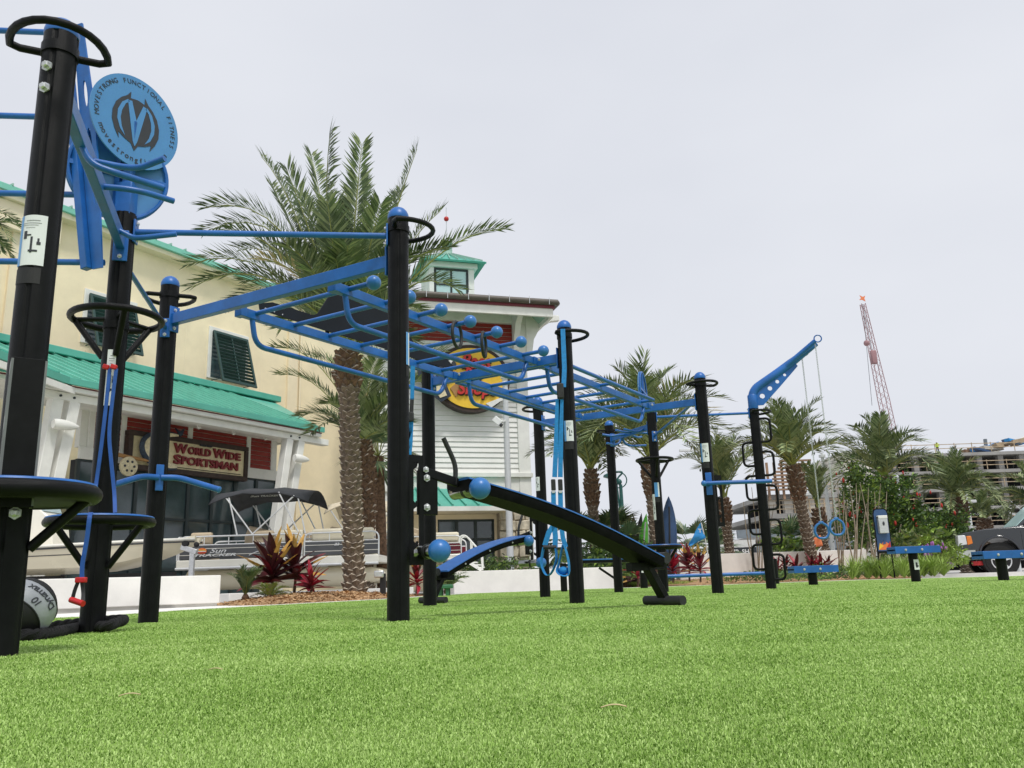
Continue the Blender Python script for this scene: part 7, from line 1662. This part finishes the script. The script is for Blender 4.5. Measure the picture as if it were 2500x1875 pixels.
# stacked stone wall and white wall by the shrubs
y = 31; a, b = AY(2160, 1380, y), AY(2210, 1380, y); t = thing('stone_wall', 'stacked stone wall end between the shrubs', 'wall', V(a.x, y, -.12)); zt = AZ(2180, 1308, a.x, y); rn = random.Random(5); z = -.1
MB().box(V((a.x+b.x)/2, y+.3, zt/2-.06), (b.x-a.x-.1, .4, zt)).build('core', 'stone_joint', t, smooth=False)
while z < zt:
    hh = rn.uniform(.10, .16); x_ = a.x
    while x_ < b.x: w_ = rn.uniform(.2, .5); MB().box(V(x_+w_/2, y+.2, z+hh/2), (w_-.015, .5+rn.uniform(-.06, .06), hh-.012)).build('stone', 'stone', t, smooth=False); x_ += w_
    z += hh
# ================================================================ parking deck under construction
CY = 112.0
dk = thing('parking_deck', 'concrete parking deck under construction with timber guard rails', 'building', AY(2330, 1383, CY))
def dpart(mb, nm, m, stuff=False, **k):
    o = mb.build(nm, m, dk, smooth=k.pop('smooth', False), **k)
    if stuff: o['kind'] = 'stuff'
    return o
xa, xb = AY(2128, 1200, CY).x, AY(2640, 1200, CY).x
lev = [AY(2330, py, CY).z for py in (1383, 1335, 1284, 1236, 1190, 1147, 1104)]
DEP = 34
for i, z in enumerate(lev[1:]): dpart(MB().box(V((xa+xb)/2, CY+DEP/2, z-.3), (xb-xa, DEP, .42)), 'floor_slab', 'con_grey')
dpart(MB().box(V((xa+xb)/2, CY+9, lev[-1]/2-.4), (xb-xa-1, .5, lev[-1]-.4)), 'void_backing', 'interior_dark')  # added near-black sheet, its colour stands in for shade between the floors
nC = 9
for i in range(nC+1):
    x_ = xa+1+(xb-xa-2)*i/nC
    for j in range(len(lev)-1): dpart(MB().box(V(x_, CY+1.0, (lev[j]+lev[j+1])/2-.29), (.7, .8, lev[j+1]-lev[j]-.44)), 'column', 'con_grey')
rn = random.Random(3)
for j, z in enumerate(lev[1:]):
    mb = MB()
    for zz in (.55, 1.1): mb.bar(V(xa, CY+.1, z+zz), V(xb, CY+.1, z+zz), .08, .09)
    x_ = xa
    while x_ < xb: mb.bar(V(x_, CY+.12, z-.04), V(x_, CY+.12, z+1.25), .08, .08); x_ += rn.uniform(2.2, 3.4)
    dpart(mb, 'guard_rail', 'timber', True)
    if j < 5:
        mb = MB(); x_ = xa+.5
        while x_ < xb: mb.tube([V(x_, CY+rn.uniform(2, 6), z-.05), V(x_, CY+3, z+(lev[2]-lev[1])-.5)], .05, 5); x_ += rn.uniform(1.6, 3.2)
        dpart(mb, 'shoring_props', 'con_grey', True)
for k in range(26):
    x_ = AY(2425+k*5, 1090, CY).x; dpart(MB().box(V(x_, CY+rn.uniform(1, 6), lev[-1]+rn.uniform(.3, .9)+k*.055), (rn.uniform(.8, 2.4), 1.2, rn.uniform(.25, .7)), (V(.95, 0, rn.uniform(-.3, .4)).normalized(), Y, V(-.3, 0, .95).normalized())), 'formwork_panel', rn.choice(['timber', 'flag_blue', 'con_pale', 'timber_brown', 'board_blue']))
# stair tower and the left wing
x0, x1 = AY(2066, 1200, CY-4).x, AY(2136, 1200, CY-4).x; zt = AY(2100, 1103, CY-4).z; dpart(MB().box(V((x0+x1)/2, CY+1, zt/2), (x1-x0, 10, zt)), 'stair_tower', 'con_pale')
WY = 100; x0, x1 = AY(1868, 1250, WY).x, AY(2075, 1250, WY).x; wl = [AY(1950, py, WY).z for py in (1388, 1340, 1300, 1252, 1205)]
for i, z in enumerate(wl[2:]): dpart(MB().box(V((x0+x1)/2, WY+12, z-.3), (x1-x0, 24, .55)), 'wing_slab', 'con_grey')
dpart(MB().box(V((x0+x1)/2, WY+9, wl[-1]/2), (x1-x0-1, .5, wl[-1]-.6)), 'wing_void_backing', 'interior_dark')  # near-black sheet painting the shade inside the open wing
for i in range(5):
    x_ = x0+1+(x1-x0-2)*i/4
    for j in range(2, 4): dpart(MB().box(V(x_, WY+.8, (wl[j]+wl[j+1])/2-.28), (1.0 if i != 2 else 2.2, .8, wl[j+1]-wl[j]-.56)), 'wing_column', 'con_pale')
for j in (2, 3, 4):
    mb = MB(); z = wl[j]
    for zz in (.5, 1.0, 1.5): mb.bar(V(x0, WY+.1, z+zz), V(x1, WY+.1, z+zz), .08, .09)
    x_ = x0
    while x_ < x1: mb.bar(V(x_, WY+.12, z-.04), V(x_, WY+.12, z+1.6), .12, .12); x_ += rn.uniform(1.4, 2.4)
    dpart(mb, 'guard_rail', 'timber', True)
for py, xl, xr in ((1293, 1800, 2080), (1333, 1800, 2080)): dpart(MB().bar(AY(xl, py+12, WY-6), AY(xr, py-8, WY-6), .6, .9), 'steel_beam', 'steel_blue')
for px in (1880, 1935, 1990, 2045): a = AY(px, 1300, WY-6); dpart(MB().bar(V(a.x, a.y, -.1), a, .7, .7), 'steel_column', 'steel_blue')
fx0, fx1 = AY(1876, 1150, WY-1).x, AY(1965, 1150, WY-1).x
for k in range(9): z = AY(1900, 1195, WY-1).z+k*.42; dpart(MB().box(V((fx0+fx1)/2+k*.15, WY-.8, z), (fx1-fx0-(.6 if k > 5 else 0), .3, .22)), 'formwork_board', 'timber_brown')
for k in range(6): x_ = fx0+(fx1-fx0)*k/5; dpart(MB().box(V(x_, WY-.5, AY(1900, 1175, WY).z), (.25, .25, 4.4)), 'formwork_post', 'timber_brown')
# lattice boom crane
KY = 190.0; p0 = AY(2246, 1385, KY); p1 = AY(2106, 742, KY); p0.z = 1.5; cr_ = thing('crane', 'red lattice boom crane behind the parking deck', 'crane', V(p0.x, p0.y, 0)); ax = (p1-p0); L = ax.length; d, s, t_ = frame(ax, (0, 1, 0)); mb = MB(); n_ = 46
def cw(f): return .95 if f < .62 else .95-1.5*(f-.62) if f < .72 else .8-1.2*(f-.72)
for k in range(4):
    sg = ((-1, -1), (1, -1), (1, 1), (-1, 1))[k]; pts = [p0+ax*f+(s*sg[0]+t_*sg[1])*cw(f) for f in (0, .3, .61, .70, 1)]; mb.tube(pts, .09, 4)
for i in range(n_):
    f0, f1 = i/n_, (i+1)/n_
    for (a, b) in (((-1, -1), (1, -1)), ((1, -1), (1, 1)), ((1, 1), (-1, 1)), ((-1, 1), (-1, -1))):
        if i % 2: a, b = b, a
        mb.bar(p0+ax*f0+(s*a[0]+t_*a[1])*cw(f0), p0+ax*f1+(s*b[0]+t_*b[1])*cw(f1), .065, .065)
o = mb.build('boom', 'crane_hazed_red', cr_, smooth=False); o['kind'] = 'stuff'
MB().box(V(p0.x+3, p0.y+1, 2.4), (8, 3.4, 3)).build('cab', 'crane_hazed_red', cr_, bev=.1); 
for sg in (-1, 1): MB().box(V(p0.x+2, p0.y+sg*2.4, .7), (8, 1, 1.3)).build('track', 'black_matte', cr_, bev=.2)
h = AY(2133, 872, KY-3); MB().box(h, (1.3, 1, 3.2)).build('hook_block', 'crane_hazed_red', cr_, bev=.2); MB().tube([p1, h], .05, 4).build('hoist_rope', 'sign_ink', cr_); MB().ball(h+V(-1.2, 0, 3.4), .7, 8, 6).build('headache_ball', 'crane_hazed_red', cr_); MB().tube([p1, AY(2129, 990, KY-3)], .05, 4).build('tag_rope', 'sign_ink', cr_)
MB().prism([(-.7, -.3), (-.2, .2), (-.5, .8), (.2, .4), (.8, .7), (.5, 0), (.7, -.7), (0, -.3)], p1+V(0, 0, 1.3), X, UZ, .2).build('tip_flag', 'flag_orange', cr_, smooth=False)
# small distant mast on the deck roof
a = AY(2405, 1085, CY+8); MB().tube([V(a.x, a.y, lev[-1]), AY(2405, 1072, CY+8)], .25, 6).build('mast', 'steel_blue', dk)
# ================================================================ people
def person(label, foot, H, heading, cloth_m, leg_m, cap_m, seed=0):
    """one continuous skinned figure, hat as a child"""
    foot = Vector(foot); t = thing('person', label, 'person', foot); k = H/1.75
    J = {'pel': (0, 0, .95), 'chest': (0, .02, 1.30), 'neck': (0, .02, 1.46), 'head': (0, .04, 1.56), 'top': (0, .04, 1.68), 'ls': (-.18, .02, 1.40), 'le': (-.25, .04, 1.13), 'lw': (-.20, .22, 1.05), 'lh': (-.14, .30, 1.08), 'rs': (.18, .02, 1.40), 're': (.25, .04, 1.13), 'rw': (.20, .22, 1.05), 'rh': (.14, .30, 1.08), 'lhip': (-.09, 0, .90), 'lk': (-.10, .03, .50), 'la': (-.10, 0, .09), 'lt': (-.10, .15, .04), 'rhip': (.09, 0, .90), 'rk': (.10, .03, .50), 'ra': (.10, 0, .09), 'rt': (.10, .15, .04)}
    Rr = {'pel': .14, 'chest': .165, 'neck': .06, 'head': .095, 'top': .07, 'ls': .075, 'le': .052, 'lw': .038, 'lh': .04, 'rs': .075, 're': .052, 'rw': .038, 'rh': .04, 'lhip': .10, 'lk': .065, 'la': .045, 'lt': .04, 'rhip': .10, 'rk': .065, 'ra': .045, 'rt': .04}
    Ed = [('pel', 'chest'), ('chest', 'neck'), ('neck', 'head'), ('head', 'top'), ('chest', 'ls'), ('ls', 'le'), ('le', 'lw'), ('lw', 'lh'), ('chest', 'rs'), ('rs', 're'), ('re', 'rw'), ('rw', 'rh'), ('pel', 'lhip'), ('lhip', 'lk'), ('lk', 'la'), ('la', 'lt'), ('pel', 'rhip'), ('rhip', 'rk'), ('rk', 'ra'), ('ra', 'rt')]
    nm = list(J); Rm = Matrix.Rotation(heading, 3, 'Z'); me = bpy.data.meshes.new('body'); me.from_pydata([tuple(Rm @ Vector(J[n_])*k) for n_ in nm], [(nm.index(a), nm.index(b)) for a, b in Ed], [])
    o = bpy.data.objects.new('body', me); COL.objects.link(o); o.parent = t
    sk = o.modifiers.new('skin', 'SKIN'); sk.use_smooth_shade = True
    for i, n_ in enumerate(nm): me.skin_vertices[0].data[i].radius = (Rr[n_]*k, Rr[n_]*k); me.skin_vertices[0].data[i].use_root = (n_ == 'pel')
    sb = o.modifiers.new('sub', 'SUBSURF'); sb.levels = sb.render_levels = 2
    m = bpy.data.materials.new('figure'); m.use_nodes = True; nd = m.node_tree.nodes; lk = m.node_tree.links; bs = nd['Principled BSDF']; tcn = nd.new('ShaderNodeTexCoord'); sx = nd.new('ShaderNodeSeparateXYZ'); rpn = nd.new('ShaderNodeValToRGB'); mr = nd.new('ShaderNodeMapRange')
    mr.inputs[2].default_value = 1.75*k; lk.new(tcn.outputs['Object'], sx.inputs[0]); lk.new(sx.outputs[2], mr.inputs[0]); lk.new(mr.outputs[0], rpn.inputs[0]); lk.new(rpn.outputs[0], bs.inputs['Base Color']); rpn.color_ramp.interpolation = 'CONSTANT'; bs.inputs['Roughness'].default_value = .8
    def bc(mm): return MATS[mm].node_tree.nodes['Color Ramp'].color_ramp.elements[0].color if 'Color Ramp' in MATS[mm].node_tree.nodes else (.1, .1, .1, 1)
    e = rpn.color_ramp.elements; e[0].position = 0; e[0].color = (.02, .02, .02, 1); e[1].position = .06; e[1].color = bc(leg_m); x = e.new(.55); x.color = bc(cloth_m); x = e.new(.845); x.color = bc('skin'); me.materials.append(m)
    MB().lathe([(.115*k, -.02), (.112*k, .04*k), (.09*k, .09*k), (.03*k, .12*k)], foot+Rm @ (Vector((0, .04, 1.60))*k), UZ, 14).build('hat', cap_m, t)
    MB().box(foot+Rm @ (Vector((0, .15, 1.60))*k), (.14*k, .12*k, .012), (Rm @ X, Rm @ Y, UZ)).build('hat_brim', cap_m, t, bev=.004)
    return t
q = AY(2080, 1385, 30.0); person('person in a dark jacket and white cap, seen from behind by the white wall', V(q.x, q.y, AZ(2080, 1376, q.x, q.y)-.95), 1.72, .5, 'cloth_navy', 'cloth_navy', 'cloth_white')
q = AY(2290, 1104, CY+1.5); person('distant worker in a yellow vest on top of the parking deck', V(q.x, q.y, lev[-1]-.05), 1.8, 2.8, 'vest_yellow', 'cloth_navy', 'cloth_white')
# pink and white painted low wall behind the person
y = 33; a, b = AY(2062, 1380, y), AY(2150, 1380, y); zt = AZ(2100, 1347, a.x, y); t = thing('painted_barrier', 'low white barrier with pink triangles behind the shrubs', 'wall', V((a.x+b.x)/2, y, -.12))
MB().box(V((a.x+b.x)/2, y+.15, zt/2-.06), (b.x-a.x, .3, zt+.12)).build('wall', 'cloth_white', t, smooth=False)
for k in range(3): MB().prism([(0, 0), (.7, 0), (.5, zt*.95)], V(a.x+.35+k*.75, y-.012, .0), X, UZ, .012).build('triangle', 'pink', t, smooth=False)
